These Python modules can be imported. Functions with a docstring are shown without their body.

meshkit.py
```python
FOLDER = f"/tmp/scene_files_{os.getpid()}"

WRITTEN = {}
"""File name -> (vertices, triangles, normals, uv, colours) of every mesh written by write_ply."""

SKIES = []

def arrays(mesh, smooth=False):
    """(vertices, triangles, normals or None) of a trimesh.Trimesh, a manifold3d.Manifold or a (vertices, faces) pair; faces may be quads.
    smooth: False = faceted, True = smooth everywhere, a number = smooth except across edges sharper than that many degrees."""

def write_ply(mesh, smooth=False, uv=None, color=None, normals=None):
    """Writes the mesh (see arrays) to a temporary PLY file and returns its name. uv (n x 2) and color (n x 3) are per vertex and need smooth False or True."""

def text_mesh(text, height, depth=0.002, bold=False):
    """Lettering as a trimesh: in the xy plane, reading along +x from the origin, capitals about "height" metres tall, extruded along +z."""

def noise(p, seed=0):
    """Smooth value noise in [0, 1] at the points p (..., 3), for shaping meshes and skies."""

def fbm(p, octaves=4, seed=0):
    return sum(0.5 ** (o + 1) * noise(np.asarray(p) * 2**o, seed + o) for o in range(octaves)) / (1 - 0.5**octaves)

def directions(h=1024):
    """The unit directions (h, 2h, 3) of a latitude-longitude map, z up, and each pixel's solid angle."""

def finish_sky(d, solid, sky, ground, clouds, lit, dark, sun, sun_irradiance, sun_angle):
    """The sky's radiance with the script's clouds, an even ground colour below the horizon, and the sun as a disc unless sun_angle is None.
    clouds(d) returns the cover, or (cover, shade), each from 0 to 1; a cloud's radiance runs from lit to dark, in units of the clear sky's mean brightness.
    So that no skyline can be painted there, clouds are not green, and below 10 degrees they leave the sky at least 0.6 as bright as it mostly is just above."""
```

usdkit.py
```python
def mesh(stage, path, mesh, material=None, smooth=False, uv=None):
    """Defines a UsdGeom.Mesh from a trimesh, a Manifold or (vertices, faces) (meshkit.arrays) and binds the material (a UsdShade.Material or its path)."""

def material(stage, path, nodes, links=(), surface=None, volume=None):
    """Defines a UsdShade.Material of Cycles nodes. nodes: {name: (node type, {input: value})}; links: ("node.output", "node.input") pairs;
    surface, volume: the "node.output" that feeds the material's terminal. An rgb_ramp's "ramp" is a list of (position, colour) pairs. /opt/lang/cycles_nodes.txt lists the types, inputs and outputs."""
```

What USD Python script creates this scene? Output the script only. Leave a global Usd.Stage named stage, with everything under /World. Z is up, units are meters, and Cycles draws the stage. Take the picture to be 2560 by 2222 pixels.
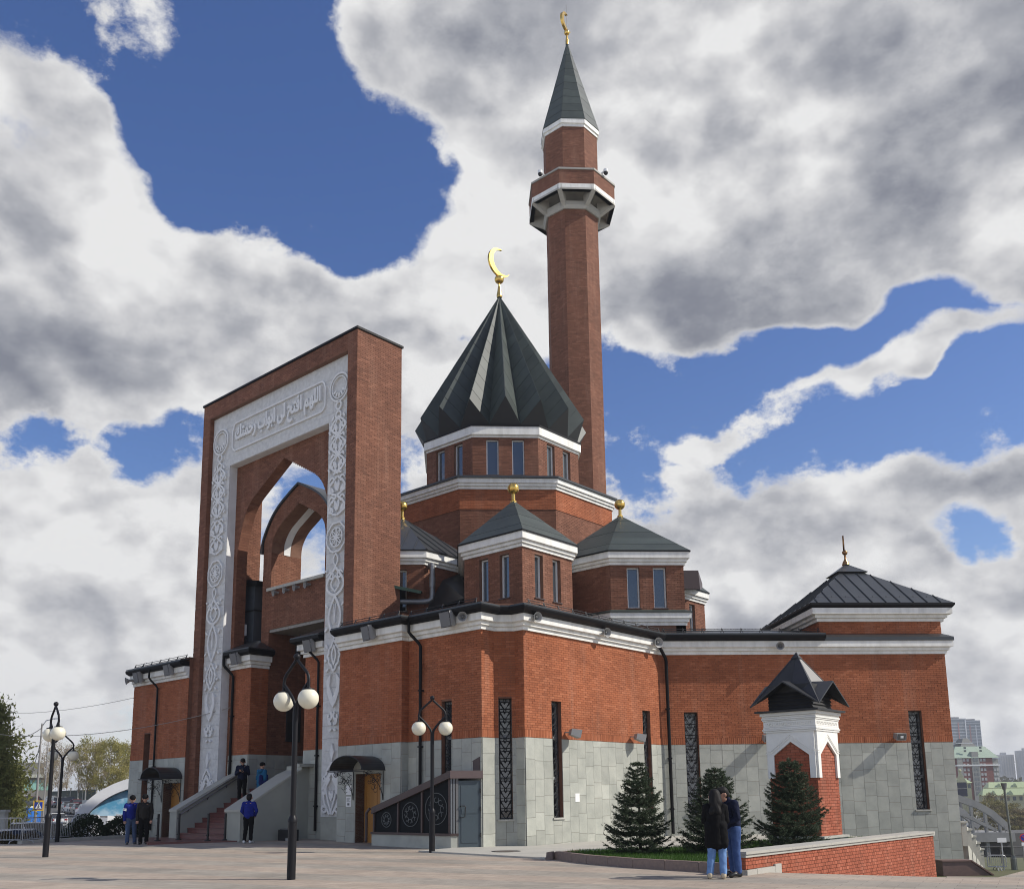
import math, random
import numpy as np
import trimesh
import manifold3d as m3
import shapely
from shapely import affinity
from shapely.geometry import Polygon, LineString, Point, box as sbox
from shapely.ops import unary_union
import usdkit, meshkit
from pxr import Usd, UsdGeom, UsdLux, UsdShade, Gf, Sdf, Vt

stage = Usd.Stage.CreateInMemory()
UsdGeom.SetStageUpAxis(stage, 'Z')
UsdGeom.SetStageMetersPerUnit(stage, 1.0)
world = UsdGeom.Xform.Define(stage, '/World')
stage.SetDefaultPrim(world.GetPrim())

EXPOSURE = 0.0
SUN_INTENSITY = 1.25
SKY_STRENGTH = 0.115
CLOUD_GAIN = 7.5
HAZE = 0.00028

# ------------------------------------------------------------------ camera
cam = UsdGeom.Camera.Define(stage, '/World/camera')
cam.CreateHorizontalApertureAttr(36.0)
cam.CreateVerticalApertureAttr(31.22)
cam.CreateFocalLengthAttr(33.091)
cam.CreateVerticalApertureOffsetAttr(6.53)
cam.CreateExposureAttr(EXPOSURE)
cam.AddTransformOp().Set(Gf.Matrix4d(0.99814991, -0.0593899, -0.01302286, 0, 0.00251749, -0.17363505, 0.98480685, 0,
                                     -0.06074881, -0.98301765, -0.1731643, 0, 0, 0, 1.6, 1))

# ------------------------------------------------------------------ sun and sky
SUN_AZ, SUN_EL = math.radians(103.0), math.radians(39.5)
SUN_DIR = np.array([math.sin(SUN_AZ) * math.cos(SUN_EL), math.cos(SUN_AZ) * math.cos(SUN_EL), math.sin(SUN_EL)])
sun = UsdLux.DistantLight.Define(stage, '/World/sun')
sun.CreateIntensityAttr(SUN_INTENSITY)
sun.CreateNormalizeAttr(True)
sun.CreateAngleAttr(0.53)
sun.CreateColorAttr(Gf.Vec3f(1.0, 0.945, 0.86))
_x = np.cross([0, 0, 1.0], SUN_DIR); _x /= np.linalg.norm(_x); _y = np.cross(SUN_DIR, _x)
sun.AddTransformOp().Set(Gf.Matrix4d(*_x, 0, *_y, 0, *SUN_DIR, 0, 0, 0, 80, 1))

CLOUD_LOBES = [(-0.4476,0.665,0.239,0.1918,-0.45,0.9),(-0.2999,0.5824,0.1887,0.1315,-0.629,0.8),(-0.4907,0.8034,0.0787,0.1006,-0.719,0.7),(-0.3664,0.497,0.2301,0.0867,-0.173,0.8),(-0.1988,0.5359,0.1302,0.1099,-0.541,0.7),(-0.0651,0.5384,0.1883,0.1018,0.114,0.75),(0.0602,0.6028,0.0694,0.0743,0.023,0.7),(-0.3668,0.9074,0.0673,0.0495,-0.261,0.6),(-0.2259,0.8627,0.032,0.0465,0.039,0.62),(-0.2944,0.8401,0.0316,0.0428,0.038,0.5),(0.2851,0.8068,0.092,0.0802,0.034,1),(0.6084,0.7742,0.1395,0.081,0.032,0.8),(0.394,0.8833,0.0753,0.0621,0.039,0.5),(-0.0084,0.8745,0.1629,0.1118,-0.554,0.9),(0.2301,0.7955,0.371,0.258,0.034,1.35),(0.538,0.8059,0.3978,0.3263,0.034,1.35),(0.3256,0.8806,0.188,0.1358,0.039,0.5),(0.6601,0.8307,0.161,0.1367,0.035,0.5),(0.2234,0.6192,0.1758,0.1254,-0.167,0.7),(0.3383,0.5586,0.1971,0.0745,0.02,0.55),(0.5863,0.6537,0.1663,0.089,0.206,0.6),(0.4452,0.4811,0.1795,0.0299,0.315,2.2),(0.5602,0.5052,0.0369,0.0172,0.194,0.8),(0.1961,0.4232,0.0285,0.0267,0.012,0.45),(0.6152,0.4271,0.0348,0.0346,0.517,0.5),(0.4414,0.3534,0.2005,0.0698,0.079,0.95),(0.2706,0.3696,0.1051,0.0346,0.275,0.6),(-0.4355,0.3354,0.1574,0.0718,0.007,0.75),(-0.3174,0.3815,0.0747,0.051,0.01,0.5),(-0.326,0.2422,0.2206,0.0806,0.001,0.8),(-0.0254,0.396,0.0331,0.0918,0.011,0.25),(-0.0202,0.7281,0.0105,0.0226,0.03,0.28),(0.0177,0.7241,0.0152,0.0078,-0.359,0.28),(-0.0317,0.6827,0.026,0.0115,0.028,0.2),(0.4048,0.2432,0.2991,0.0731,0.001,0.8),(0.3157,0.1595,0.2804,0.0974,-0.003,0.8),(0.5377,0.1421,0.171,0.0822,-0.004,0.7),(-0.4215,0.1359,0.2037,0.0824,-0.005,0.7),(0.6435,0.3312,0.0354,0.0823,0.006,0.5),(-0.2184,0.8066,0.158,0.1888,-0.359,-1),(-0.0721,0.6944,0.1294,0.1165,-0.64,-1.1),(-0.4578,0.8969,0.067,0.0562,-0.637,-1),(-0.3558,0.8082,0.072,0.0371,-0.637,-0.8),(-0.1451,0.623,0.0509,0.0678,0.024,-0.8),(-0.17,0.7172,0.0412,0.0993,0.511,-0.6),(-0.2697,0.5195,0.0494,0.0564,0.018,-1.5),(-0.2887,0.7073,0.0451,0.0379,0.03,-1.1),(-0.3882,0.4151,0.107,0.0398,-0.082,-1.1),(-0.4743,0.437,0.0475,0.0344,0.013,-1),(0.0081,0.5033,0.0395,0.048,0.017,-0.8),(0.2081,0.3632,0.0452,0.0522,0.008,-0.9),(-0.3179,0.3929,0.0641,0.0342,0.011,-0.8),(0.0722,0.6409,0.0232,0.0441,0.025,-0.3),(0.2751,0.4651,0.1691,0.1132,0.014,-1.3),(0.3936,0.5006,0.1717,0.048,0.284,-0.7),(-0.3041,0.8003,0.0515,0.0519,0.035,-0.7),(-0.1864,0.9082,0.0649,0.1068,-0.16,-0.5),(-0.1474,0.7307,0.1175,0.1235,-0.548,-0.5),(0.4856,0.5426,0.1275,0.0479,0.455,-0.8),(0.6272,0.5138,0.1343,0.1177,0.017,-1.2),(0.484,0.4498,0.1969,0.0726,0.013,-1.2),(0.1858,0.5432,0.0203,0.0308,0.019,-0.9),(0.1891,0.4699,0.0344,0.0361,0.015,-0.4),(0.615,0.284,0.0526,0.035,0.004,-0.7),(0.617,0.4149,0.0119,0.0122,0.011,0)]
GREY_LOBES = [(0.3558,0.868,0.4457,0.1882,0.038,1),(0.6374,0.8577,0.2463,0.2565,0.037,0.8),(0.0514,0.8769,0.121,0.1007,0.039,0.35),(0.2812,0.5952,0.1535,0.0692,-0.072,0.7),(0.4336,0.6499,0.1219,0.0898,0.025,0.5),(-0.4224,0.5316,0.18,0.0647,-0.077,0.6),(-0.3375,0.4622,0.1416,0.0404,-0.174,0.45),(0.4392,0.324,0.1931,0.0348,0.059,0.7),(0.4601,0.2263,0.23,0.0507,0,0.45),(-0.4009,0.2045,0.2171,0.0372,-0.001,0.4),(0.2442,0.6969,0.078,0.0582,0.028,-0.4),(0.4368,0.7822,0.0683,0.0538,0.033,-0.5),(0.6398,0.6946,0.0794,0.0881,0.38,-0.5),(-0.2776,0.3252,0.1064,0.0279,0.006,0.2),(-0.4805,0.6641,0.0658,0.0737,0.027,0.3)]


def build_sky():
    n, l = {}, []
    n['tc'] = ('texture_coordinate', {})
    n['xyz'] = ('separate_xyz', {}); l.append(('tc.generated', 'xyz.vector'))
    n['ysafe'] = ('math', {'math_type': 'maximum', 'value2': 0.03}); l.append(('xyz.y', 'ysafe.value1'))
    n['a'] = ('math', {'math_type': 'divide'}); l += [('xyz.x', 'a.value1'), ('ysafe.value', 'a.value2')]
    n['b'] = ('math', {'math_type': 'divide'}); l += [('xyz.z', 'b.value1'), ('ysafe.value', 'b.value2')]
    n['ab'] = ('combine_xyz', {'z': 0.0}); l += [('a.value', 'ab.x'), ('b.value', 'ab.y')]
    # cloud stuff is sampled on a flat cloud deck so that it gets finer towards the horizon
    n['warpn'] = ('noise_texture', {'scale': 4.5, 'detail': 3.0, 'roughness': 0.55}); l.append(('tc.generated', 'warpn.vector'))
    n['warpc'] = ('vector_math', {'math_type': 'subtract', 'vector2': (0.5, 0.5, 0.5)}); l.append(('warpn.color', 'warpc.vector1'))
    n['warps'] = ('vector_math', {'math_type': 'scale', 'scale': 0.20}); l.append(('warpc.vector', 'warps.vector1'))
    n['abw'] = ('vector_math', {'math_type': 'add'}); l += [('ab.vector', 'abw.vector1'), ('warps.vector', 'abw.vector2')]

    def lobes(tag, L, start):
        prev = None
        for i, (a0, b0, ra, rb, ang, w) in enumerate(L):
            m, t, s = f'{tag}m{i}', f'{tag}t{i}', f'{tag}s{i}'
            n[m] = ('mapping', {'mapping_type': 'texture', 'location': (a0, b0, 0), 'rotation': (0, 0, ang), 'scale': (ra * 1.6, rb * 1.6, 1)})
            l.append(('abw.vector', m + '.vector'))
            n[t] = ('gradient_texture', {'gradient_type': 'spherical'}); l.append((m + '.vector', t + '.vector'))
            n[s] = ('math', {'math_type': 'multiply_add', 'value2': w * 1.05, 'value3': start}); l.append((t + '.fac', s + '.value1'))
            if prev: l.append((prev + '.value', s + '.value3'))
            prev = s
        return prev + '.value'
    acc = lobes('c', CLOUD_LOBES, 0.16)
    n['acl'] = ('clamp', {'min': -0.60, 'max': 0.85}); l.append((acc, 'acl.value'))
    n['flat'] = ('mapping', {'scale': (1.0, 1.0, 1.45)}); l.append(('tc.generated', 'flat.vector'))
    n['fine'] = ('noise_texture', {'scale': 4.6, 'detail': 12.0, 'roughness': 0.64}); l.append(('flat.vector', 'fine.vector'))
    n['amp'] = ('map_range', {'from_min': 0.1, 'from_max': 0.85, 'to_min': 5.2, 'to_max': 2.3, 'clamp': True}); l.append(('acl.result', 'amp.value'))
    n['fc'] = ('math', {'math_type': 'subtract', 'value2': 0.5}); l.append(('fine.fac', 'fc.value1'))
    n['field'] = ('math', {'math_type': 'multiply_add'}); l += [('fc.value', 'field.value1'), ('amp.result', 'field.value2'), ('acl.result', 'field.value3')]
    n['cover'] = ('map_range', {'range_type': 'smoothstep', 'from_min': 0.10, 'from_max': 0.50, 'clamp': True}); l.append(('field.value', 'cover.value'))
    # lit and shaded sides of the billows: the same noise sampled a step towards the sun
    n['mid'] = ('noise_texture', {'scale': 6.5, 'detail': 8.0, 'roughness': 0.60}); l.append(('flat.vector', 'mid.vector'))
    n['off'] = ('vector_math', {'math_type': 'add', 'vector2': tuple(SUN_DIR * 0.026 + np.array([0, 0, 0.016]))}); l.append(('flat.vector', 'off.vector1'))
    n['mid2'] = ('noise_texture', {'scale': 6.5, 'detail': 3.0, 'roughness': 0.55}); l.append(('off.vector', 'mid2.vector'))
    n['rel'] = ('math', {'math_type': 'subtract'}); l += [('mid2.fac', 'rel.value1'), ('mid.fac', 'rel.value2')]
    n['mm'] = ('math', {'math_type': 'multiply_add', 'value2': 1.5, 'value3': -0.75}); l.append(('mid2.fac', 'mm.value1'))
    gacc = lobes('g', GREY_LOBES, 0.30)
    n['gs0'] = ('math', {'math_type': 'multiply_add', 'value2': 2.6}); l += [('rel.value', 'gs0.value1'), (gacc, 'gs0.value3')]
    n['gsum'] = ('math', {'math_type': 'add'}); l += [('gs0.value', 'gsum.value1'), ('mm.value', 'gsum.value2')]
    n['thick'] = ('map_range', {'range_type': 'smoothstep', 'from_min': 0.15, 'from_max': 0.95, 'clamp': True}); l.append(('field.value', 'thick.value'))
    n['gcl'] = ('map_range', {'range_type': 'linear', 'from_min': -0.15, 'from_max': 1.0, 'clamp': True}); l.append(('gsum.value', 'gcl.value'))
    n['tk2'] = ('math', {'math_type': 'multiply_add', 'value2': 0.80, 'value3': 0.20}); l.append(('thick.result', 'tk2.value1'))
    n['shade'] = ('math', {'math_type': 'multiply'}); l += [('gcl.result', 'shade.value1'), ('tk2.value', 'shade.value2')]
    n['ccol'] = ('rgb_ramp', {'ramp': [(0, (0.95, 0.95, 0.95)), (0.2, (0.76, 0.76, 0.775)), (0.5, (0.50, 0.51, 0.55)), (0.8, (0.34, 0.355, 0.405)), (1, (0.25, 0.265, 0.32))]}); l.append(('shade.value', 'ccol.fac'))
    n['cgain'] = ('vector_math', {'math_type': 'scale', 'scale': CLOUD_GAIN}); l.append(('ccol.color', 'cgain.vector1'))
    # pale veil low over the horizon
    n['veil'] = ('map_range', {'range_type': 'smoothstep', 'from_min': 0.02, 'from_max': 0.22, 'to_min': 0.93, 'to_max': 0.0, 'clamp': True}); l.append(('xyz.z', 'veil.value'))
    n['hcov'] = ('math', {'math_type': 'maximum'}); l += [('veil.result', 'hcov.value1'), ('cover.result', 'hcov.value2')]
    n['sky'] = ('sky_texture', {'sky_type': 'single_scattering', 'sun_disc': False, 'sun_elevation': SUN_EL, 'sun_rotation': SUN_AZ, 'altitude': 150.0,
                                'air_density': 1.0, 'aerosol_density': 0.6, 'ozone_density': 2.0})
    n['mix'] = ('mix_color', {'blend_type': 'mix', 'use_clamp': False}); n['deep'] = ('hsv', {'hue': 0.515, 'saturation': 1.25, 'value': 1.12}); l.append(('sky.color', 'deep.color')); l += [('hcov.value', 'mix.fac'), ('deep.color', 'mix.a'), ('cgain.vector', 'mix.b')]
    n['bg'] = ('background_shader', {'strength': SKY_STRENGTH}); l.append(('mix.result', 'bg.color'))
    return usdkit.material(stage, '/World/Looks/sky', n, l, surface='bg.background')

UsdGeom.Scope.Define(stage, '/World/Looks')
dome = UsdLux.DomeLight.Define(stage, '/World/sky')
UsdShade.MaterialBindingAPI.Apply(dome.GetPrim()).Bind(build_sky())
dome.GetPrim().SetCustomDataByKey('kind', 'structure')

# ------------------------------------------------------------------ helpers: geometry
R2 = math.sqrt(2.0)
rng = np.random.default_rng(7)

def PQ(p, q, z=0.0):                      # diagonal axes of the building -> x y z
    return np.array([(p - q) / R2, (p + q) / R2, z])

class MB:
    """collects vertices and triangles of one mesh"""
    def __init__(self): self.v, self.f, self.n = [], [], 0
    def add(self, v, f):
        v = np.asarray(v, float); f = np.asarray(f, int)
        if len(v) == 0: return self
        if f.shape[1] == 4: f = np.vstack([f[:, [0, 1, 2]], f[:, [0, 2, 3]]])
        self.v.append(v); self.f.append(f + self.n); self.n += len(v); return self
    def tm(self, t): return self.add(t.vertices, t.faces)
    def mf(self, m): k = m.to_mesh(); return self.add(k.vert_properties[:, :3], k.tri_verts)
    def get(self): return np.vstack(self.v), np.vstack(self.f)
    def empty(self): return self.n == 0

CUBE = np.array([[x, y, z] for x in (0, 1) for y in (0, 1) for z in (0, 1)], float)
CF = np.array([[0, 1, 3, 2], [4, 6, 7, 5], [0, 4, 5, 1], [2, 3, 7, 6], [0, 2, 6, 4], [1, 5, 7, 3]])

def hexa(mb, c8):                          # 8 corners ordered like CUBE
    mb.add(c8, CF)

def bbox(mb, x0, x1, y0, y1, z0, z1):
    return mb.add(CUBE * [x1 - x0, y1 - y0, z1 - z0] + [x0, y0, z0], CF)

class Frame:
    """a wall plane: origin o (x, y), u to the right seen from outside, n outwards"""
    def __init__(self, o, u, z0=0.0):
        self.o = np.array([o[0], o[1], z0], float); u = np.array(u[:2], float); u /= np.linalg.norm(u)
        self.u = np.array([u[0], u[1], 0]); self.n = np.array([u[1], -u[0], 0]); self.w = np.array([0, 0, 1.0])
    def pt(self, u, z, d=0.0):
        u, z, d = np.broadcast_arrays(np.asarray(u, float), np.asarray(z, float), np.asarray(d, float))
        return self.o + u[..., None] * self.u + z[..., None] * self.w + d[..., None] * self.n
    def box(self, mb, u0, u1, z0, z1, d0, d1):
        c = CUBE * [u1 - u0, d1 - d0, z1 - z0] + [u0, d0, z0]
        return mb.add(self.pt(c[:, 0], c[:, 2], c[:, 1]), CF[:, ::-1])
    def extrude(self, mb, poly, d0, d1):
        for g in getattr(poly, 'geoms', [poly]):
            if g.is_empty or g.area < 1e-6: continue
            t = trimesh.creation.extrude_polygon(g, d1 - d0, engine='earcut')
            v = t.vertices
            mb.add(self.pt(v[:, 0], v[:, 1], v[:, 2] + d0), t.faces)
        return mb

def between(a, b, z0=0.0): return Frame(a, (b[0] - a[0], b[1] - a[1]), z0)

def tube(mb, pts, r, n=8, cap=True, closed=False):
    pts = np.asarray(pts, float); k = len(pts); r = np.broadcast_to(np.asarray(r, float), (k,))
    d = np.gradient(pts, axis=0) if not closed else np.roll(pts, -1, 0) - np.roll(pts, 1, 0)
    d /= np.maximum(np.linalg.norm(d, axis=1, keepdims=True), 1e-9)
    ref = np.array([0, 0, 1.0]) if abs(d[0][2]) < 0.9 else np.array([1.0, 0, 0])
    a = np.cross(d[0], ref); a /= np.linalg.norm(a); A = []
    for i in range(k):
        a = a - d[i] * (a @ d[i]); a /= max(np.linalg.norm(a), 1e-9); A.append(a)
    A = np.array(A); B = np.cross(d, A); t = np.arange(n) / n * 2 * np.pi
    V = pts[:, None] + r[:, None, None] * (np.cos(t)[None, :, None] * A[:, None] + np.sin(t)[None, :, None] * B[:, None])
    V = V.reshape(-1, 3); F = []
    m = k if closed else k - 1
    i = np.repeat(np.arange(m), n); j = np.tile(np.arange(n), m); j2 = (j + 1) % n; i2 = (i + 1) % k
    F = np.stack([i * n + j, i * n + j2, i2 * n + j2, i2 * n + j], 1)
    mb.add(V, F)
    if cap and not closed:
        for e, s in ((0, 1), (k - 1, -1)):
            ring = np.arange(n) if s < 0 else np.arange(n)[::-1]
            vv = np.vstack([V[e * n:(e + 1) * n], pts[e]])
            mb.add(vv, [[ring[q], ring[(q + 1) % n], n] for q in range(n)])
    return mb

def lathe(mb, prof, c=(0, 0, 0), n=24):
    prof = np.asarray(prof, float); t = np.arange(n) / n * 2 * np.pi; k = len(prof)
    V = np.stack([prof[:, 0, None] * np.cos(t), prof[:, 0, None] * np.sin(t), np.repeat(prof[:, 1, None], n, 1)], 2).reshape(-1, 3) + c
    i = np.repeat(np.arange(k - 1), n); j = np.tile(np.arange(n), k - 1); j2 = (j + 1) % n
    return mb.add(V, np.stack([i * n + j, i * n + j2, (i + 1) * n + j2, (i + 1) * n + j], 1))

def prism(mb, poly, z0, z1):
    for g in getattr(poly, 'geoms', [poly]):
        t = trimesh.creation.extrude_polygon(g, z1 - z0, engine='earcut'); v = t.vertices + [0, 0, z0]; mb.add(v, t.faces)
    return mb

def offset_line(pts, d, closed=False):
    """moves a polyline outwards (to its right hand side) by d with mitred corners"""
    pts = np.asarray(pts, float)[:, :2]; k = len(pts); out = []
    for i in range(k):
        es = []
        if i > 0 or closed: es.append(pts[i] - pts[i - 1])
        if i < k - 1 or closed: es.append(pts[(i + 1) % k] - pts[i])
        ns = [np.array([e[1], -e[0]]) / np.linalg.norm(e) for e in es]
        m = sum(ns); m /= np.linalg.norm(m); out.append(pts[i] + m * d / max(m @ ns[0], 0.3))
    return np.array(out)

def sweep(mb, pts, prof, closed=False, caps=True):
    """profile of (outwards, z) swept along a plan polyline"""
    rows = [np.c_[offset_line(pts, d, closed), np.full(len(pts), z)] for d, z in prof]
    V = np.stack(rows, 1); k, m = V.shape[:2]; e = k if closed else k - 1
    i = np.repeat(np.arange(e), m); j = np.tile(np.arange(m), e); i2 = (i + 1) % k; j2 = (j + 1) % m
    mb.add(V.reshape(-1, 3), np.stack([i * m + j, i * m + j2, i2 * m + j2, i2 * m + j], 1))
    if caps and not closed:
        pl = Polygon(prof)
        if pl.is_valid:
            t = trimesh.creation.triangulate_polygon(pl, engine='earcut')
            for e in (0, k - 1):
                o = [min(range(m), key=lambda q: (prof[q][0] - x) ** 2 + (prof[q][1] - y) ** 2) for x, y in t[0]]
                mb.add(V[e][o], t[1])
    return mb

def slab(mb, quad, t0, t1, n=None):
    q = np.asarray(quad, float)
    if n is None:
        n = np.cross(q[1] - q[0], q[-1] - q[0]); n /= np.linalg.norm(n)
    k = len(q); V = np.vstack([q + n * t0, q + n * t1]); F = []
    for i in range(1, k - 1): F += [[k, k + i, k + i + 1], [0, i + 1, i]]
    for i in range(k): j = (i + 1) % k; F += [[i, j, k + j], [i, k + j, k + i]]
    return mb.add(V, F)

def ngon(c, apothem, n=8, rot=0.0):
    """corners of a regular polygon with one side facing -y, listed so that outwards is on the right hand"""
    r = apothem / math.cos(math.pi / n)
    a = [-math.pi / 2 - math.pi / n + rot + i * 2 * math.pi / n for i in range(n)]
    return np.array([[c[0] + r * math.cos(t), c[1] + r * math.sin(t)] for t in a])

# ------------------------------------------------------------------ helpers: prims
_names = {}
def numbered(parent, name):
    k = _names.get((parent, name), 0); _names[(parent, name)] = k + 1
    return name if k == 0 else f'{name}_{k:03d}'

class Thing:
    def __init__(self, name, label=None, cat=None, loc=(0, 0, 0), rotz=0.0, group=None, kind=None):
        self.path = '/World/' + numbered('/World', name); self.loc = np.array(loc, float); self.rot = rotz
        x = UsdGeom.Xform.Define(stage, self.path); x.AddTranslateOp().Set(Gf.Vec3d(*map(float, loc)))
        if rotz: x.AddRotateZOp().Set(math.degrees(rotz))
        self.prim = x.GetPrim(); keys(self.prim, label, cat, group, kind)
    def local(self, v):
        v = np.asarray(v, float) - self.loc
        if self.rot:
            c, s = math.cos(-self.rot), math.sin(-self.rot); v = np.c_[v[:, 0] * c - v[:, 1] * s, v[:, 0] * s + v[:, 1] * c, v[:, 2]]
        return v

def keys(prim, label=None, cat=None, group=None, kind=None):
    for k, t in (('label', label), ('category', cat), ('group', group), ('kind', kind)):
        if t: prim.SetCustomDataByKey(k, t)

def part(parent, name, mb, mat, smooth=False, label=None, kind=None, world=True, tone=None):
    """defines one mesh under a thing or under another part (then parent is (thing, path))"""
    th, base = (parent, parent.path) if isinstance(parent, Thing) else parent
    v, f = mb.get() if isinstance(mb, MB) else meshkit.arrays(mb)[:2]
    if world and th is not None: v = th.local(v)
    path = base + '/' + numbered(base, name)
    m = usdkit.mesh(stage, path, (v, f), mat, smooth)
    if tone is not None: UsdGeom.PrimvarsAPI(m).CreatePrimvar('tone', Sdf.ValueTypeNames.FloatArray, 'vertex').Set(Vt.FloatArray.FromNumpy(np.asarray(tone, np.float32)))
    keys(m.GetPrim(), label, None, None, kind)
    return (th, path)

def tones_for(c, seed=5): return np.repeat(np.random.default_rng(seed).random(len(c)), 8)

def solo(name, mb, mat, label=None, cat=None, group=None, kind=None, smooth=False):
    v, f = mb.get() if isinstance(mb, MB) else meshkit.arrays(mb)[:2]
    path = '/World/' + numbered('/World', name)
    m = usdkit.mesh(stage, path, (v, f), mat, smooth); keys(m.GetPrim(), label, cat, group, kind)
    return path

def copy_of(first, name, loc, rotz=0.0, label=None, cat=None, group=None, scale=None):
    path = '/World/' + numbered('/World', name)
    x = UsdGeom.Xform.Define(stage, path); pr = x.GetPrim()
    pr.GetReferences().AddInternalReference(first); x.ClearXformOpOrder()
    for a in list(pr.GetAttributes()):
        pass
    x.AddTranslateOp(opSuffix='place').Set(Gf.Vec3d(*map(float, loc)))
    if rotz: x.AddRotateZOp(opSuffix='turn').Set(math.degrees(rotz))
    if scale: x.AddScaleOp(opSuffix='size').Set(Gf.Vec3f(scale, scale, scale))
    pr.SetInstanceable(True); keys(pr, label, cat, group)
    return path

# ------------------------------------------------------------------ materials
_mats = {}
def mat(name, col, col2=None, scale=6.0, rough=0.6, metal=0.0, bump=0.0, bscale=40.0, spec=0.5, island=0.0, coat=0.0, detail=4.0, sharp=None, stretch=None):
    if name in _mats: return _mats[name]
    n, l = {'p': ('principled_bsdf', {'base_color': col, 'roughness': rough, 'metallic': metal, 'specular_ior_level': spec, 'coat_weight': coat})}, []
    if col2 is not None or bump:
        n['g'] = ('geometry', {}); src = 'g.position'
        if stretch: n['mp'] = ('mapping', {'scale': stretch}); l.append((src, 'mp.vector')); src = 'mp.vector'
    out = None
    if col2 is not None:
        n['no'] = ('noise_texture', {'scale': scale, 'detail': detail, 'roughness': 0.6}); l.append((src, 'no.vector'))
        lo, hi = sharp or (0.3, 0.7)
        n['mr'] = ('map_range', {'from_min': lo, 'from_max': hi, 'clamp': True}); l.append(('no.fac', 'mr.value'))
        n['mx'] = ('mix_color', {'a': col, 'b': col2}); l.append(('mr.result', 'mx.fac')); out = 'mx.result'
    if island:
        n['at'] = ('attribute', {'attribute': 'tone'})
        n['iv'] = ('math', {'math_type': 'multiply_add', 'value2': 2 * island, 'value3': 1 - island}); l.append(('at.fac', 'iv.value1'))
        n['hs'] = ('hsv', {'hue': 0.5, 'saturation': 1.0, 'color': col}); l.append(('iv.value', 'hs.value'))
        if out: l.append((out, 'hs.color'))
        out = 'hs.color'
    if out: l.append((out, 'p.base_color'))
    if bump:
        n['bn'] = ('noise_texture', {'scale': bscale, 'detail': 5.0, 'roughness': 0.6}); l.append((src, 'bn.vector'))
        n['bu'] = ('bump', {'strength': bump, 'distance': 0.01}); l += [('bn.fac', 'bu.height'), ('bu.normal', 'p.normal')]
    _mats[name] = usdkit.material(stage, '/World/Looks/' + name, n, l, surface='p.BSDF')
    return _mats[name]

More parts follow.
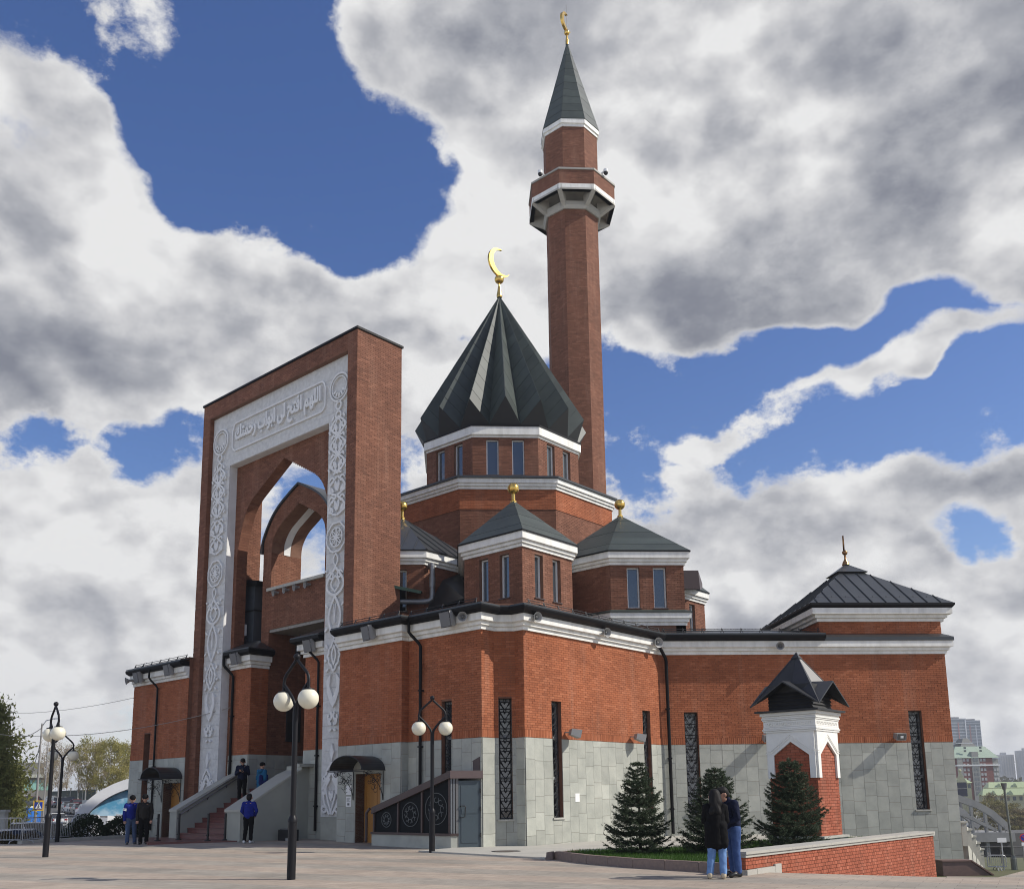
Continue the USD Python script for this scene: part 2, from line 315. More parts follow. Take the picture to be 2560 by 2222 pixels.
def brick_mat(name, dark, mid, light, tone=None, stain=0.25):
    """each brick its own tone (random per island, or a fixed tone for single brick parts), with soft staining across the wall"""
    if name in _mats: return _mats[name]
    n = {'p': ('principled_bsdf', {'roughness': 0.82, 'specular_ior_level': 0.25}), 'g': ('geometry', {})}; l = []
    n['r'] = ('rgb_ramp', {'ramp': [(0, dark), (0.12, [0.5 * (a + b) for a, b in zip(dark, mid)]), (0.45, mid), (0.75, mid), (1, light)]})
    if tone is None: n['at'] = ('attribute', {'attribute': 'tone'}); l.append(('at.fac', 'r.fac'))
    else: n['r'][1]['fac'] = tone
    n['no'] = ('noise_texture', {'scale': 0.7, 'detail': 5.0, 'roughness': 0.6}); l.append(('g.position', 'no.vector'))
    n['mr'] = ('map_range', {'from_min': 0.25, 'from_max': 0.75, 'to_min': 1 - stain, 'to_max': 1 + stain * 0.6, 'clamp': True}); l.append(('no.fac', 'mr.value'))
    n['h'] = ('hsv', {'hue': 0.5, 'saturation': 1.0}); l += [('mr.result', 'h.value'), ('r.color', 'h.color')]
    n['sm'] = ('mapping', {'scale': (1.6, 1.6, 0.16)}); l.append(('g.position', 'sm.vector'))
    n['sn'] = ('noise_texture', {'scale': 1.0, 'detail': 6.0, 'roughness': 0.65}); l.append(('sm.vector', 'sn.vector'))
    n['sr'] = ('map_range', {'from_min': 0.52, 'from_max': 0.78, 'to_min': 0.0, 'to_max': 0.30, 'clamp': True}); l.append(('sn.fac', 'sr.value'))
    n['lime'] = ('mix_color', {'b': (0.40, 0.24, 0.17)}); l += [('sr.result', 'lime.fac'), ('h.color', 'lime.a')]
    n['fn'] = ('noise_texture', {'scale': 55.0, 'detail': 3.0}); l.append(('g.position', 'fn.vector'))
    n['fm'] = ('map_range', {'from_min': 0.3, 'from_max': 0.7, 'to_min': 0.86, 'to_max': 1.1, 'clamp': True}); l.append(('fn.fac', 'fm.value'))
    n['h2'] = ('hsv', {'hue': 0.5, 'saturation': 1.0}); l += [('fm.result', 'h2.value'), ('lime.result', 'h2.color'), ('h2.color', 'p.base_color')]
    n['bu'] = ('bump', {'strength': 0.35, 'distance': 0.006}); l += [('fn.fac', 'bu.height'), ('bu.normal', 'p.normal')]
    _mats[name] = usdkit.material(stage, '/World/Looks/' + name, n, l, surface='p.BSDF')
    return _mats[name]

def glass_mat(name, tint=(0.02, 0.025, 0.03), rough=0.06):
    if name in _mats: return _mats[name]
    n = {'t': ('principled_bsdf', {'base_color': tint, 'roughness': rough, 'specular_ior_level': 0.8}), 'f': ('fresnel', {'IOR': 1.55}),
         'g': ('glossy_bsdf', {'color': (0.9, 0.9, 0.9), 'roughness': 0.03}), 'm': ('mix_closure', {})}
    l = [('f.fac', 'm.fac'), ('t.BSDF', 'm.closure1'), ('g.BSDF', 'm.closure2')]
    _mats[name] = usdkit.material(stage, '/World/Looks/' + name, n, l, surface='m.closure')
    return _mats[name]

OB = ((0.262, 0.080, 0.034), (0.330, 0.106, 0.046), (0.385, 0.135, 0.064))      # orange wall brick
BB = ((0.140, 0.060, 0.037), (0.185, 0.079, 0.048), (0.235, 0.105, 0.066))       # browner brick of portal, drum and minaret
RB = ((0.25, 0.070, 0.036), (0.335, 0.096, 0.052), (0.40, 0.130, 0.076))        # redder brick of the garden wall and kiosk
M_brick = brick_mat('wall_brick', *OB)
M_brickB = brick_mat('brown_brick', *BB)
M_brickR = brick_mat('red_brick', *RB)
M_tones = [brick_mat(f'wall_brick_tone_{i}', *OB, tone=t) for i, t in enumerate((0.08, 0.35, 0.6, 0.92))]
M_tonesR = [brick_mat(f'red_brick_tone_{i}', *RB, tone=t) for i, t in enumerate((0.08, 0.35, 0.6, 0.92))]
M_mortar = mat('mortar', (0.13, 0.055, 0.032), (0.19, 0.09, 0.055), 3.0, 0.9)
M_mortarB = mat('brown_mortar', (0.13, 0.062, 0.04), (0.19, 0.10, 0.065), 3.0, 0.9)
M_stone = [mat(f'stone_tone_{i}', tuple(np.array((0.275, 0.285, 0.250)) * k), tuple(np.array((0.385, 0.390, 0.340)) * k), 1.7, 0.6, bump=0.15, bscale=18, detail=9)
           for i, k in enumerate((0.88, 0.95, 1.0, 1.05, 1.13))]
M_stone_back = mat('stone_joint', (0.20, 0.205, 0.19), rough=0.9)
M_white = mat('white_cornice', (0.74, 0.735, 0.69), (0.50, 0.49, 0.45), 1.5, 0.6, bump=0.10, bscale=12, detail=8, sharp=(0.42, 0.85), stretch=(2.2, 2.2, 0.45))
M_carve = mat('carved_white_stone', (0.70, 0.70, 0.69), (0.60, 0.60, 0.59), 2.5, 0.7, bump=0.12, bscale=30)
M_bed = mat('stippled_white_bed', (0.60, 0.60, 0.585), (0.47, 0.47, 0.46), 6.0, 0.8, bump=0.3, bscale=45)
M_black = mat('black_gutter_metal', (0.006, 0.006, 0.007), rough=0.5, spec=0.15)
M_iron = mat('wrought_iron', (0.008, 0.008, 0.009), rough=0.5)
M_roofs = [mat(f'green_grey_roof_sheet_{i}', tuple(np.array((0.030, 0.039, 0.036)) * k), tuple(np.array((0.045, 0.056, 0.050)) * k), 1.2, 0.5, spec=0.35, bump=0.05, bscale=6) for i, k in enumerate((0.85, 1.0, 1.0, 1.18))]
M_roof = M_roofs[1]
def roof_tone(): return M_roofs[int(rng.integers(4))]
M_roofD = mat('dark_roof_sheet', (0.020, 0.023, 0.025), (0.030, 0.034, 0.036), 1.5, 0.38, spec=0.6)
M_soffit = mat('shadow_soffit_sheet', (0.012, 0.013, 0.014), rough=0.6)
M_gold = mat('gold_leaf', (0.83, 0.56, 0.16), (0.62, 0.40, 0.10), 5.0, 0.24, metal=1.0)
M_bronze = mat('dull_bronze', (0.30, 0.17, 0.08), rough=0.35, metal=1.0)
M_frame = mat('white_window_frame', (0.66, 0.67, 0.66), rough=0.4)
M_glass = glass_mat('dark_glass')
M_glass2 = glass_mat('grey_glass', (0.05, 0.06, 0.07))
M_grey = mat('grey_speaker_plastic', (0.26, 0.26, 0.255), rough=0.5)
M_greyD = mat('grey_grille', (0.13, 0.13, 0.13), rough=0.6)
M_galv = mat('galvanised_duct', (0.20, 0.205, 0.21), rough=0.45, metal=0.7)
M_brown = mat('brown_sheet', (0.055, 0.034, 0.030), rough=0.45)
M_concrete = mat('pale_concrete', (0.42, 0.41, 0.36), (0.34, 0.335, 0.30), 3.0, 0.8, bump=0.15)

# ------------------------------------------------------------------ brickwork and stone cladding as geometry
class Bricks:
    """running bond on wall planes. every brick is a small block standing proud of its mortar bed"""
    def __init__(self): self.items = []
    def wall(self, fr, u0, u1, z0, z1, holes=(), L=0.262, Hh=0.0775, proud=0.010, phase=0.0, mask=None, keep=None, reverse=0.0):
        rows = int(round((z1 - z0) / Hh)); hh = (z1 - z0) / max(rows, 1); j = 0.011
        U0, U1, Z0, Z1 = [], [], [], []
        for r in range(rows):
            a, b = z0 + r * hh, z0 + (r + 1) * hh
            cuts = sorted([(h[0], h[1]) for h in holes if h[2] < b - 0.01 and h[3] > a + 0.01])
            if mask is not None: cuts = sorted(cuts + mask((a + b) / 2))
            segs, x = [], u0
            for c, d in cuts:
                if c > x: segs.append((x, min(c, u1)))
                x = max(x, d)
            if x < u1: segs.append((x, u1))
            for s0, s1 in segs:
                off = phase + (L / 2 if r % 2 else 0)
                k0 = math.floor((s0 - u0 - off) / L); ed = u0 + off + L * np.arange(k0, k0 + int((s1 - s0) / L) + 3)
                ed = np.r_[s0, ed[(ed > s0 + 0.055) & (ed < s1 - 0.055)], s1]
                U0 += list(ed[:-1]); U1 += list(ed[1:]); Z0 += [a] * (len(ed) - 1); Z1 += [b] * (len(ed) - 1)
        U0, U1, Z0, Z1 = map(np.array, (U0, U1, Z0, Z1))
        if len(U0) == 0: return
        lo = U0 <= u0 + 1e-6; hi = U1 >= u1 - 1e-6
        U0 = U0 + np.where(lo, 0, j / 2); U1 = U1 - np.where(hi, 0, j / 2); Z0 = Z0 + j / 2; Z1 = Z1 - j / 2
        pr = proud + rng.uniform(-0.0035, 0.0035, len(U0))
        self.items.append((fr, U0, U1, Z0, Z1, pr))
    def corners(self):
        out = []
        for fr, U0, U1, Z0, Z1, pr in self.items:
            c = np.empty((len(U0), 8, 3))
            for k, (a, b, d) in enumerate(CUBE):
                c[:, k] = fr.pt(np.where(a, U1, U0), np.where(d, Z1, Z0), np.where(b, pr, -0.012))
            out.append(c)
        return np.vstack(out)

BF = np.array([[2, 6, 7, 3], [0, 2, 3, 1], [4, 5, 7, 6], [1, 3, 7, 5], [0, 4, 6, 2]])      # front and four sides, no back
def brick_mesh(c):
    n = len(c); f = (BF[None] + (np.arange(n) * 8)[:, None, None]).reshape(-1, 4)
    return c.reshape(-1, 3), np.vstack([f[:, [0, 1, 2]], f[:, [0, 2, 3]]])

CAM = np.array([0, 0, 1.6])
def emit_bricks(thing, bricks, m_all, tones=None, name='brick', limit=300):
    """the bricks that show largest become parts of their own, the rest one part"""
    c = bricks.corners(); ctr = c.mean(1); order = np.arange(len(c))
    if tones:
        nrm = np.cross(c[:, 6] - c[:, 2], c[:, 3] - c[:, 2]); area = np.linalg.norm(nrm, axis=1)
        to = CAM - ctr; dist = np.linalg.norm(to, axis=1); show = np.abs((nrm * to).sum(1)) / dist ** 3
        order = np.argsort(-show); pick, rest = order[:limit], order[limit:]
        rr = np.random.default_rng(len(c))
        for i in pick: part(thing, name, brick_mesh(c[i:i + 1]), tones[rr.choice(4, p=(0.12, 0.36, 0.36, 0.16))])
        order = rest
    if len(order): part(thing, name + '_courses', brick_mesh(c[order]), m_all, kind='stuff', tone=tones_for(order))

class Slabs:
    """stone facing in upright columns with broken joints"""
    def __init__(self): self.c, self.tone = [], []
    def wall(self, fr, u0, u1, z0, z1, holes=(), W=0.46, Ht=0.60, d=0.03, edge=0.0):
        n = max(1, int(round((u1 - u0) / W))); w = (u1 - u0) / n; g = 0.004
        for k in range(n):
            a, b = u0 + k * w, u0 + (k + 1) * w
            z = z0 - rng.uniform(0, 0.8) * Ht; zs = [z0]
            while True:
                z += Ht * rng.uniform(0.8, 1.15)
                if z > z1 - 0.12: break
                if z > z0 + 0.1: zs.append(z)
            zs.append(z1)
            for s, t in zip(zs[:-1], zs[1:]):
                pieces = [sbox(a, s, b, t)]
                for h in holes: pieces = [q for p in pieces for q in cut_rect(p, h)]
                for p in pieces:
                    x0, y0, x1, y1 = p.bounds
                    if x1 - x0 < 0.02 or y1 - y0 < 0.02: continue
                    dd = d + rng.uniform(-0.003, 0.003)
                    c = CUBE * [x1 - x0 - 2 * g, dd, y1 - y0 - 2 * g] + [x0 + g, 0, y0 + g]
                    self.c.append(fr.pt(c[:, 0], c[:, 2], c[:, 1])); self.tone.append(rng.choice(5, p=(.12, .24, .3, .22, .12)))
    def emit(self, thing, limit=300, name='stone_slab'):
        c = np.array(self.c); ctr = c.mean(1); a = np.linalg.norm(np.cross(c[:, 6] - c[:, 2], c[:, 3] - c[:, 2]), axis=1)
        show = a / ((CAM - ctr) ** 2).sum(1); order = np.argsort(-show)
        for i in order[:limit]: part(thing, name, brick_mesh(c[i:i + 1]), M_stone[self.tone[i]])
        rest = order[limit:]
        for t in range(5):
            s = [i for i in rest if self.tone[i] == t]
            if s and t == 2: part(thing, name + '_rest', brick_mesh(c[rest]), mat('stone_mixed', (0.275, 0.285, 0.250), (0.385, 0.390, 0.340), 1.7, 0.6, island=0.10, detail=9), kind='stuff', tone=tones_for(rest))

def cut_rect(p, h):
    x0, y0, x1, y1 = p.bounds; a, b, c, d = h
    if a >= x1 or b <= x0 or c >= y1 or d <= y0: return [p]
    out = []
    if a > x0: out.append(sbox(x0, y0, a, y1))
    if b < x1: out.append(sbox(b, y0, x1, y1))
    xa, xb = max(a, x0), min(b, x1)
    if c > y0: out.append(sbox(xa, y0, xb, c))
    if d < y1: out.append(sbox(xa, d, xb, y1))
    return out

def smoothstep(x, a, b):
    t = np.clip((np.asarray(x, float) - a) / (b - a), 0, 1); return t * t * (3 - 2 * t)

# ------------------------------------------------------------------ the mosque
MX, MY = 2.54, 48.5
mosque = Thing('mosque', 'red brick mosque with pleated dark cone dome, tall carved entrance portal and stone base', 'mosque', (MX, MY, 0))
BRK, BRKB, SLB = Bricks(), Bricks(), Slabs()
ZS, ZB = 3.46, 6.96

def wall_piece(name, a, b, z0, z1, holes=(), thick=0.45, mat_=None, parent=None):
    fr = between(a, b); w = float(np.hypot(b[0] - a[0], b[1] - a[1]))
    poly = sbox(0, z0, w, z1)
    for h in holes: poly = poly.difference(sbox(h[0], h[2], h[1], h[3]))
    mb = fr.extrude(MB(), poly, -thick, 0.0)
    part(parent or mosque, name, mb, mat_ or M_mortar)
    return fr, w

def brick_and_stone(fr, w, holes=(), z_low=0.0, top=ZB, cover=(0, None)):
    a, b = cover[0], (w if cover[1] is None else cover[1])
    BRK.wall(fr, a, b, ZS + 0.005, ZS + 0.255, holes, L=0.0775, Hh=0.25, proud=0.022)
    BRK.wall(fr, a, b, ZS + 0.255, top, holes)
    SLB.wall(fr, a, b, z_low, ZS, holes)

def scroll_grille(fr, u0, u1, z0, z1, d):
    """wrought iron screen: two bars, rings and paired curls"""
    mb = MB(); w = u1 - u0; c = (u0 + u1) / 2; r = 0.011
    def line(us, zs, rr=r): tube(mb, fr.pt(np.array(us), np.array(zs), d), rr, 4, cap=False)
    for u in (u0 + 0.015, u1 - 0.015): line([u, u], [z0, z1], 0.013)
    n = max(2, int((z1 - z0) / (w * 0.78))); h = (z1 - z0) / n
    for k in range(n + 1): line([u0, u1], [z0 + k * h] * 2, 0.010)
    t = np.linspace(0, 1, 9)
    for k in range(n):
        zc = z0 + (k + 0.5) * h
        for s in (-1, 1):
            th = t * 1.55 * np.pi
            rad = w * 0.25 * (1 - 0.45 * t)
            line(c + s * (w * 0.23 - rad * np.cos(th) * 0.9), zc + h * 0.02 + rad * np.sin(th) * h / w * 0.95)
            line(c + s * (w * 0.02 + w * 0.44 * t), zc + h * (-0.48 + 0.9 * t ** 1.6))
        th = np.linspace(0, 2 * np.pi, 11); line(c + w * 0.11 * np.cos(th), zc + h * 0.33 + w * 0.11 * np.sin(th))
    return mb

def slit_window(fr, u0, u1, z0, z1, reveal=0.20, sill=True, screen=True):
    mb = MB(); fr.box(mb, u0, u1, z0, z1, -reveal - 0.07, -reveal - 0.04)
    w = part(mosque, 'window', mb, M_glass)
    mb = MB(); t = 0.055; d0, d1 = -reveal - 0.04, -reveal
    third = (z1 - z0) / 3
    for a, b, c, e in ((u0, u0 + t, z0, z1), (u1 - t, u1, z0, z1), (u0 + t, u1 - t, z0, z0 + t), (u0 + t, u1 - t, z1 - 0.10, z1),
                       (u0 + t, u1 - t, z0 + third - 0.05, z0 + third + 0.06), (u0 + t, u1 - t, z0 + 2.05 * third - 0.05, z0 + 2.05 * third + 0.06)):
        fr.box(mb, a, b, c, e, d0, d1)
    part(w, 'frame', mb, mat('grey_slit_frame', (0.20, 0.205, 0.20), rough=0.5))
    if screen: part(w, 'grille', scroll_grille(fr, u0 + 0.02, u1 - 0.02, z0 + 0.03, z1 - 0.02, -reveal + 0.07), M_iron)
    if sill:
        mb = MB(); fr.box(mb, u0 - 0.06, u1 + 0.06, z0 - 0.055, z0, -reveal, 0.075); part(w, 'sill', mb, M_concrete)

def white_window(fr, u0, u1, z0, z1, reveal=0.16, t=0.055, glass=None):
    mb = MB(); fr.box(mb, u0, u1, z0, z1, -reveal - 0.07, -reveal - 0.035)
    w = part(mosque, 'window', mb, glass or M_glass2)
    mb = MB()
    for a, b, c, e in ((u0, u0 + t, z0, z1), (u1 - t, u1, z0, z1), (u0 + t, u1 - t, z0, z0 + t), (u0 + t, u1 - t, z1 - t, z1)):
        fr.box(mb, a, b, c, e, -reveal - 0.035, -reveal + 0.02)
    part(w, 'frame', mb, M_frame)
    mb = MB(); fr.box(mb, u0 - 0.05, u1 + 0.05, z0 - 0.04, z0 - 0.003, -reveal, 0.06); part(w, 'sill', mb, M_brown)

# --- lower block: walls
A_ = PQ(23.05, 19.88)[:2]; W_ = np.array([7.99, 36.10]); E_ = np.array([19.53, 36.10]); EE = np.array([19.53, 41.7])
LP = [PQ(21.62, 27.60)[:2], PQ(21.62, 24.20)[:2], PQ(21.95, 24.20)[:2], PQ(21.95, 20.74)[:2], PQ(22.56, 20.74)[:2], PQ(23.05, 20.25)[:2], A_, W_, E_, EE]
door_r = (1.02, 2.38, 0.0, 2.44); door_l = (3.24, 4.72, 0.0, 2.36)
H = {0: [door_r], 2: [(1.63, 2.11, 0.9, 4.74)], 4: [(0.13, 0.56, 0.87, 4.75)], 6: [(1.38, 1.89, 0.88, 4.72), (6.80, 7.31, 0.88, 4.72)], 7: [(0.89, 1.42, 0.88, 4.70), (9.84, 10.37, 0.88, 4.70)]}
frames = {}
for i in range(9):
    a, b = LP[i], LP[i + 1]; zl = -1.6 if i in (7, 8) else -0.4
    fr, w = wall_piece('wall', a, b, zl, 7.9 if i < 7 else 7.6, H.get(i, ()))
    frames[i] = fr
    if i == 8: continue
    brick_and_stone(fr, w, H.get(i, ()), z_low=-1.3 if i == 7 else -0.05)
    for k, h in enumerate(H.get(i, ())):
        if i != 0: slit_window(fr, *h)
wl0, wl1 = PQ(21.62, 43.30)[:2], PQ(21.62, 38.30)[:2]
frWL, wWL = wall_piece('wall', wl0, wl1, -0.4, 7.9, [(1.24, 1.80, 0.88, 4.66), door_l])
brick_and_stone(frWL, wWL, [(1.24, 1.80, 0.88, 4.66), door_l], z_low=-0.15)
slit_window(frWL, 1.24, 1.80, 0.88, 4.66, reveal=0.28, screen=False)
wall_piece('wall', PQ(27.0, 43.30)[:2], wl0, -0.4, 7.9)

def door_set(fr, h, leaf, notice):
    mb = MB(); fr.box(mb, h[0], h[1], h[2], h[3], -0.44, -0.39); d = part(mosque, 'door', mb, leaf)
    mb = MB()
    for a, b, c, e in ((h[0] + .1, h[0] + .14, .2, h[3] - .2), ((h[0] + h[1]) / 2 - .02, (h[0] + h[1]) / 2 + .02, .05, h[3] - .05), (h[1] - .14, h[1] - .1, .2, h[3] - .2)):
        fr.box(mb, a, b, c, e, -0.39, -0.375)
    part(d, 'door_moulding', mb, leaf)
    mb = MB(); fr.box(mb, (h[0] + h[1]) / 2 + .05, (h[0] + h[1]) / 2 + .08, 1.0, 1.25, -0.375, -0.33); part(d, 'handle', mb, M_iron)
    if notice:
        mb = MB(); fr.box(mb, h[1] - 0.34, h[1] - 0.06, 1.28, 1.66, -0.372, -0.366); part(d, 'notice', mb, mat('notice_paper', (0.72, 0.72, 0.70), rough=0.8))
    mb = MB(); fr.box(mb, h[0] - .02, h[0], h[2], h[3], -0.45, 0.028); fr.box(mb, h[0] - .02, h[1] + .02, h[3], h[3] + .03, -0.45, 0.028)
    part(mosque, 'door_surround', mb, M_stone[1])
M_door = mat('ochre_door_wood', (0.42, 0.20, 0.045), (0.34, 0.155, 0.035), 3.0, 0.5, stretch=(1, 1, 0.1))
door_set(frames[0], door_r, M_door, True)
door_set(frWL, door_l, M_door, False)

# --- cornice, gutter, roof of the lower block
CORN = [(0.0, ZB), (0.075, ZB), (0.075, ZB + .12), (0.06, ZB + .125), (0.15, ZB + .14), (0.15, ZB + .25), (0.135, ZB + .255), (0.26, ZB + .275), (0.26, ZB + .51), (0.0, ZB + .51)]
def eaves(pts, z=ZB, roof=True, inward=3.2, rise=0.75):
    pr = [(d, zz - ZB + z) for d, zz in CORN]
    part(mosque, 'cornice', sweep(MB(), pts, pr), M_white)
    g = [(0.30, z + .51), (0.47, z + .60), (0.50, z + .68), (0.50, z + .72), (0.33, z + .74), (0.02, z + .74), (0.02, z + .51)]
    part(mosque, 'gutter', sweep(MB(), pts, g), M_black)
    if roof:
        r = [(0.47, z + .735), (0.47, z + .79), (-inward, z + .79 + rise), (-inward, z + .73 + rise)]
        part(mosque, 'roof', sweep(MB(), pts, r), M_roofD)
PAV0 = np.array([14.55, 36.10])
eaves(LP[:8] + [PAV0])
eaves([wl0, wl1], inward=3.0)
mb = sweep(MB(), [PQ(27.0, 43.30)[:2], wl0], CORN); part(mosque, 'cornice', mb, M_white)
mb = sweep(MB(), [PAV0, E_, EE], CORN); part(mosque, 'cornice', mb, M_white)
mb = sweep(MB(), [PAV0, E_, EE], [(0.0, ZB + .51), (0.29, ZB + .51), (0.29, ZB + .66), (0.0, ZB + .82)]); part(mosque, 'cornice_flashing', mb, M_roofD)
mb = MB()                                                                          # flat deck behind the slopes
prism(mb, Polygon([PQ(24.6, 27.6)[:2], PQ(24.9, 23.5)[:2], (2.4, 33.4), (5.9, 38.7), (14.4, 38.9), (14.4, 47), (9, 55), (-4, 55), PQ(27, 43)[:2], PQ(24.6, 43)[:2]]), 7.9, 8.42)
part(mosque, 'roof_deck', mb, M_roofD)

def snow_guard(a, b, z, name='snow_guard', step=0.78, ins=0.25):
    fr = between(a, b); L = float(np.hypot(b[0] - a[0], b[1] - a[1])); mb = MB()
    for dz, dd in ((0.10, -ins), (0.19, -ins - 0.03)): tube(mb, fr.pt([0.1, L - 0.1], [z + dz] * 2, [dd] * 2), 0.014, 5)
    for k in range(int(L / step) + 1):
        u = 0.2 + k * step
        if u > L - 0.05: break
        for du in (-0.07, 0.07): tube(mb, fr.pt([u + du, u], [z - 0.02, z + 0.22], [-ins + 0.06, -ins - 0.03]), 0.013, 4)
    part(mosque, name, mb, M_iron)
for i in (0, 2, 6): snow_guard(*offset_line([LP[i], LP[i + 1]], 0.35), z=7.80)
snow_guard(*offset_line([W_, PAV0], 0.30), z=7.80); snow_guard(*offset_line([wl0, wl1], 0.35), z=7.80)

def downpipe(fr, u, ztop, zbot, d=0.10, r=0.055, neck=True):
    mb = MB()
    if neck: P = fr.pt([u - .28, u - .28, u - .22, u - .04, u, u, u], [ztop, ztop - .42, ztop - .52, ztop - .80, ztop - .92, 2.0, zbot], [.40, .40, .36, d + .06, d, d, d])
    else: P = fr.pt([u, u], [ztop, zbot], [d, d])
    tube(mb, P, r, 10); dp = part(mosque, 'downpipe', mb, M_black, smooth=40)
    for z in np.arange(zbot + 0.9, ztop - 1.0, 1.9):
        mb = MB(); fr.box(mb, u - .075, u + .075, z, z + .05, 0, d + .06); part(dp, 'bracket', mb, M_black)
downpipe(frames[2], 24.2 - 23.50, 7.62, 0.45, d=0.11)
downpipe(frames[7], 0.24, 7.62, 0.12, d=0.14, r=0.065)
downpipe(frWL, 43.3 - 40.88, 7.62, 0.3, r=0.045)

# --- entrance portal: brick border, carved white panel, arch wall
U0, UW, ZT = 38.35, 11.22, 19.72
frP = Frame(PQ(21.8, U0)[:2], (1, -1)); UC = 5.66
ring = sbox(0, -0.2, UW, ZT).difference(sbox(0.57, -0.2, UW - 0.57, 19.0))
mb = frP.extrude(MB(), ring, -1.1, 0.0)
frP.box(mb, 0, 1.50, -0.2, ZT, -2.30, -1.1); frP.box(mb, UW - 1.50, UW, -0.2, ZT, -2.30, -1.1); frP.box(mb, 1.50, UW - 1.50, 17.4, ZT, -2.30, -1.1)
portal = part(mosque, 'portal', mb, M_mortarB)
def arch_poly(c, prof, zlow):
    r = [(c + x, z) for x, z in prof]; l = [(c - x, z) for x, z in reversed(prof)]
    return Polygon(l + r[1 if prof[0][0] == 0 else 0:] + [(c + prof[-1][0], zlow), (c - prof[-1][0], zlow)]).buffer(0)
def curve(P, n=8):
    P = np.array(P, float); t = np.r_[0, np.cumsum(np.linalg.norm(np.diff(P, axis=0), axis=1))]
    from scipy.interpolate import PchipInterpolator
    s = np.linspace(0, t[-1], n * (len(P) - 1) + 1); return list(map(tuple, np.c_[PchipInterpolator(t, P[:, 0])(s), PchipInterpolator(t, P[:, 1])(s)]))
AP = [(0, 16.0)] + curve([(2.15, 14.78), (2.72, 14.25), (3.12, 13.35), (3.36, 12.3)])
OPEN_A = arch_poly(UC, AP, -0.2)
OPEN_P = sbox(UC - 3.60, -0.2, UC + 3.60, 16.42)
archwall = OPEN_P.difference(OPEN_A)
part(portal, 'arch_wall', frP.extrude(MB(), archwall, -1.1, -0.6), M_mortarB)
mb = MB(); slab(mb, frP.pt([-.06, UW + .06, UW + .06, -.06], [ZT + .01] * 4, [.06, .06, -2.36, -2.36]), 0, 0.09); part(portal, 'parapet_cap', mb, M_black)
def poly_mask(poly, u0, u1):
    def f(z):
        g = poly.intersection(LineString([(u0 - 5, z), (u1 + 5, z)])); out = []
        for s in getattr(g, 'geoms', [g]):
            if not s.is_empty: out.append((s.bounds[0], s.bounds[2]))
        return out
    return f
BRKB.wall(frP, 0, UW, 0.0, ZT, [(0.57, UW - 0.57, -1, 19.0)])
frA = Frame(frP.pt(0, 0, -0.6)[:2], (1, -1)); BRKB.wall(frA, UC - 3.6, UC + 3.6, 0.0, 16.42, mask=poly_mask(OPEN_A, 0, UW))
frS = Frame(PQ(21.8, U0 - UW)[:2], (1, 1)); BRKB.wall(frS, 0, 2.30, 7.4, ZT)
frB = Frame(PQ(21.8, U0 - 0.57)[:2], (1, 1)); BRKB.wall(frB, 0, 0.2, 0.0, 19.0)
frI = Frame(PQ(21.8, U0 - 1.50)[:2], (1, 1)); BRKB.wall(frI, 1.1, 2.30, 7.4, 17.4)
# brick lining of the arch's left reveal, course by course
for a, b in zip(AP[:-1], AP[1:]):
    pass
jl = Frame(frP.pt(UC - 3.36, 0, -0.6)[:2], (1, 1)); BRKB.wall(jl, 0, 0.5, 7.0, 12.3)
lin = [(UC - x, z) for x, z in AP]
for (ua, za), (ub, zb) in zip(lin[:-1], lin[1:]):
    L_ = math.hypot(ua - ub, za - zb); n = max(1, int(L_ / 0.0775))
    for k in range(n):
        t0, t1 = (k + .07) / n, (k + .93) / n
        P0 = np.array([ua + (ub - ua) * t0, za + (zb - za) * t0]); P1 = np.array([ua + (ub - ua) * t1, za + (zb - za) * t1])
        nn = np.array([za - zb, ub - ua]); nn = nn / np.linalg.norm(nn); nn = nn if nn[1] < 0 or nn[0] > 0 else -nn
        c = np.empty((1, 8, 3))
        for q, (i_, j_, k_) in enumerate(CUBE):
            uz = (P1 if k_ else P0) + nn * (0.010 if j_ else -0.01); c[0, q] = frP.pt(uz[0], uz[1], -1.095 + 0.49 * i_)
        BRKB.extra = getattr(BRKB, 'extra', []) + [c]

# carved panel
panel = sbox(0.57, 0.93, UW - 0.57, 19.0).difference(OPEN_P)
part(portal, 'panel_bed', frP.extrude(MB(), panel, -1.1, -0.235), M_carve)
base = sbox(0.57, -0.2, UW - 0.57, 0.93).difference(OPEN_P); 
for pg in base.geoms: part(portal, 'panel_plinth', frP.extrude(MB(), pg, -1.0, -0.21), M_stone[2])
PL, PR_ = (0.57, UC - 3.60), (UC + 3.60, UW - 0.57)
for a, b in (PL, PR_):
    z = 0.93
    while z < 16.3:
        mb = MB(); frP.box(mb, a + .003, b - .003, z + .004, z + .476, -0.235, -0.20 + rng.uniform(-.003, .003)); part(portal, 'facing_panel', mb, M_bed); z += 0.48
k = 0; u = 0.57
for z0, z1 in ((16.77, 17.5), (17.5, 18.25), (18.25, 19.0)):
    n = 9
    for i in range(n):
        mb = MB(); a = 0.57 + i * (UW - 1.14) / n; b = a + (UW - 1.14) / n
        frP.box(mb, a + .003, b - .003, max(z0, 16.43) + .004, z1 - .004, -0.235, -0.20 + rng.uniform(-.002, .002)); part(portal, 'facing_panel', mb, M_bed)
mb = MB(); frP.box(mb, PL[1], PR_[0], 16.43, 16.77, -0.235, -0.20); part(portal, 'facing_panel', mb, M_bed)
def strokes(lines, w): return unary_union([LineString(l).buffer(w / 2, cap_style=1, quad_segs=4) for l in lines])
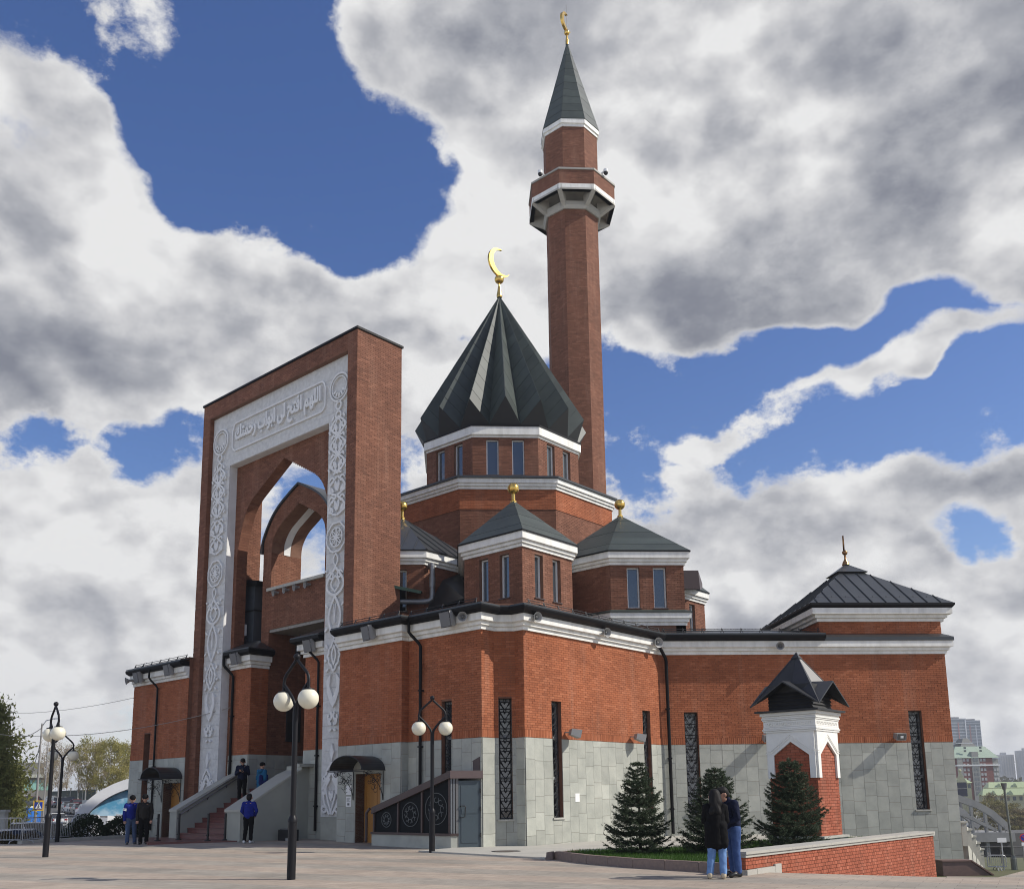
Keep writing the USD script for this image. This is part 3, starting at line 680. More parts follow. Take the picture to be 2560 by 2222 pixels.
def motif_column(cx, seed):
    """the carved strip: chain, interlaced leaves, lotus, rosette, heart, pointed oval, buds, foot arabesque"""
    S = []; T = np.linspace(0, 1, 25)
    def m(x, z): return [(cx + a, b) for a, b in zip(x, z)], [(cx - a, b) for a, b in zip(x, z)]
    def pair(x, z, w=0.07): S.append(strokes(m(np.asarray(x), np.asarray(z)), w * 1.3))
    def leaf(x, z, ang, L, w):
        t = np.linspace(0, 1, 9); y = w * np.sin(np.pi * t) ** 0.8
        P = np.r_[np.c_[t * L, y], np.c_[t[::-1] * L, -y[::-1]]]; c, s = math.cos(ang), math.sin(ang)
        for sg in (1, -1):
            Q = np.c_[cx + sg * (x + P[:, 0] * c - P[:, 1] * s), z + P[:, 0] * s + P[:, 1] * c]; S.append(Polygon(Q).buffer(0))
    def curl(x, z, r, turn, start, w=0.06, ccw=1):
        th = start + ccw * T * turn; rr = r * (1 - 0.62 * T); pair(x + rr * np.cos(th), z + rr * np.sin(th), w)
    # chain and interlace 14.2 - 17.2
    for z in (16.95, 16.55): S.append(Point(cx, z).buffer(0.20).difference(Point(cx, z).buffer(0.12)))
    for k in range(3):
        z0 = 14.15 + k * 0.78
        pair(0.42 * np.sin(np.pi * T), z0 + 0.78 * T); pair(0.20 * np.sin(np.pi * T), z0 + 0.06 + 0.66 * T, .05); curl(0.40, z0 + 0.40, 0.17, 5.0, 2.6); curl(.22, z0 + .05, .13, 4.2, 1.2, .05)
        leaf(0.06, z0 + 0.2, 1.2, 0.34, .07); leaf(0.42, z0 + 0.66, 2.2, 0.26, 0.06); leaf(.46, z0 + .1, .9, .22, .05)
    # lotus 12.3 - 13.9
    for z0 in (13.25, 12.45):
        pair(0.05 + 0.44 * np.sin(np.pi * T ** 0.8), z0 + 0.74 * T); curl(0.30, z0 + 0.62, 0.16, 5.2, 0.2); leaf(0.02, z0 + 0.15, 1.35, 0.48, 0.09); leaf(0.2, z0 + 0.12, 0.9, 0.34, 0.07); curl(.46, z0 + .2, .12, 4, 2, .05)
    # rosette 10.9 - 12.2
    rz = 11.55; th = np.linspace(0, 2 * np.pi, 97)
    rr = 0.60 + 0.035 * np.abs(np.sin(4 * th)); P = Polygon(np.c_[cx + rr * np.cos(th), rz + rr * np.sin(th)]); S.append(P.difference(P.buffer(-0.07)))
    S.append(Point(cx, rz).buffer(0.40).difference(Point(cx, rz).buffer(0.345)))
    for k in range(8):
        a = k * np.pi / 4; Q = affinity.rotate(affinity.translate(Point(0, 0).buffer(1).__class__(Point(0, 0).buffer(1)), 0, 0), 0)
        E_l = affinity.rotate(affinity.scale(Point(0, 0).buffer(0.1), 1.5, 0.72), math.degrees(a), origin=(0, 0)); E_l = affinity.translate(E_l, cx + 0.21 * math.cos(a), rz + 0.21 * math.sin(a))
        S.append(E_l.difference(E_l.buffer(-0.04)))
    S.append(Point(cx, rz).buffer(0.07))
    # bud and heart 9.2 - 10.9
    pair(0.14 * np.sin(np.pi * T), 10.40 + 0.5 * T, .05)
    pair(0.52 * np.sin(np.pi * T ** 0.72), 9.25 + 1.1 * T, .08); curl(0.26, 10.02, 0.20, 4.8, 0.4); pair(.25 * np.sin(np.pi * T), 9.4 + .62 * T, .05); leaf(0.5, 10.25, 0.3, 0.16, 0.05)
    # pointed oval 7.5 - 9.2
    pair(0.36 * np.sin(np.pi * T), 7.6 + 1.62 * T, .08); pair([0, 0.05], [8.2, 8.9], .03); leaf(0.40, 8.8, .7, 0.25, .05); leaf(.42, 8.0, -.5, .22, .05)
    # buds 5.0 - 7.5
    pair(0.34 * np.sin(np.pi * T) + 0.03 * np.sin(9 * np.pi * T), 6.35 + 1.15 * T, .07); pair(0.12 * np.sin(np.pi * T), 6.6 + 0.7 * T, .07); leaf(.36, 7.2, .9, .26, .06); leaf(.40, 6.75, .2, .2, .05); leaf(.3, 6.45, -.6, .22, .05)
    S.append(Polygon([(cx, 4.95), (cx + .20, 5.2), (cx + .36, 5.55), (cx + .40, 6.0), (cx + .16, 6.25), (cx + .22, 5.75), (cx, 5.35), (cx - .22, 5.75), (cx - .16, 6.25), (cx - .40, 6.0), (cx - .36, 5.55), (cx - .20, 5.2)]))
    curl(0.20, 4.62, 0.17, 4.6, 2.2, .08); leaf(0.05, 4.3, .6, .3, .08); leaf(0.04, 4.15, -.3, .2, .05)
    # foot arabesque 0.95 - 3.6
    S.append(Polygon([(cx, 3.62), (cx + .13, 3.3), (cx, 2.95), (cx - .13, 3.3)])); pair([0.02, .26, .3], [2.9, 2.62, 2.5], .07); pair([.02, .3, .5], [2.62, 2.25, 1.95], .08)
    pair(0.10 + 0.34 * np.sin(np.pi * T), 1.05 + 1.25 * T, .075); pair(0.30 * np.sin(1.0 * np.pi * T ** 1.4), 1.05 + 1.5 * T, .06); curl(0.42, 1.25, 0.17, 5, 3.6, .07); curl(0.44, 1.85, .15, 5, 1.2, .06); curl(.42, 2.35, .12, 4.4, 4, .05)
    leaf(0.0, 1.5, 1.3, .42, .07); leaf(.2, 2.2, .7, .3, .06)
    return unary_union(S)
for nm, (a, b) in (('left', PL), ('right', PR_)):
    cx = (a + b) / 2; g = motif_column(cx, 0).intersection(sbox(a + .03, 0.97, b - .03, 17.4)).simplify(0.006)
    
    for pg in g.geoms: part(portal, 'carving', frP.extrude(MB(), pg, -0.204, -0.115), M_carve)
    c = Point(cx + 0.02, 17.72); g = c.buffer(0.62).difference(c.buffer(0.545)).union(c.buffer(0.47).difference(c.buffer(0.43)))
    for k in range(12):
        g = g.union(affinity.rotate(affinity.translate(affinity.scale(Point(0, 0).buffer(0.08), 0.6, 1.3), cx + .02, 17.72 - 0.32), k * 30, origin=(cx + .02, 17.72)) if k in (10, 11, 0, 1, 2) else Point(cx, 17.2).buffer(.01))
    g = g.simplify(0.006)
    for pg in getattr(g, 'geoms', [g]): part(portal, 'carving', frP.extrude(MB(), pg, -0.204, -0.115), M_carve)
# inscription cartouche
ca, cb, cz0, cz1 = PL[1] + 0.18, PR_[0] - 0.18, 16.98, 18.36
fr_ = sbox(ca + .35, cz0, cb - .35, cz1).union(sbox(ca, cz0 + .35, cb, cz1 - .3)).union(Point(ca + .35, cz1 - .3).buffer(.3)).union(Point(cb - .35, cz1 - .3).buffer(.3)).union(Point(ca + .35, cz0 + .35).buffer(.35)).union(Point(cb - .35, cz0 + .35).buffer(.35))
part(portal, 'cartouche', frP.extrude(MB(), fr_.difference(fr_.buffer(-0.075)), -0.204, -0.135), M_carve)
ARABIC = [[[1784,-125,1781,-12,1800,-12,1803,-128,1785,-128]],[[1488,-139,1488,-121,1490,-111,1500,-91,1510,-80,1521,-72,1541,-64,1550,-64,1558,-69,1574,-104,1578,-108,1584,-110,1597,-110,1602,-89,1611,-71,1622,-60,1628,-57,1642,-56,1653,-63,1659,-78,1658,-93,1650,-108,1665,-110,1682,-110,1688,-108,1691,-102,1688,-12,1707,-12,1708,-15,1710,-94,1712,-103,1716,-108,1723,-110,1739,-109,1743,-103,1740,-12,1759,-12,1763,-92,1762,-108,1758,-118,1748,-126,1736,-129,1719,-129,1708,-125,1702,-119,1692,-127,1683,-129,1665,-129,1666,-144,1662,-153,1657,-158,1649,-162,1631,-163,1615,-157,1607,-150,1600,-137,1599,-128,1579,-129,1565,-122,1556,-130,1542,-131,1527,-125,1512,-110,1507,-124,1507,-139,1517,-186,1501,-191,1498,-190,1495,-179],[1618,-128,1623,-139,1629,-143,1640,-145,1648,-138,1648,-132,1641,-125,1626,-123,1618,-124],[1619,-97,1618,-109,1629,-106,1637,-99,1640,-90,1640,-81,1638,-75,1631,-75,1625,-82],[1524,-94,1532,-106,1538,-110,1551,-112,1555,-110,1553,-97,1545,-84,1531,-88]],[[1415,-125,1412,-12,1431,-12,1434,-128,1416,-128]],[[1150,-152,1150,-137,1152,-128,1161,-110,1170,-100,1184,-90,1208,-79,1201,-76,1181,-72,1156,-74,1153,-56,1166,-53,1182,-53,1196,-56,1226,-67,1244,-68,1245,-88,1232,-89,1232,-93,1240,-106,1254,-110,1269,-110,1279,-107,1286,-93,1289,-76,1306,-79,1304,-102,1309,-108,1331,-111,1352,-111,1365,-109,1372,-105,1374,-100,1350,-100,1343,-97,1336,-88,1335,-72,1341,-56,1350,-46,1357,-42,1372,-41,1381,-45,1388,-52,1392,-60,1396,-78,1394,-102,1389,-112,1380,-121,1367,-127,1356,-129,1315,-129,1303,-126,1294,-118,1286,-125,1277,-128,1243,-128,1232,-124,1224,-117,1219,-107,1218,-95,1217,-94,1196,-102,1186,-109,1175,-121,1169,-137,1169,-148,1174,-160,1187,-169,1201,-172,1217,-172,1244,-166,1249,-182,1242,-185,1216,-191,1198,-191,1177,-186,1165,-179,1159,-173,1152,-161],[1355,-78,1363,-83,1377,-81,1376,-72,1372,-62,1366,-59,1359,-61,1354,-70]],[[1354,-18,1355,-9,1361,-4,1368,-4,1374,-9,1375,-18,1368,-25,1359,-24]],[[1299,-54,1300,-46,1306,-41,1316,-43,1319,-48,1317,-58,1312,-61,1304,-60]],[[1274,-54,1276,-44,1281,-41,1291,-43,1294,-48,1292,-58,1287,-61,1277,-59]],[[941,-132,942,-112,948,-94,965,-99,960,-117,960,-127,963,-135,973,-143,991,-147,1017,-145,1027,-142,1034,-137,1036,-130,1033,-125,1015,-118,1019,-99,1050,-109,1074,-109,1078,-103,1075,-12,1094,-12,1098,-97,1096,-112,1087,-124,1071,-129,1054,-129,1053,-141,1043,-153,1023,-162,1005,-165,976,-164,957,-157,945,-145]],[[866,-125,863,-12,882,-12,885,-128,867,-128]],[[734,-165,730,-146,756,-141,764,-137,770,-130,769,-129,755,-129,744,-126,736,-119,734,-115,733,-100,735,-92,742,-79,748,-73,759,-68,769,-68,777,-71,785,-78,791,-89,794,-110,815,-110,822,-108,826,-101,825,-86,818,-62,837,-57,844,-82,845,-104,840,-117,834,-123,822,-128,791,-129,785,-142,775,-152,754,-162],[752,-105,758,-110,775,-109,773,-96,771,-92,765,-88,760,-88,754,-93]],[[814,-150,819,-144,827,-143,833,-148,834,-156,831,-161,821,-163,816,-160]],[[696,-125,693,-12,712,-12,715,-128,697,-128]],[[526,-102,526,-89,531,-69,548,-72,545,-86,545,-95,548,-102,559,-109,569,-111,612,-112,638,-109,650,-105,656,-98,656,-89,649,-64,665,-59,668,-61,675,-87,674,-105,670,-113,665,-118,651,-125,624,-130,573,-131,554,-128,538,-121,530,-113]],[[590,-159,591,-151,597,-146,605,-147,610,-153,608,-163,603,-166,593,-164]],[[418,-165,411,-147,429,-140,440,-132,445,-126,450,-113,450,-104,440,-77,458,-70,464,-83,469,-102,468,-119,462,-134,458,-140,445,-152]],[[9,-102,10,-83,14,-69,17,-69,31,-73,28,-86,28,-95,34,-105,43,-109,60,-112,92,-112,107,-110,118,-105,121,-101,123,-91,119,-12,138,-12,142,-97,145,-105,154,-110,170,-109,177,-105,182,-93,185,-76,202,-79,200,-102,203,-107,214,-110,229,-109,234,-103,239,-91,249,-76,259,-68,267,-65,277,-65,286,-69,297,-83,305,-102,308,-106,317,-110,338,-109,356,-105,370,-100,380,-93,376,-89,361,-84,330,-84,327,-66,331,-65,354,-64,369,-68,394,-81,409,-83,411,-94,411,-101,395,-104,371,-118,353,-125,331,-129,312,-129,302,-126,296,-122,293,-126,283,-131,266,-129,258,-125,248,-116,238,-126,229,-129,205,-128,196,-124,191,-118,177,-127,167,-129,150,-129,138,-124,133,-117,128,-122,109,-129,93,-131,55,-131,37,-128,24,-123,13,-113],[256,-97,264,-108,272,-112,279,-113,285,-108,285,-103,279,-89,271,-83,264,-85,260,-89]],[[195,-54,196,-46,202,-41,212,-43,215,-48,213,-58,208,-61,200,-60]],[[170,-54,172,-44,177,-41,187,-43,190,-48,188,-58,183,-61,173,-59]],[[59,-82,60,-80,73,-77,77,-73,77,-71,66,-60,66,-53,68,-49,78,-40,89,-36,95,-48,84,-53,82,-58,89,-65,93,-72,92,-81,82,-89,66,-94,63,-94]]]
polys = []
for g in ARABIC:
    rs = [[(r[i], r[i + 1]) for i in range(0, len(r), 2)] for r in g]; polys.append(Polygon(rs[0], rs[1:]).buffer(0))
tx = unary_union(polys); bx = tx.bounds; sx = (cb - ca - 0.62) / (bx[2] - bx[0]); sy = 1.02 / (bx[3] - bx[1])
tx = affinity.affine_transform(tx, [sx, 0, 0, sy, ca + .31 - bx[0] * sx, cz0 + .19 - bx[1] * sy]).buffer(0.018)
part(portal, 'inscription', frP.extrude(MB(), tx, -0.204, -0.10), M_carve, label='raised Arabic prayer lettering in the white cartouche')
# the shallow relief of small stems behind the letters
S = []
r_ = np.random.default_rng(3)
for k in range(26):
    x, z = r_.uniform(ca + .3, cb - .3), r_.uniform(cz0 + .2, cz1 - .15); t = np.linspace(0, r_.uniform(2.5, 5), 10); s = r_.choice([-1, 1])
    S.append(LineString(np.c_[x + s * .09 * (1 - t / 8) * np.cos(t), z + .09 * (1 - t / 8) * np.sin(t)]).buffer(.013))
part(portal, 'fine_relief', frP.extrude(MB(), unary_union(S).simplify(.004), -0.204, -0.185), M_carve, kind='stuff')

# --- porch behind the arch
frW = Frame(PQ(22.35, U0)[:2], (1, -1)); uL, uR = U0 - 34.55, U0 - 30.72
for a, b, q0, q1 in ((UC - 3.36, uL, 0, 0), (uR, UC + 3.36, 0, 0)):
    mb = frW.box(MB(), a, b, -0.2, 7.3, -0.85, 0.0) ; mb = MB(); frW.box(mb, a, b, -0.2, 7.3, -0.85, 0.0); part(mosque, 'porch_wall', mb, M_mortar)
    BRK.wall(frW, a, b, ZS, 7.12); SLB.wall(frW, a, b, -0.1, ZS, W=0.5)
    e0, e1 = frW.pt(a, 0)[:2], frW.pt(b, 0)[:2]
    back = [PQ(23.2, U0 - a)[:2], PQ(23.2, U0 - b)[:2]]
    path = [e0, e1, back[1]] if a < UC - 3 else [back[0], e0, e1]
    part(mosque, 'cornice', sweep(MB(), path, [(d, z + .16) for d, z in CORN]), M_white)
    part(mosque, 'gutter', sweep(MB(), path, [(0.0, 7.63), (0.30, 7.63), (0.46, 7.72), (0.48, 7.85), (0.0, 7.87)]), M_black)
    part(mosque, 'roof', sweep(MB(), path, [(0.46, 7.86), (0.46, 7.90), (-0.75, 8.45), (-0.75, 7.86)]), M_roofD)
frWs = Frame(PQ(22.35, 34.55)[:2], (1, 1)); BRK.wall(frWs, 0, 0.85, ZS, 7.12); SLB.wall(frWs, 0, 0.85, -0.1, ZS)
frQ = Frame(PQ(23.2, U0)[:2], (1, -1)); QC = U0 - 32.66
PO = curve([(0, 14.99), (0.5, 14.76), (1.63, 14.08), (2.2, 13.42), (2.56, 12.7), (2.62, 12.35)], 4)
PI = [(0, 14.17)] + curve([(1.22, 13.52), (1.65, 13.15), (1.87, 12.75), (1.92, 12.3)], 4)
body = arch_poly(QC, PO, -0.2).intersection(sbox(QC - 2.52, -0.2, QC + 2.52, 20))
win = arch_poly(QC, PI, 10.67); low = sbox(QC - 1.95, -0.2, QC + 1.95, 8.85)
shell = body.difference(win).difference(low)
part(mosque, 'porch', frQ.extrude(MB(), shell, -1.56, 0.0), M_mortarB)
cut = unary_union([win, low]); cutm = poly_mask(cut, 0, 12); outm = body
def porch_mask(z):
    g = LineString([(QC - 9, z), (QC + 9, z)]).difference(body.difference(cut)); return [(s.bounds[0], s.bounds[2]) for s in getattr(g, 'geoms', [g]) if not s.is_empty]
BRKB.wall(frQ, QC - 2.52, QC + 2.52, 7.3, 14.9, mask=porch_mask)
jl = Frame(PQ(23.2, U0 - QC + 1.92)[:2], (1, 1)); BRKB.wall(jl, 0, 1.56, 10.7, 12.3)
lin = [(QC - x, z) for x, z in PI]
for (ua, za), (ub, zb) in zip(lin[:-1], lin[1:]):
    for d0, d1, m_ in ((-0.60, -0.02, 'soffit_brick'), (-0.95, -0.62, 'soffit_white'), (-1.55, -0.97, 'soffit_brick')):
        mb = MB(); nn = np.array([za - zb, ub - ua]); nn = nn / np.linalg.norm(nn); nn = nn if nn[1] < 0 else -nn
        tk = 0.015 if m_ == 'soffit_brick' else 0.03
        slab(mb, frQ.pt([ua, ub, ub + nn[0] * tk, ua + nn[0] * tk], [za, zb, zb + nn[1] * tk, za + nn[1] * tk], [d0] * 4), 0, d1 - d0, n=frQ.n)
        part(mosque, 'arch_soffit', mb, M_mortarB if m_ == 'soffit_brick' else M_carve)
top = [(QC - x, z) for x, z in reversed(PO)] + [(QC + x, z) for x, z in PO[1:]]
outer = LineString(top).buffer(0.09, single_sided=False, cap_style=2).difference(body)
part(mosque, 'porch_roof', frQ.extrude(MB(), outer, -1.62, 0.10), M_roofD)
mb = MB(); frQ.box(mb, QC - 2.05, QC + 2.0, 10.55, 10.68, -1.6, 0.14); part(mosque, 'sill', mb, M_concrete)
# door recess
mb = MB(); frQ.box(mb, QC - 2.2, QC - 1.95, -0.2, 8.85, -3.4, -1.56); frQ.box(mb, QC + 1.95, QC + 2.2, -0.2, 8.85, -3.4, -1.56); frQ.box(mb, QC - 2.2, QC + 2.2, -0.2, 9.1, -3.6, -3.4); part(mosque, 'recess_wall', mb, M_mortarB)
BRKB.wall(Frame(PQ(23.2, U0 - QC + 1.95)[:2], (1, 1)), 0, 3.4, ZS, 8.85); SLB.wall(Frame(PQ(23.2, U0 - QC + 1.95)[:2], (1, 1)), 0, 3.4, 1.9, ZS)
mb = MB(); frQ.box(mb, QC - 1.95, QC + 1.95, 8.72, 8.86, -3.4, -0.03); part(mosque, 'recess_soffit', mb, mat('mosaic_soffit', (0.20, 0.19, 0.17), (0.30, 0.28, 0.25), 9.0, 0.7))
frJ = Frame(PQ(23.2, 34.61)[:2], (1, 1)); mb = MB(); frJ.box(mb, 1.0, 1.75, 4.05, 5.75, 0.012, 0.05); part(mosque, 'window', mb, M_glass)
mb = MB(); frQ.box(mb, QC - 1.3, QC + 1.3, 2.0, 5.2, -3.39, -3.3); part(mosque, 'door', mb, mat('dark_entrance_door', (0.03, 0.018, 0.012), rough=0.4))
# flue beside the porch
fx = Frame(PQ(23.3, U0)[:2], (1, -1)); a, b = U0 - 36.70, U0 - 35.95
mb = MB(); fx.box(mb, a, b, 7.6, 11.2, -0.5, 0.0); fl = part(mosque, 'flue', mb, mat('grey_blue_sheet', (0.05, 0.058, 0.068), rough=0.5))
mb = MB(); slab(mb, fx.pt([a - .1, b + .4, b + .4, a - .1], [11.35, 11.1, 11.1, 11.35], [.15, .15, -.6, -.6]), -0.12, 0.10); part(fl, 'cap', mb, M_black)
mb = MB(); fx.box(mb, a - .03, b + .03, 9.9, 9.96, -.53, .03); part(fl, 'band', mb, M_iron)
downpipe(frW, UC - 3.36 + 0.28, 7.75, 2.3, r=0.06); downpipe(frW, UC + 3.36 - 0.42, 7.75, 0.4, r=0.05)

# --- octagon under the dome, drum and dome
def octagon(c, a, z0, z1, faces, bricks, m_, name, n=8, rot=0.0, holes=(), proud=0.010, zb=None):
    P = ngon(c, a, n, rot); k = len(P)
    for i in range(k):
        p, q = P[i], P[(i + 1) % k]; w = float(np.linalg.norm(q - p))
        hs = holes if i in faces else ()
        fr, w = wall_piece(name, p, q, z0, z1, hs, thick=0.5, mat_=m_)
        if i in faces:
            bricks.wall(fr, 0, w, zb if zb is not None else z0, z1, hs, proud=proud)
            yield i, fr, w
NEAR = (7, 0, 1, 6, 2)
list(octagon((MX, MY), 5.5, 7.8, 15.0, NEAR, BRKB, M_mortarB, 'octagon_wall', zb=9.0))
list(octagon((MX, MY), 5.53, 15.0, 15.98, NEAR, BRK, M_mortar, 'octagon_frieze'))
def ring_cornice(c, a, z, h, d, n=8, rot=0.0, steps=3, m_=None, name='cornice'):
    P = ngon(c, a, n, rot)
    pr = [(0, z)]
    f = (0.28, 0.27, 0.45); zz = z
    for s in range(steps):
        dd = d * (s + 1) / steps; hh = h * f[s] / sum(f[:steps]); pr += [(dd, zz), (dd, zz + hh - .012), (dd - .02, zz + hh - .006)]; zz += hh
    pr[-1] = (0, z + h)
    part(mosque, name, sweep(MB(), P, pr, closed=True), m_ or M_white)
ring_cornice((MX, MY), 5.53, 15.98, 0.50, 0.22)
part(mosque, 'octagon_roof', sweep(MB(), ngon((MX, MY), 5.53), [(0.0, 16.48), (0.30, 16.48), (0.30, 16.58), (-1.62, 17.22), (-1.62, 16.6)], closed=True), M_roofD)
DW = [(0.69, 1.30, 17.26, 19.12), (1.97, 2.58, 17.26, 19.12)]
for i, fr, w in octagon((MX, MY), 3.95, 17.0, 19.20, NEAR, BRKB, M_mortarB, 'drum_wall', holes=DW, zb=17.1):
    for h in DW: white_window(fr, *h)
part(mosque, 'cornice', sweep(MB(), ngon((MX, MY), 3.95), [(0, 19.2), (.05, 19.2), (.05, 19.30), (.16, 19.32), (.16, 19.74), (0, 19.74)], closed=True), M_white)
ring0 = ngon((MX, MY), 3.95, 8)
part(mosque, 'dome_base', sweep(MB(), ring0, [(0.0, 19.74), (0.19, 19.74), (0.19, 19.82), (-0.3, 20.0), (-0.3, 19.74)], closed=True), M_black)
C_ = np.array([MX, MY, 0]); APEX = C_ + [0, 0, 29.1]
rid = [C_ + [4.65 * math.sin(t), -4.65 * math.cos(t), 21.10] for t in np.arange(16) * math.pi / 8]
val = [C_ + [4.02 * math.sin(t), -4.02 * math.cos(t), 19.92] for t in (np.arange(16) + .5) * math.pi / 8]
def lerp(a, b, t): return a + (b - a) * t
back = MB(); under = MB(); rows = np.r_[np.linspace(0, 0.78, 11), 0.9, 0.992]
for i in range(16):
    for va in (val[i], val[i - 1]):
        n_ = np.cross(va - rid[i], APEX - rid[i]); n_ /= np.linalg.norm(n_)
        if n_ @ (rid[i] - C_ - [0, 0, 19]) < 0: n_ = -n_
        slab(back, [rid[i], va, APEX], -0.03, -0.004, n=n_)
        facing = n_ @ (CAM - rid[i]) > -3 and rid[i][1] < MY + 2.5
        for k in range(len(rows) - 1):
            a, b = rows[k] + (0.0025 if k else 0), rows[k + 1]
            q = [lerp(rid[i], APEX, a), lerp(va, APEX, a), lerp(va, APEX, b), lerp(rid[i], APEX, b)]
            mb = slab(MB() if facing else back, q, -0.004, 0.012 + 0.004 * (k % 2), n=n_)
            if facing: part(mosque, 'dome_panel', mb, roof_tone())
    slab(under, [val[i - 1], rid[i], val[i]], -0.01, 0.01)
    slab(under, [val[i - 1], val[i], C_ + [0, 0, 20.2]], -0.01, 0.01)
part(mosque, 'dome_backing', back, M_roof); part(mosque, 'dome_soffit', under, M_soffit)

def crescent(parent, base, r, rot, zc, thick=0.10, m_=None, open_ang=20, stalk=None):
    """ball finial with an upright crescent whose plane is turned by rot"""
    g = Point(0, 0).buffer(r, quad_segs=16).difference(Point(r * 0.27, 0).buffer(r * 0.87, quad_segs=16)); g = affinity.rotate(g, open_ang, origin=(0, 0))
    fr = Frame(base[:2], (math.cos(rot), math.sin(rot))); mb = MB()
    fr.extrude(mb, affinity.translate(g, 0, zc), -thick / 2, thick / 2); part(parent, 'crescent', mb, m_ or M_gold)
mb = lathe(MB(), [(0.14, 29.0), (0.16, 29.12), (0.05, 29.8), (0.055, 29.88)], (MX, MY, 0), 16); fin = part(mosque, 'finial', mb, M_gold, smooth=40)
mb = MB().tm(trimesh.creation.icosphere(3, 0.26)); v, f = mb.get(); mb = MB().add(v + [MX, MY, 30.10], f); part(fin, 'ball', mb, M_gold, smooth=True)
crescent(fin, (MX + .02, MY), 0.84, 0.72, 31.10, thick=0.13, open_ang=24)

# --- small towers round the octagon
def shingles(quad3, rows_, lift=0.012, name='roof_panel', m_=None):
    """horizontal sheets on a triangular facet: quad3 = left eave, right eave, apex"""
    l, r, a = map(np.asarray, quad3); n_ = np.cross(r - l, a - l); n_ /= np.linalg.norm(n_)
    for k in range(rows_):
        t0, t1 = k / rows_ + .004, (k + 1) / rows_
        mb = slab(MB(), [lerp(l, a, t0), lerp(r, a, t0), lerp(r, a, t1), lerp(l, a, t1)], 0.0, lift + .005 * (k % 2), n=n_); part(mosque, name, mb, m_ or roof_tone())
def gold_ball(c, z, r=0.24, stem=0.34):
    mb = lathe(MB(), [(0.13, z - .05), (0.13, z + .05), (0.075, z + .09), (0.07, z + stem), (.10, z + stem + .03)], (c[0], c[1], 0), 14); f_ = part(mosque, 'finial', mb, M_gold, smooth=40)
    s = trimesh.creation.icosphere(3, r); part(f_, 'ball', (s.vertices + [c[0], c[1], z + stem + r], s.faces), M_gold, smooth=True)
def turret(P, z0, z1, vis, apex, holes, rows_=6, seam=False, bricks=BRK, eave=0.26, zb=None):
    k = len(P)
    for i in range(k):
        p, q = P[i], P[(i + 1) % k]; hs = holes.get(i, ())
        fr, w = wall_piece('turret_wall', p, q, z0, z1, hs, thick=0.4, mat_=M_mortarB)
        if i in vis: BRKB.wall(fr, 0, w, zb or z0, z1, hs)
        for h in hs: white_window(fr, *h)
    part(mosque, 'cornice', sweep(MB(), P, [(0, z1), (.07, z1), (.07, z1 + .11), (.05, z1 + .115), (.14, z1 + .13), (.14, z1 + .24), (.12, z1 + .245), (.23, z1 + .26), (.23, z1 + .53), (0, z1 + .53)], closed=True), M_white)
    O = offset_line(P, eave, True); ze = z1 + 0.56; A = np.array(apex); core = MB()
    for i in range(k):
        l, r = np.r_[O[i], ze], np.r_[O[(i + 1) % k], ze]; core.add([l, r, A], [[0, 1, 2]])
        if i in vis and not seam: shingles((l, r, A), rows_)
        if i in vis and seam:
            n_ = np.cross(r - l, A - l); n_ /= np.linalg.norm(n_); L = np.linalg.norm(r - l); m = MB()
            for s in np.arange(0.02, 1.0, 0.55 / L):
                b0 = lerp(l, r, s); t = min(1.0, 2 * min(s, 1 - s)); mid = lerp(l, r, .5)
                b1 = b0 + (A - mid) * t * 0.98; tube(m, [b0 + n_ * .02, b1 + n_ * .02], 0.018, 4)
            part(mosque, 'roof_seam', m, M_roofD)
    core.add([np.r_[o, ze] for o in O], [[0, j + 1, j] for j in range(1, k - 1)])
    part(mosque, 'turret_roof', core, M_roofD if seam else M_roof)
    part(mosque, 'eave_edge', sweep(MB(), P, [(0.0, ze - .04), (eave + .01, ze - .04), (eave + .01, ze + .012), (0, ze + .012)], closed=True), M_black)
T1 = np.array([(0.38, 39.0), (0.38, 35.06), (2.44, 33.0), (4.50, 35.06), (4.50, 39.0)])
w1 = [(0.78, 1.24, 8.72, 10.36), (1.82, 2.28, 8.72, 10.36)]; w2 = [(0.70, 1.16, 8.72, 10.36), (1.74, 2.20, 8.72, 10.36)]
turret(T1, 7.9, 10.50, (1, 2), (2.40, 36.75, 13.42), {1: w1, 2: w2}, zb=8.4)
gold_ball((2.40, 36.75), 13.36)
T2 = np.array([(4.2, 43.2), (4.2, 39.12), (6.32, 37.0), (9.34, 37.0), (9.34, 43.2)])
turret(T2, 7.9, 10.80, (1, 2, 3), (7.45, 40.5, 13.95), {2: [(0.68, 1.19, 9.02, 10.72), (1.76, 2.29, 9.02, 10.72)]}, zb=8.4)
gold_ball((7.45, 40.5), 13.9)
part(mosque, 'cornice', sweep(MB(), T2, [(0, 8.30), (.05, 8.30), (.05, 8.42), (.12, 8.44), (.12, 8.56), (.20, 8.58), (.20, 8.80), (0, 8.80)], closed=True), M_white)
part(mosque, 'cornice_flashing', sweep(MB(), T2, [(0, 8.80), (.24, 8.80), (.24, 8.85), (0, 8.96)], closed=True), M_roof)
T3 = np.array([(-4.2, 43.6), (-4.2, 37.0), (-1.22, 37.0), (0.9, 39.12), (0.9, 42.1), (-0.6, 43.6)])
turret(T3, 7.9, 10.80, (1, 2), (-2.3, 40.3, 13.75), {1: [(1.76, 2.29, 8.9, 10.6)]}, seam=True, zb=8.4)
gold_ball((-2.3, 40.3), 13.7)
T4 = np.array([(9.4, 44.3), (10.75, 42.95), (12.15, 44.35), (12.15, 47.0), (9.4, 47.0)])
turret(T4, 7.9, 10.66, (0, 1), (11.0, 46.3, 13.2), {1: [(0.55, 1.05, 8.3, 10.5)]}, zb=8.0)
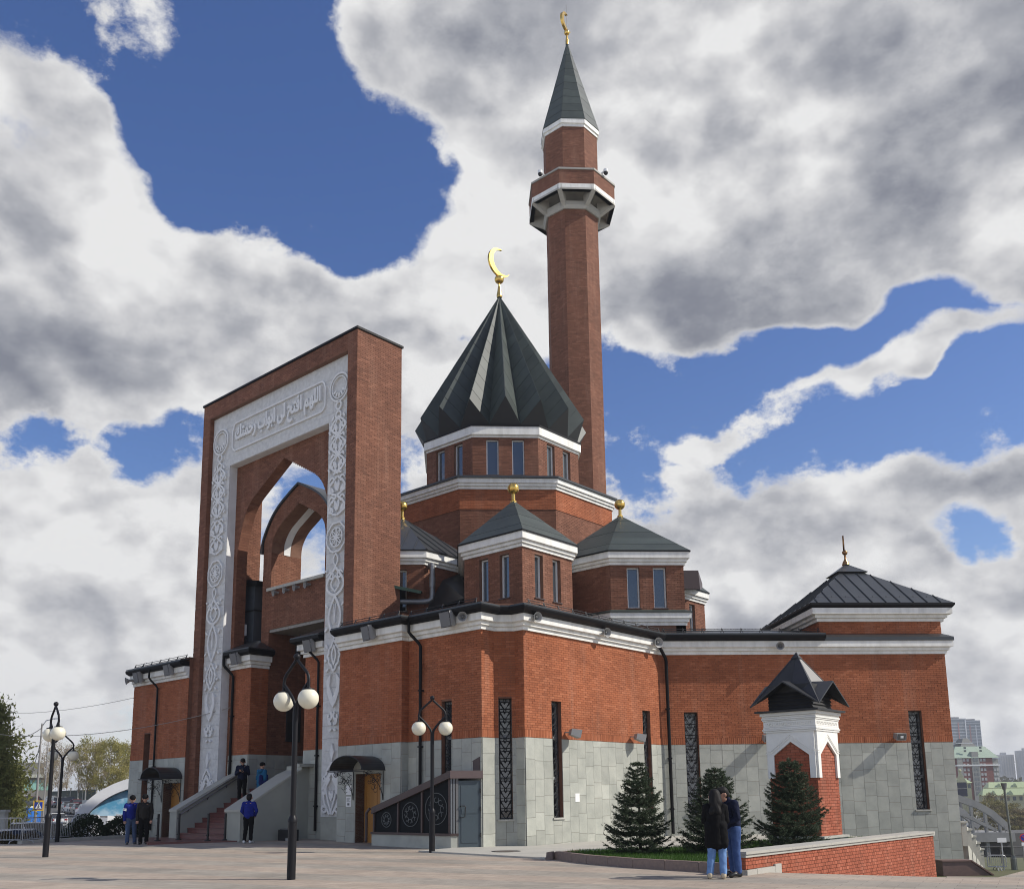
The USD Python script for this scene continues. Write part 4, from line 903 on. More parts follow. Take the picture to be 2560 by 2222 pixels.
mb = MB(); hexa(mb, [(10.5, 42.0, 10.95), (10.5, 42.0, 11.8), (10.5, 44.2, 10.95), (10.5, 44.2, 11.8), (11.35, 42.0, 10.9), (11.3, 42.0, 11.8), (11.9, 43.6, 11.3), (11.9, 43.6, 11.55)]); part(mosque, 'ventilation_box', mb, M_brown)
# roof junction sheets between octagon and towers
for P in ([(4.5, 37.6, 8.3), (6.3, 37.0, 8.3), (6.3, 39.0, 9.2), (4.5, 39.0, 9.2)], [(0.38, 36.0, 9.2), (-1.3, 37.2, 8.9), (-1.0, 38.8, 11.0), (0.38, 38.8, 11.0)]):
    part(mosque, 'roof_junction', slab(MB(), P, -.03, .03), M_roofD)
tube_pts = [(-0.88, 36.4, 10.6), (-0.88, 36.4, 9.45), (-0.90, 36.4, 9.28), (-1.02, 36.4, 9.19), (-1.2, 36.4, 9.17), (-2.2, 36.4, 9.17)]
duct = part(mosque, 'duct', tube(MB(), tube_pts, 0.105, 14), M_galv, smooth=40)
part(duct, 'collar', tube(MB(), [(-0.88, 36.4, 9.75), (-0.88, 36.4, 10.15)], 0.125, 14), M_galv, smooth=40)
part(duct, 'elbow', tube(MB(), [(-0.88, 36.4, 10.5), (-0.9, 36.45, 10.66), (-0.97, 36.7, 10.72), (-1.0, 37.1, 10.72)], 0.105, 12), M_galv, smooth=40)
mb = MB(); slab(mb, [(-3.2, 36.0, 9.9), (-1.3, 36.0, 9.5), (-1.3, 37.0, 9.7), (-3.2, 37.0, 10.1)], -0.1, 0.02); part(mosque, 'roof_hatch', mb, mat('green_sheet', (0.03, 0.075, 0.05), rough=0.5))

# --- square pavilion on the right end
PV = np.array([(14.5, 36.16), (19.51, 36.16), (19.51, 41.7), (14.5, 41.7)])
for i in range(4):
    fr, w = wall_piece('pavilion_wall', PV[i], PV[(i + 1) % 4], 7.3, 8.28)
    if i in (0, 3): BRK.wall(fr, 0, w, 7.5, 8.28)
part(mosque, 'cornice', sweep(MB(), PV, [(d * 1.35, z - ZB + 8.28) for d, z in CORN], closed=True), M_white)
O = offset_line(PV, 0.42, True); ze = 8.86
part(mosque, 'gutter', sweep(MB(), PV, [(0.0, 8.80), (0.36, 8.80), (0.44, 8.90), (0.44, 8.98), (0, 8.98)], closed=True), M_black)
A = np.array([17.0, 38.93, 11.22]); core = MB()
for i in range(4):
    l, r = np.r_[O[i], 8.985], np.r_[O[(i + 1) % 4], 8.985]; core.add([l, r, A], [[0, 1, 2]])
    if i in (0, 3):
        n_ = np.cross(r - l, A - l); n_ /= np.linalg.norm(n_); L = np.linalg.norm(r - l); mid = lerp(l, r, .5)
        for s in np.arange(0.045, 1.0, 0.56 / L):
            t = min(0.8, 2 * min(s, 1 - s)); b0 = lerp(l, r, s); m = MB(); tube(m, [b0 + n_ * .018, b0 + (A - mid) * t + n_ * .018], 0.02, 4); part(mosque, 'roof_seam', m, M_roofD)
part(mosque, 'pavilion_roof', core, M_roofD)
cp = np.array([(16.45, 38.38), (17.55, 38.38), (17.55, 39.48), (16.45, 39.48)]); mb = MB()
O2 = offset_line(cp, 0.12, True)
prism(mb, Polygon(cp), 10.5, 10.86)
for i in range(4): mb.add([np.r_[O2[i], 10.86], np.r_[O2[(i + 1) % 4], 10.86], [17.0, 38.93, 11.36]], [[0, 1, 2]])
mb.add([np.r_[o, 10.85] for o in O2], [[0, 2, 1], [0, 3, 2]]); part(mosque, 'roof_lantern', mb, M_roofD)
snow_guard(O[0] + [.3, .45], O[1] + [-.3, .45], 9.12, ins=0.0, step=0.56)
mb = lathe(MB(), [(0.16, 11.30), (0.13, 11.42), (0.05, 11.55), (0.04, 11.75), (.06, 11.78)], (17, 38.93, 0), 12); f2 = part(mosque, 'finial', mb, M_bronze, smooth=40)
s = trimesh.creation.icosphere(2, 0.115); part(f2, 'ball', (s.vertices + [17, 38.93, 11.86], s.faces), M_bronze, smooth=True)
crescent(f2, (17.0 - .03, 38.93), 0.34, 1.15, 12.28, thick=0.07, m_=M_bronze, open_ang=20)

emit_bricks(mosque, BRK, M_brick, M_tones)
class _X: pass
c = BRKB.corners(); c = np.vstack([c] + getattr(BRKB, 'extra', [])); part(mosque, 'brown_brick_courses', brick_mesh(c), M_brickB, kind='stuff', tone=tones_for(c))
SLB.emit(mosque)

# ------------------------------------------------------------------ minaret
NX, NY = 7.76, 56.0
minaret = Thing('minaret', 'tall octagonal brick minaret with a balcony and dark pointed spire', 'minaret', (NX, NY, 0))
BM = Bricks()
def oct_tower(th, a, z0, z1, faces, name, zb=None, holes={}):
    P = ngon((NX, NY), a)
    mbw = MB()
    for i in range(8):
        p, q = P[i], P[(i + 1) % 8]; w = float(np.linalg.norm(q - p)); fr = between(p, q)
        poly = sbox(0, z0, w, z1)
        for h in holes.get(i, ()): poly = poly.difference(sbox(h[0], h[2], h[1], h[3]))
        fr.extrude(mbw, poly, -0.35, 0)
        if i in faces: BM.wall(fr, 0, w, zb or z0, z1, holes.get(i, ()), proud=0.008)
    part(th, name, mbw, M_mortarB)
oct_tower(minaret, 1.60, 0.0, 38.95, (6, 7, 0, 1, 2), 'shaft', zb=13.0)
oct_tower(minaret, 1.70, 40.6, 44.45, (6, 7, 0, 1, 2), 'upper_shaft', holes={7: [(0.45, 0.95, 40.6, 41.7)]})
oct_tower(minaret, 2.68, 39.62, 40.60, (6, 7, 0, 1, 2), 'balcony_parapet')
P8 = ngon((NX, NY), 2.68)
part(minaret, 'parapet_coping', sweep(MB(), P8, [(-0.30, 40.60), (0.06, 40.60), (0.06, 40.72), (-0.30, 40.74)], closed=True), mat('grey_coping', (0.30, 0.29, 0.26), rough=0.7))
M_conc = mat('balcony_concrete', (0.40, 0.385, 0.34), (0.33, 0.32, 0.29), 2.0, 0.8)
part(minaret, 'balcony_band', sweep(MB(), P8, [(-0.25, 39.22), (0.02, 39.22), (0.02, 39.62), (-0.25, 39.62)], closed=True), M_white)
mb = MB(); prism(mb, Polygon(P8 * 0.94 + np.array([NX, NY]) * 0.06), 39.56, 39.66); part(minaret, 'balcony_floor', mb, M_conc)
part(minaret, 'bracket_ring', sweep(MB(), ngon((NX, NY), 1.62), [(0.0, 38.55), (0.10, 38.55), (0.22, 38.75), (0.22, 39.0), (0.0, 39.0)], closed=True), M_conc)
Pi, Po = ngon((NX, NY), 1.62), ngon((NX, NY), 2.66)
for i in range(8):
    a, b = Pi[i], Po[i]; d = (b - a) / np.linalg.norm(b - a); s = np.array([-d[1], d[0]]) * 0.14
    mb = MB(); slab(mb, [np.r_[a - s, 38.6], np.r_[a - s, 39.56], np.r_[b - s, 39.56], np.r_[b - s, 39.22]], 0, 0.28, n=np.r_[s / 0.14, 0]); part(minaret, 'bracket', mb, M_conc)
    a2, b2 = lerp(Pi[i], Po[i], 0.93), lerp(Pi[(i + 1) % 8], Po[(i + 1) % 8], 0.93)
    mb = MB(); fr = between(a2, b2); fr.box(mb, 0, float(np.linalg.norm(b2 - a2)), 39.22, 39.34, -0.16, 0.12); part(minaret, 'soffit_beam', mb, M_conc)
part(minaret, 'spire_cornice', sweep(MB(), ngon((NX, NY), 1.70), [(0, 44.40), (.06, 44.40), (.06, 44.58), (.14, 44.60), (.14, 44.90), (0, 44.90)], closed=True), M_white)
SP = ngon((NX, NY), 1.86); SA = np.array([NX, NY, 52.25]); core = MB()
for i in range(8):
    l, r = np.r_[SP[i], 44.9], np.r_[SP[(i + 1) % 8], 44.9]; n_ = np.cross(r - l, SA - l); n_ /= np.linalg.norm(n_); core.add([l, r, SA], [[0, 1, 2]])
    if i in (6, 7, 0, 1, 2):
        for k in range(11):
            t0, t1 = k / 11 + .003, (k + 1) / 11 - (0.0 if k < 10 else 0.02)
            part(minaret, 'spire_panel', slab(MB(), [lerp(l, SA, t0), lerp(r, SA, t0), lerp(r, SA, t1), lerp(l, SA, t1)], 0, .012 + .005 * (k % 2), n=n_), roof_tone())
core.add([np.r_[p, 44.9] for p in SP], [[0, j + 1, j] for j in range(1, 7)]); part(minaret, 'spire', core, M_roof)
mb = lathe(MB(), [(0.11, 52.0), (0.11, 52.3), (0.045, 52.75), (0.05, 52.8)], (NX, NY, 0), 12); f3 = part(minaret, 'finial', mb, M_gold, smooth=40)
s = trimesh.creation.icosphere(2, 0.19); part(f3, 'ball', (s.vertices + [NX, NY, 52.95], s.faces), M_gold, smooth=True)
crescent(f3, (NX - .05, NY), 0.66, 0.95, 53.74, thick=0.17, open_ang=22)
part(f3, 'lightning_rod', tube(MB(), [(NX, NY, 53.1), (NX, NY, 55.1)], 0.012, 4), M_iron)
emit_bricks(minaret, BM, M_brickB)

# ------------------------------------------------------------------ ground
ED = np.array([6.9, 19.1]); ET = np.array([0.8415, -0.540]); EN = np.array([0.540, 0.8415])      # edge where the paved square breaks down to the right
def gz(x, y):
    """height of the paved square"""
    x, y = np.asarray(x, float), np.asarray(y, float); p, q = (x + y) / R2, (-x + y) / R2
    return 0.105 * np.exp(-((q - 30) / 4.5) ** 2) * smoothstep(p, 13.5, 18.8) * smoothstep(q, 21, 25)

def paving_mat():
    n = {'g': ('geometry', {}), 'p': ('principled_bsdf', {'roughness': 0.75, 'specular_ior_level': 0.3})}; l = []
    n['m'] = ('mapping', {'rotation': (0, 0, math.radians(32.7))}); l.append(('g.position', 'm.vector'))
    n['b'] = ('brick_texture', {'scale': 1.0, 'brick_width': 0.60, 'row_height': 0.30, 'mortar_size': 0.006, 'mortar_smooth': 0.2, 'bias': 0.0,
                                'color1': (0.318, 0.264, 0.213), 'color2': (0.372, 0.308, 0.248), 'mortar': (0.20, 0.165, 0.14)}); l.append(('m.vector', 'b.vector'))
    # alternate courses of greyer and pinker slabs
    n['x'] = ('separate_xyz', {}); l.append(('m.vector', 'x.vector'))
    n['w'] = ('math', {'math_type': 'pingpong', 'value2': 1.2}); l.append(('x.y', 'w.value1'))
    n['ws'] = ('map_range', {'range_type': 'smoothstep', 'from_min': 0.50, 'from_max': 0.72, 'clamp': True}); l.append(('w.value', 'ws.value'))
    n['grey'] = ('mix_color', {'blend_type': 'multiply', 'b': (0.83, 0.90, 0.94)}); l += [('ws.result', 'grey.fac'), ('b.color', 'grey.a')]
    n['no'] = ('noise_texture', {'scale': 0.35, 'detail': 6.0, 'roughness': 0.65}); l.append(('g.position', 'no.vector'))
    n['mr'] = ('map_range', {'from_min': 0.3, 'from_max': 0.7, 'to_min': 0.80, 'to_max': 1.16, 'clamp': True}); l.append(('no.fac', 'mr.value'))
    n['h'] = ('hsv', {}); l += [('mr.result', 'h.value'), ('grey.result', 'h.color')]
    n['n2'] = ('noise_texture', {'scale': 3.2, 'detail': 8.0, 'roughness': 0.7}); l.append(('g.position', 'n2.vector'))
    n['m2'] = ('map_range', {'from_min': 0.3, 'from_max': 0.75, 'to_min': 1.1, 'to_max': 0.84, 'clamp': True}); l.append(('n2.fac', 'm2.value'))
    n['h2'] = ('hsv', {}); l += [('m2.result', 'h2.value'), ('h.color', 'h2.color'), ('h2.color', 'p.base_color')]
    n['bu'] = ('bump', {'strength': 0.4, 'distance': 0.004, 'invert': True}); l += [('b.fac', 'bu.height'), ('bu.normal', 'p.normal')]
    return usdkit.material(stage, '/World/Looks/paving', n, l, surface='p.BSDF')

def sheet(mb, poly, z, cell=None):
    """a ground sheet over a plan polygon; cell: also cut into squares so that z(x, y) can follow a slope"""
    pieces = [poly]
    if cell:
        x0, y0, x1, y1 = poly.bounds; pieces = []
        for i in np.arange(x0, x1, cell):
            for j in np.arange(y0, y1, cell):
                g = poly.intersection(sbox(i, j, i + cell, j + cell))
                if g.area > 1e-6: pieces += [q for q in getattr(g, 'geoms', [g]) if q.area > 1e-6 and q.geom_type == 'Polygon']
    for g in pieces:
        v, f = trimesh.creation.triangulate_polygon(g, engine='earcut')
        zz = z(v[:, 0], v[:, 1]) if callable(z) else np.full(len(v), z); mb.add(np.c_[v, zz], f)
    return mb

LW0, LW1 = np.array([5.73, 18.86]), np.array([13.66, 26.79 - 0.2])
RW = Polygon([ED + ET * t + EN * s for t, s in ((-3.5, 0), (60, 0), (60, 30), (-3.5, 30))]).intersection(Polygon([PQ(0, 9.45)[:2], PQ(120, 9.45)[:2], PQ(120, -90)[:2], PQ(0, -90)[:2]]))
square = Polygon([(-40, 38.2), (-19.3, 39.75), (-17.05, 38.92), (-14.3, 43.9), (-12, 47.5), (9, 52), (12, 37.5), (13.3, 27.6), PQ(28.0, 9.45)[:2], PQ(17.6, 9.45)[:2], (70, -30), (70, -40), (-60, -40), (-60, 33)]).difference(RW)
square = square.union(Polygon([ED + ET * t + EN * s for t, s in ((-3.0, 0), (70, 0), (70, -60), (-3, -60))])).buffer(0)
mid = sbox(-18, 22, 2, 44)
M_pave = paving_mat()
mb = sheet(MB(), square.difference(mid), 0.0); sheet(mb, square.intersection(mid), gz, 1.0)
solo('plaza', mb, M_pave, kind='structure')
def drop(x, y):
    s = (np.c_[x, y] - ED) @ EN; return -1.30 * smoothstep(s, -0.05, 3.6)
M_asph = mat('asphalt', (0.060, 0.060, 0.062), (0.085, 0.083, 0.08), 1.2, 0.85, bump=0.2)
M_tan = mat('dusty_pavement', (0.26, 0.225, 0.185), (0.20, 0.175, 0.145), 0.8, 0.85)
solo('ramp_pavement', sheet(MB(), RW.intersection(sbox(0, 0, 40, 60)), drop, 0.9), M_pave, kind='structure')

# grey flagged strip along the foot of the building
strip = Polygon([PQ(19.60, 21.15)[:2], PQ(18.98, 15.75)[:2], (3.2, 25.4), (8.2, 27.7), (14.2, 28.2), (14.2, 36.3), (7.9, 36.3), PQ(23.3, 19.8)[:2], PQ(23.2, 21.6)[:2], PQ(21.6, 21.6)[:2], PQ(21.0, 21.25)[:2]])
M_flag = mat('pale_flagstone', (0.40, 0.385, 0.34), (0.33, 0.32, 0.285), 1.0, 0.75, bump=0.1)
mb = MB(); prism(mb, strip, -0.05, 0.045); solo('apron', mb, M_flag, kind='structure')
mb = lathe(MB(), [(0.0, 0.052), (0.30, 0.052), (0.34, 0.049), (0.34, 0.03)], (1.45, 27.6, 0), 28); mh = Thing('manhole', 'round iron manhole cover in the pale strip before the brick corner', 'manhole cover', (1.45, 27.6, 0))
part(mh, 'cover', mb, mat('cast_iron', (0.09, 0.075, 0.06), rough=0.7)); mb = lathe(MB(), [(0.34, 0.03), (0.36, 0.055), (0.42, 0.053), (0.43, 0.03)], (1.45, 27.6, 0), 28); part(mh, 'rim', mb, M_iron)

# planter: grass bed, granite kerb stones, brick retaining wall
KL = [np.array(p) for p in ((2.52, 24.42), (3.10, 22.72), (3.92, 21.24), (5.22, 19.59), (5.66, 18.98))]
bed = Polygon([(2.66, 24.40), (3.2, 22.8), (4.02, 21.32), (5.33, 19.67), (5.75, 19.05), (14.0, 27.3), (14.2, 28.15), (8.2, 27.62), (3.2, 25.32)])
def bedz(x, y): return 0.13 + 0.02 * meshkit.noise(np.c_[x, y, 0 * x] * 1.3) + 0.10 * smoothstep(x, 6, 10)
solo('planting_soil', sheet(MB(), bed, bedz, 0.6), mat('lawn_ground', (0.030, 0.055, 0.012), (0.045, 0.075, 0.018), 5, 0.9), kind='structure')
gr = np.random.default_rng(11); P = gr.uniform([2.4, 18.8], [14.2, 28.2], (60000, 2)); P = P[shapely.contains_xy(bed.buffer(-0.05), P[:, 0], P[:, 1])]
P = P[np.argsort(P[:, 1])][:26000]; h = gr.uniform(0.05, 0.11, len(P)); a = gr.uniform(0, 2 * np.pi, len(P)); z = bedz(P[:, 0], P[:, 1])
lean = gr.uniform(-.04, .04, (len(P), 2)); w = 0.007
V = np.stack([np.c_[P[:, 0] - w * np.cos(a), P[:, 1] - w * np.sin(a), z - .01], np.c_[P[:, 0] + w * np.cos(a), P[:, 1] + w * np.sin(a), z - .01], np.c_[P + lean, z + h]], 1).reshape(-1, 3)
def leaf_mat(name, c1, c2, scale=3.0, trans=0.35, rough=0.6):
    if name in _mats: return _mats[name]
    n = {'g': ('geometry', {}), 'no': ('noise_texture', {'scale': scale, 'detail': 3.0}), 'mr': ('map_range', {'from_min': 0.32, 'from_max': 0.68, 'clamp': True}), 'mx': ('mix_color', {'a': c1, 'b': c2}),
         'p': ('principled_bsdf', {'roughness': rough, 'specular_ior_level': 0.25}), 't': ('translucent_bsdf', {}), 'm': ('mix_closure', {'fac': trans})}
    l = [('g.position', 'no.vector'), ('no.fac', 'mr.value'), ('mr.result', 'mx.fac'), ('mx.result', 'p.base_color'), ('mx.result', 't.color'), ('p.BSDF', 'm.closure1'), ('t.BSDF', 'm.closure2')]
    _mats[name] = usdkit.material(stage, '/World/Looks/' + name, n, l, surface='m.closure'); return _mats[name]
M_grass = leaf_mat('grass_blades', (0.035, 0.085, 0.012), (0.060, 0.125, 0.02), 2.0)
solo('lawn', (V, np.arange(len(V)).reshape(-1, 3)), M_grass, 'short bright green grass in the bed under the spruces', 'grass', kind='stuff')

M_granite = mat('pinkish_granite', (0.215, 0.155, 0.125), (0.155, 0.115, 0.10), 14.0, 0.6, bump=0.1)
kerb = Thing('planter_kerb', 'pinkish granite kerb stones edging the grass bed before the mosque', 'kerb', (2.5, 24.4, 0))
kerb_pts = np.vstack([p for p in KL]); seg = np.linalg.norm(np.diff(kerb_pts, axis=0), axis=1); cum = np.r_[0, np.cumsum(seg)]
def along(t): i = min(int(np.searchsorted(cum, t, 'right')) - 1, len(seg) - 1); return kerb_pts[i] + (kerb_pts[i + 1] - kerb_pts[i]) * (t - cum[i]) / seg[i]
cuts = [0, 1.0, 1.8, 2.6, 3.49, 4.4, 5.3, cum[-1]]
for a, b in zip(cuts[:-1], cuts[1:]):
    mb = MB(); fr = between(along(a + .006), along(b - .006)); L = float(np.linalg.norm(along(b - .006) - along(a + .006)))
    prof = [(-0.14, -0.05), (-0.14, 0.205), (-0.02, 0.205), (0.0, 0.185), (0.0, -0.05)]
    fr.extrude(mb, sbox(0, -0.05, L, 0.19), -0.15, 0.0); fr.extrude(mb, sbox(0.008, 0.19, L - 0.008, 0.207), -0.145, -0.015); part(kerb, 'kerb_stone', mb, M_granite)
fr = between((3.2, 25.36), (2.50, 24.46)); mb = MB(); fr.box(mb, 0, 1.1, -0.05, 0.18, -0.12, 0.03); part(kerb, 'kerb_stone', mb, M_granite)
mb = MB(); hexa(mb, [(2.28, 24.30, 0), (2.30, 24.33, 0.19), (2.38, 24.50, 0), (2.39, 24.49, 0.19), (2.46, 24.34, 0), (2.45, 24.36, 0.21), (2.52, 24.46, 0), (2.51, 24.45, 0.21)]); part(kerb, 'kerb_end_stone', mb, M_granite)

wallr = Thing('retaining_wall', 'low red brick garden wall with a pale stone coping, falling away to the right', 'wall', (LW0[0], LW0[1], 0))
fL = Frame(PQ(17.39, 9.28)[:2], (1, 1)); LLEN = 11.15
mb = MB(); fL.box(mb, 0, LLEN, -1.7, 0.34, -0.40, 0.0); part(wallr, 'wall_core', mb, M_mortar)
B2 = Bricks(); B2.wall(fL, 0, LLEN, -1.36, 0.34, [(-.1, 1.42, -2, 0.098)], L=0.131, proud=0.012)
fe = Frame(PQ(17.39, 9.68)[:2], (1, -1)); B2.wall(fe, 0, 0.40, 0.10, 0.34)
emit_bricks(wallr, B2, M_brickR, M_tonesR)
mb = MB(); fL.box(mb, -0.05, LLEN + .05, 0.34, 0.40, -0.44, 0.045); part(wallr, 'coping_bed', mb, M_concrete)
for k in range(11):
    a, b = -0.08 + k * 1.02, -0.08 + (k + 1) * 1.02 - 0.006
    mb = MB(); fL.box(mb, a, b, 0.402, 0.455, -0.47, 0.075); part(wallr, 'coping_stone', mb, M_flag)
for a, b, h in ((-0.04, 0.36, 0.10), (0.375, 1.17, 0.105), (1.18, 1.45, 0.145)):
    mb = MB(); fL.box(mb, a, b, -0.05, h, -0.10, 0.06); part(wallr, 'base_stone', mb, M_flag)
mb = MB(); fe.box(mb, -0.02, 0.42, -0.05, 0.10, -0.1, 0.05); part(wallr, 'base_stone', mb, M_flag)

# ------------------------------------------------------------------ brick kiosk with the star roof
KC = PQ(24.54, 10.82); KS = 1.37
kiosk = Thing('brick_kiosk', 'small red brick pillar kiosk with white carved head and folded black roof', 'kiosk', (*PQ(24.54 + KS / 2, 10.82 + KS / 2)[:2], 0))
fK = [Frame(PQ(24.54, 10.82 + KS)[:2], (1, -1)), Frame(PQ(24.54, 10.82)[:2], (1, 1)), Frame(PQ(24.54 + KS, 10.82)[:2], (-1, 1)), Frame(PQ(24.54 + KS, 10.82 + KS)[:2], (-1, -1))]
sq = np.array([fK[i].o[:2] for i in range(4)])
mb = MB(); prism(mb, Polygon(offset_line(sq, -0.012, True)), 0.3, 3.8); part(kiosk, 'pillar', mb, M_mortar)
B3 = Bricks()
for f_ in fK[:2]: B3.wall(f_, 0, KS, 0.44, 2.98, proud=0.004)
emit_bricks(kiosk, B3, M_brickR, M_tonesR)
mb = MB(); prism(mb, Polygon(offset_line(sq, 0.10, True)), -0.2, 0.38); part(kiosk, 'base', mb, M_stone[3]); mb = MB(); prism(mb, Polygon(offset_line(sq, 0.14, True)), 0.382, 0.44); part(kiosk, 'base_coping', mb, M_concrete)
M_plaster = mat('white_plaster', (0.76, 0.75, 0.70), (0.68, 0.67, 0.62), 2.0, 0.6, bump=0.06)
gab = [(0.0, 1.98), (0.0, 3.24), (KS, 3.24), (KS, 1.98), (KS - .17, 1.98), (KS - .17, 2.60), (KS / 2, 2.97), (.17, 2.60), (.17, 1.98)]
for f_ in fK:
    part(kiosk, 'white_gable', f_.extrude(MB(), Polygon(gab), 0.0, 0.06), M_plaster)
    ln = LineString([(-.03, 2.66), (.10, 2.66), (KS / 2, 3.10), (KS - .10, 2.66), (KS + .03, 2.66)])
    for w_, d_, o in ((.02, .072, 0), (.02, .072, 0.065)):
        part(kiosk, 'gable_moulding', f_.extrude(MB(), affinity.translate(ln, 0, o).buffer(w_ / 2, cap_style=2), 0.06, d_), M_plaster)
z = 3.24
for i, (h_, d_) in enumerate(((.05, .085), (.045, .105), (.05, .085), (.17, .075), (.04, .095), (.05, .115), (.05, .10), (.09, .14))):
    mb = MB(); prism(mb, Polygon(offset_line(sq, d_, True)), z, z + h_ - .006); part(kiosk, 'head_moulding', mb, M_plaster); z += h_
S = unary_union([Point(0.06 + k * 0.1043, 3.47).buffer(.045).difference(Point(0.06 + k * .1043, 3.47).buffer(.025)) for k in range(13)])
for f_ in fK[:2]: part(kiosk, 'carved_band', f_.extrude(MB(), S, 0.075, 0.088), M_plaster, kind='stuff')
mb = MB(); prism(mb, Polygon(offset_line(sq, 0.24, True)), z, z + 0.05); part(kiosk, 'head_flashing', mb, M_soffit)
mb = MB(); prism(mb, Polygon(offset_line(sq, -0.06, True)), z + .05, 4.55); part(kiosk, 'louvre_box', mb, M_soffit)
for f_ in fK[:2]:
    for k in range(5):
        mb = MB(); zz = z + .09 + k * .095; slab(mb, f_.pt([.06, KS - .06, KS - .06, .06], [zz, zz, zz + .07, zz + .07], [-.02, -.02, -.06, -.06]), 0, .012); part(kiosk, 'louvre', mb, M_iron)
kc = np.array([*PQ(24.54 + KS / 2, 10.82 + KS / 2)[:2], 0]); ap = kc + [0, 0, 5.50]; M_kr = mat('black_sheet_roof', (0.014, 0.015, 0.017), (0.022, 0.023, 0.026), 2.0, 0.45, spec=0.5)
for i in range(4):
    a = np.r_[offset_line(sq, 0.33, True)[i], 3.97]; b = np.r_[offset_line(sq, 0.33, True)[(i + 1) % 4], 3.97]; mid_ = (a + b) / 2; out = fK[i].n
    G = np.r_[mid_[:2], 4.62]; K = G - out * 0.62 + np.array([0, 0, 0.03])
    for tri in ((ap, a, K), (ap, K, b), (K, a, G), (K, G, b)):
        n_ = np.cross(tri[1] - tri[0], tri[2] - tri[0]); n_ /= np.linalg.norm(n_); n_ = n_ if n_[2] > 0 else -n_
        part(kiosk, 'roof_sheet', slab(MB(), tri, -0.035, 0.0, n=n_), M_kr)
mb = MB().add([ap + [0, 0, .03]] + [lerp(ap, np.r_[offset_line(sq, .33, True)[i], 3.97], .12) + [0, 0, .02] for i in range(4)], [[0, 1, 2], [0, 2, 3], [0, 3, 4], [0, 4, 1]]); part(kiosk, 'roof_cap', mb, M_iron)

# ------------------------------------------------------------------ entrance staircase
stair = Thing('entrance_staircase', 'red granite staircase between sloping grey stone parapets, rising into the portal', 'staircase', (*PQ(20.5, 33.0)[:2], 0))
fS = Frame(PQ(19.36, 35.5)[:2], (1, 0)); M_red = mat('red_granite', (0.145, 0.050, 0.042), (0.10, 0.036, 0.032), 9.0, 0.4)
def pqbox(mb, p0, p1, q0, q1, z0, z1):
    prism(mb, Polygon([PQ(p0, q0)[:2], PQ(p1, q0)[:2], PQ(p1, q1)[:2], PQ(p0, q1)[:2]]), z0, z1); return mb
for k in range(11):
    p0 = 19.62 + k * 0.315; z1 = 0.15 + (k + 1) * 0.190
    part(stair, 'step', pqbox(MB(), p0, p0 + (0.33 if k < 10 else 3.6), 31.30, 34.90, z1 - 0.190, z1 - 0.03), M_red)
    part(stair, 'tread', pqbox(MB(), p0 - 0.025, p0 + (0.33 if k < 10 else 3.6), 31.31, 34.89, z1 - 0.03, z1), M_red)
part(stair, 'stair_core', pqbox(MB(), 20.0, 23.2, 31.4, 34.8, -0.1, 0.16), M_mortar)
M_par = mat('parapet_stone', (0.33, 0.335, 0.285), (0.285, 0.29, 0.25), 1.5, 0.6, bump=0.1)
def parapet(q0, q1, p0, top_p, flat, zf=1.20, zt=2.50):
    fr = Frame(PQ(p0, q0)[:2], (1, 1)); w = top_p - p0; L = 3.0
    poly = Polygon([(0, -0.1), (L, -0.1), (L, flat), (w + .4, flat), (w + .4, zt + .16), (w, zt), (.0, zf)])
    mb = MB(); fr.extrude(mb, poly, -(q1 - q0), 0.0); par = part(stair, 'parapet', mb, M_par)
    cap = Polygon([(-.03, zf - .045), (-.03, zf + .05), (w - .01, zt + .05), (w + .4, zt + .21), (w + .4, zt + .12), (w, zt - .02)])
    part(par, 'coping', fr.extrude(MB(), cap, -(q1 - q0) - .04, 0.04), mat('pale_coping', (0.39, 0.385, 0.33), (0.34, 0.335, 0.29), 1.5, 0.6))
parapet(30.30, 31.28, 19.36, 21.58, 2.86); parapet(34.92, 35.45, 19.45, 21.85, 2.70)
mb = pqbox(MB(), 21.62, 22.34, 29.95, 30.29, 2.80, 2.92); part(stair, 'landing_ledge', mb, M_par)
rail = MB()
for dz in (0.0, -0.14): tube(rail, [PQ(19.55, 34.84, 1.20 + dz), PQ(21.95, 34.84, 2.55 + dz), PQ(23.0, 34.84, 3.0 + dz)], 0.024, 8)
part(stair, 'handrail', rail, mat('steel_rail', (0.30, 0.30, 0.30), rough=0.3, metal=0.9))
for t in (0.15, 0.5, 0.85): part(stair, 'rail_bracket', tube(MB(), [PQ(19.55 + 2.4 * t, 34.84, 1.18 + 1.35 * t - .14), PQ(19.55 + 2.4 * t, 34.90, 1.10 + 1.35 * t - .16)], 0.014, 5), M_iron)
slabp = Polygon([(-7.5, 35.25), (-10.9, 34.95), (-11.7, 37.1), (-12.3, 39.6), (-10.9, 39.3), (-7.3, 36.2)])
mb = MB(); prism(mb, slabp, -0.1, 0.15); part(stair, 'bottom_step', mb, M_red)
gz_st = 0.15
posts = [PQ(18.0, 33.35), PQ(18.75, 33.4), PQ(18.35, 30.75), PQ(19.15, 30.95)]; posts = [(-10.95, 36.2), (-10.35, 36.75), (-8.92, 35.35), (-8.40, 35.75)]
def barrier_post(name='barrier_post'):
    return None
p0 = Thing('barrier_post', 'thin dark barrier post on the red slab, leftmost of four', 'post', (posts[0][0], posts[0][1], 0.15), group='posts before the staircase')
mb = tube(MB(), [(posts[0][0], posts[0][1], 0.15), (posts[0][0], posts[0][1], 1.12)], 0.042, 10); part(p0, 'shaft', mb, M_iron, smooth=40)
mb = lathe(MB(), [(0.12, 0.15), (0.12, 0.175), (0.05, 0.20)], (posts[0][0], posts[0][1], 0), 14); part(p0, 'foot', mb, M_iron)
mb = MB()
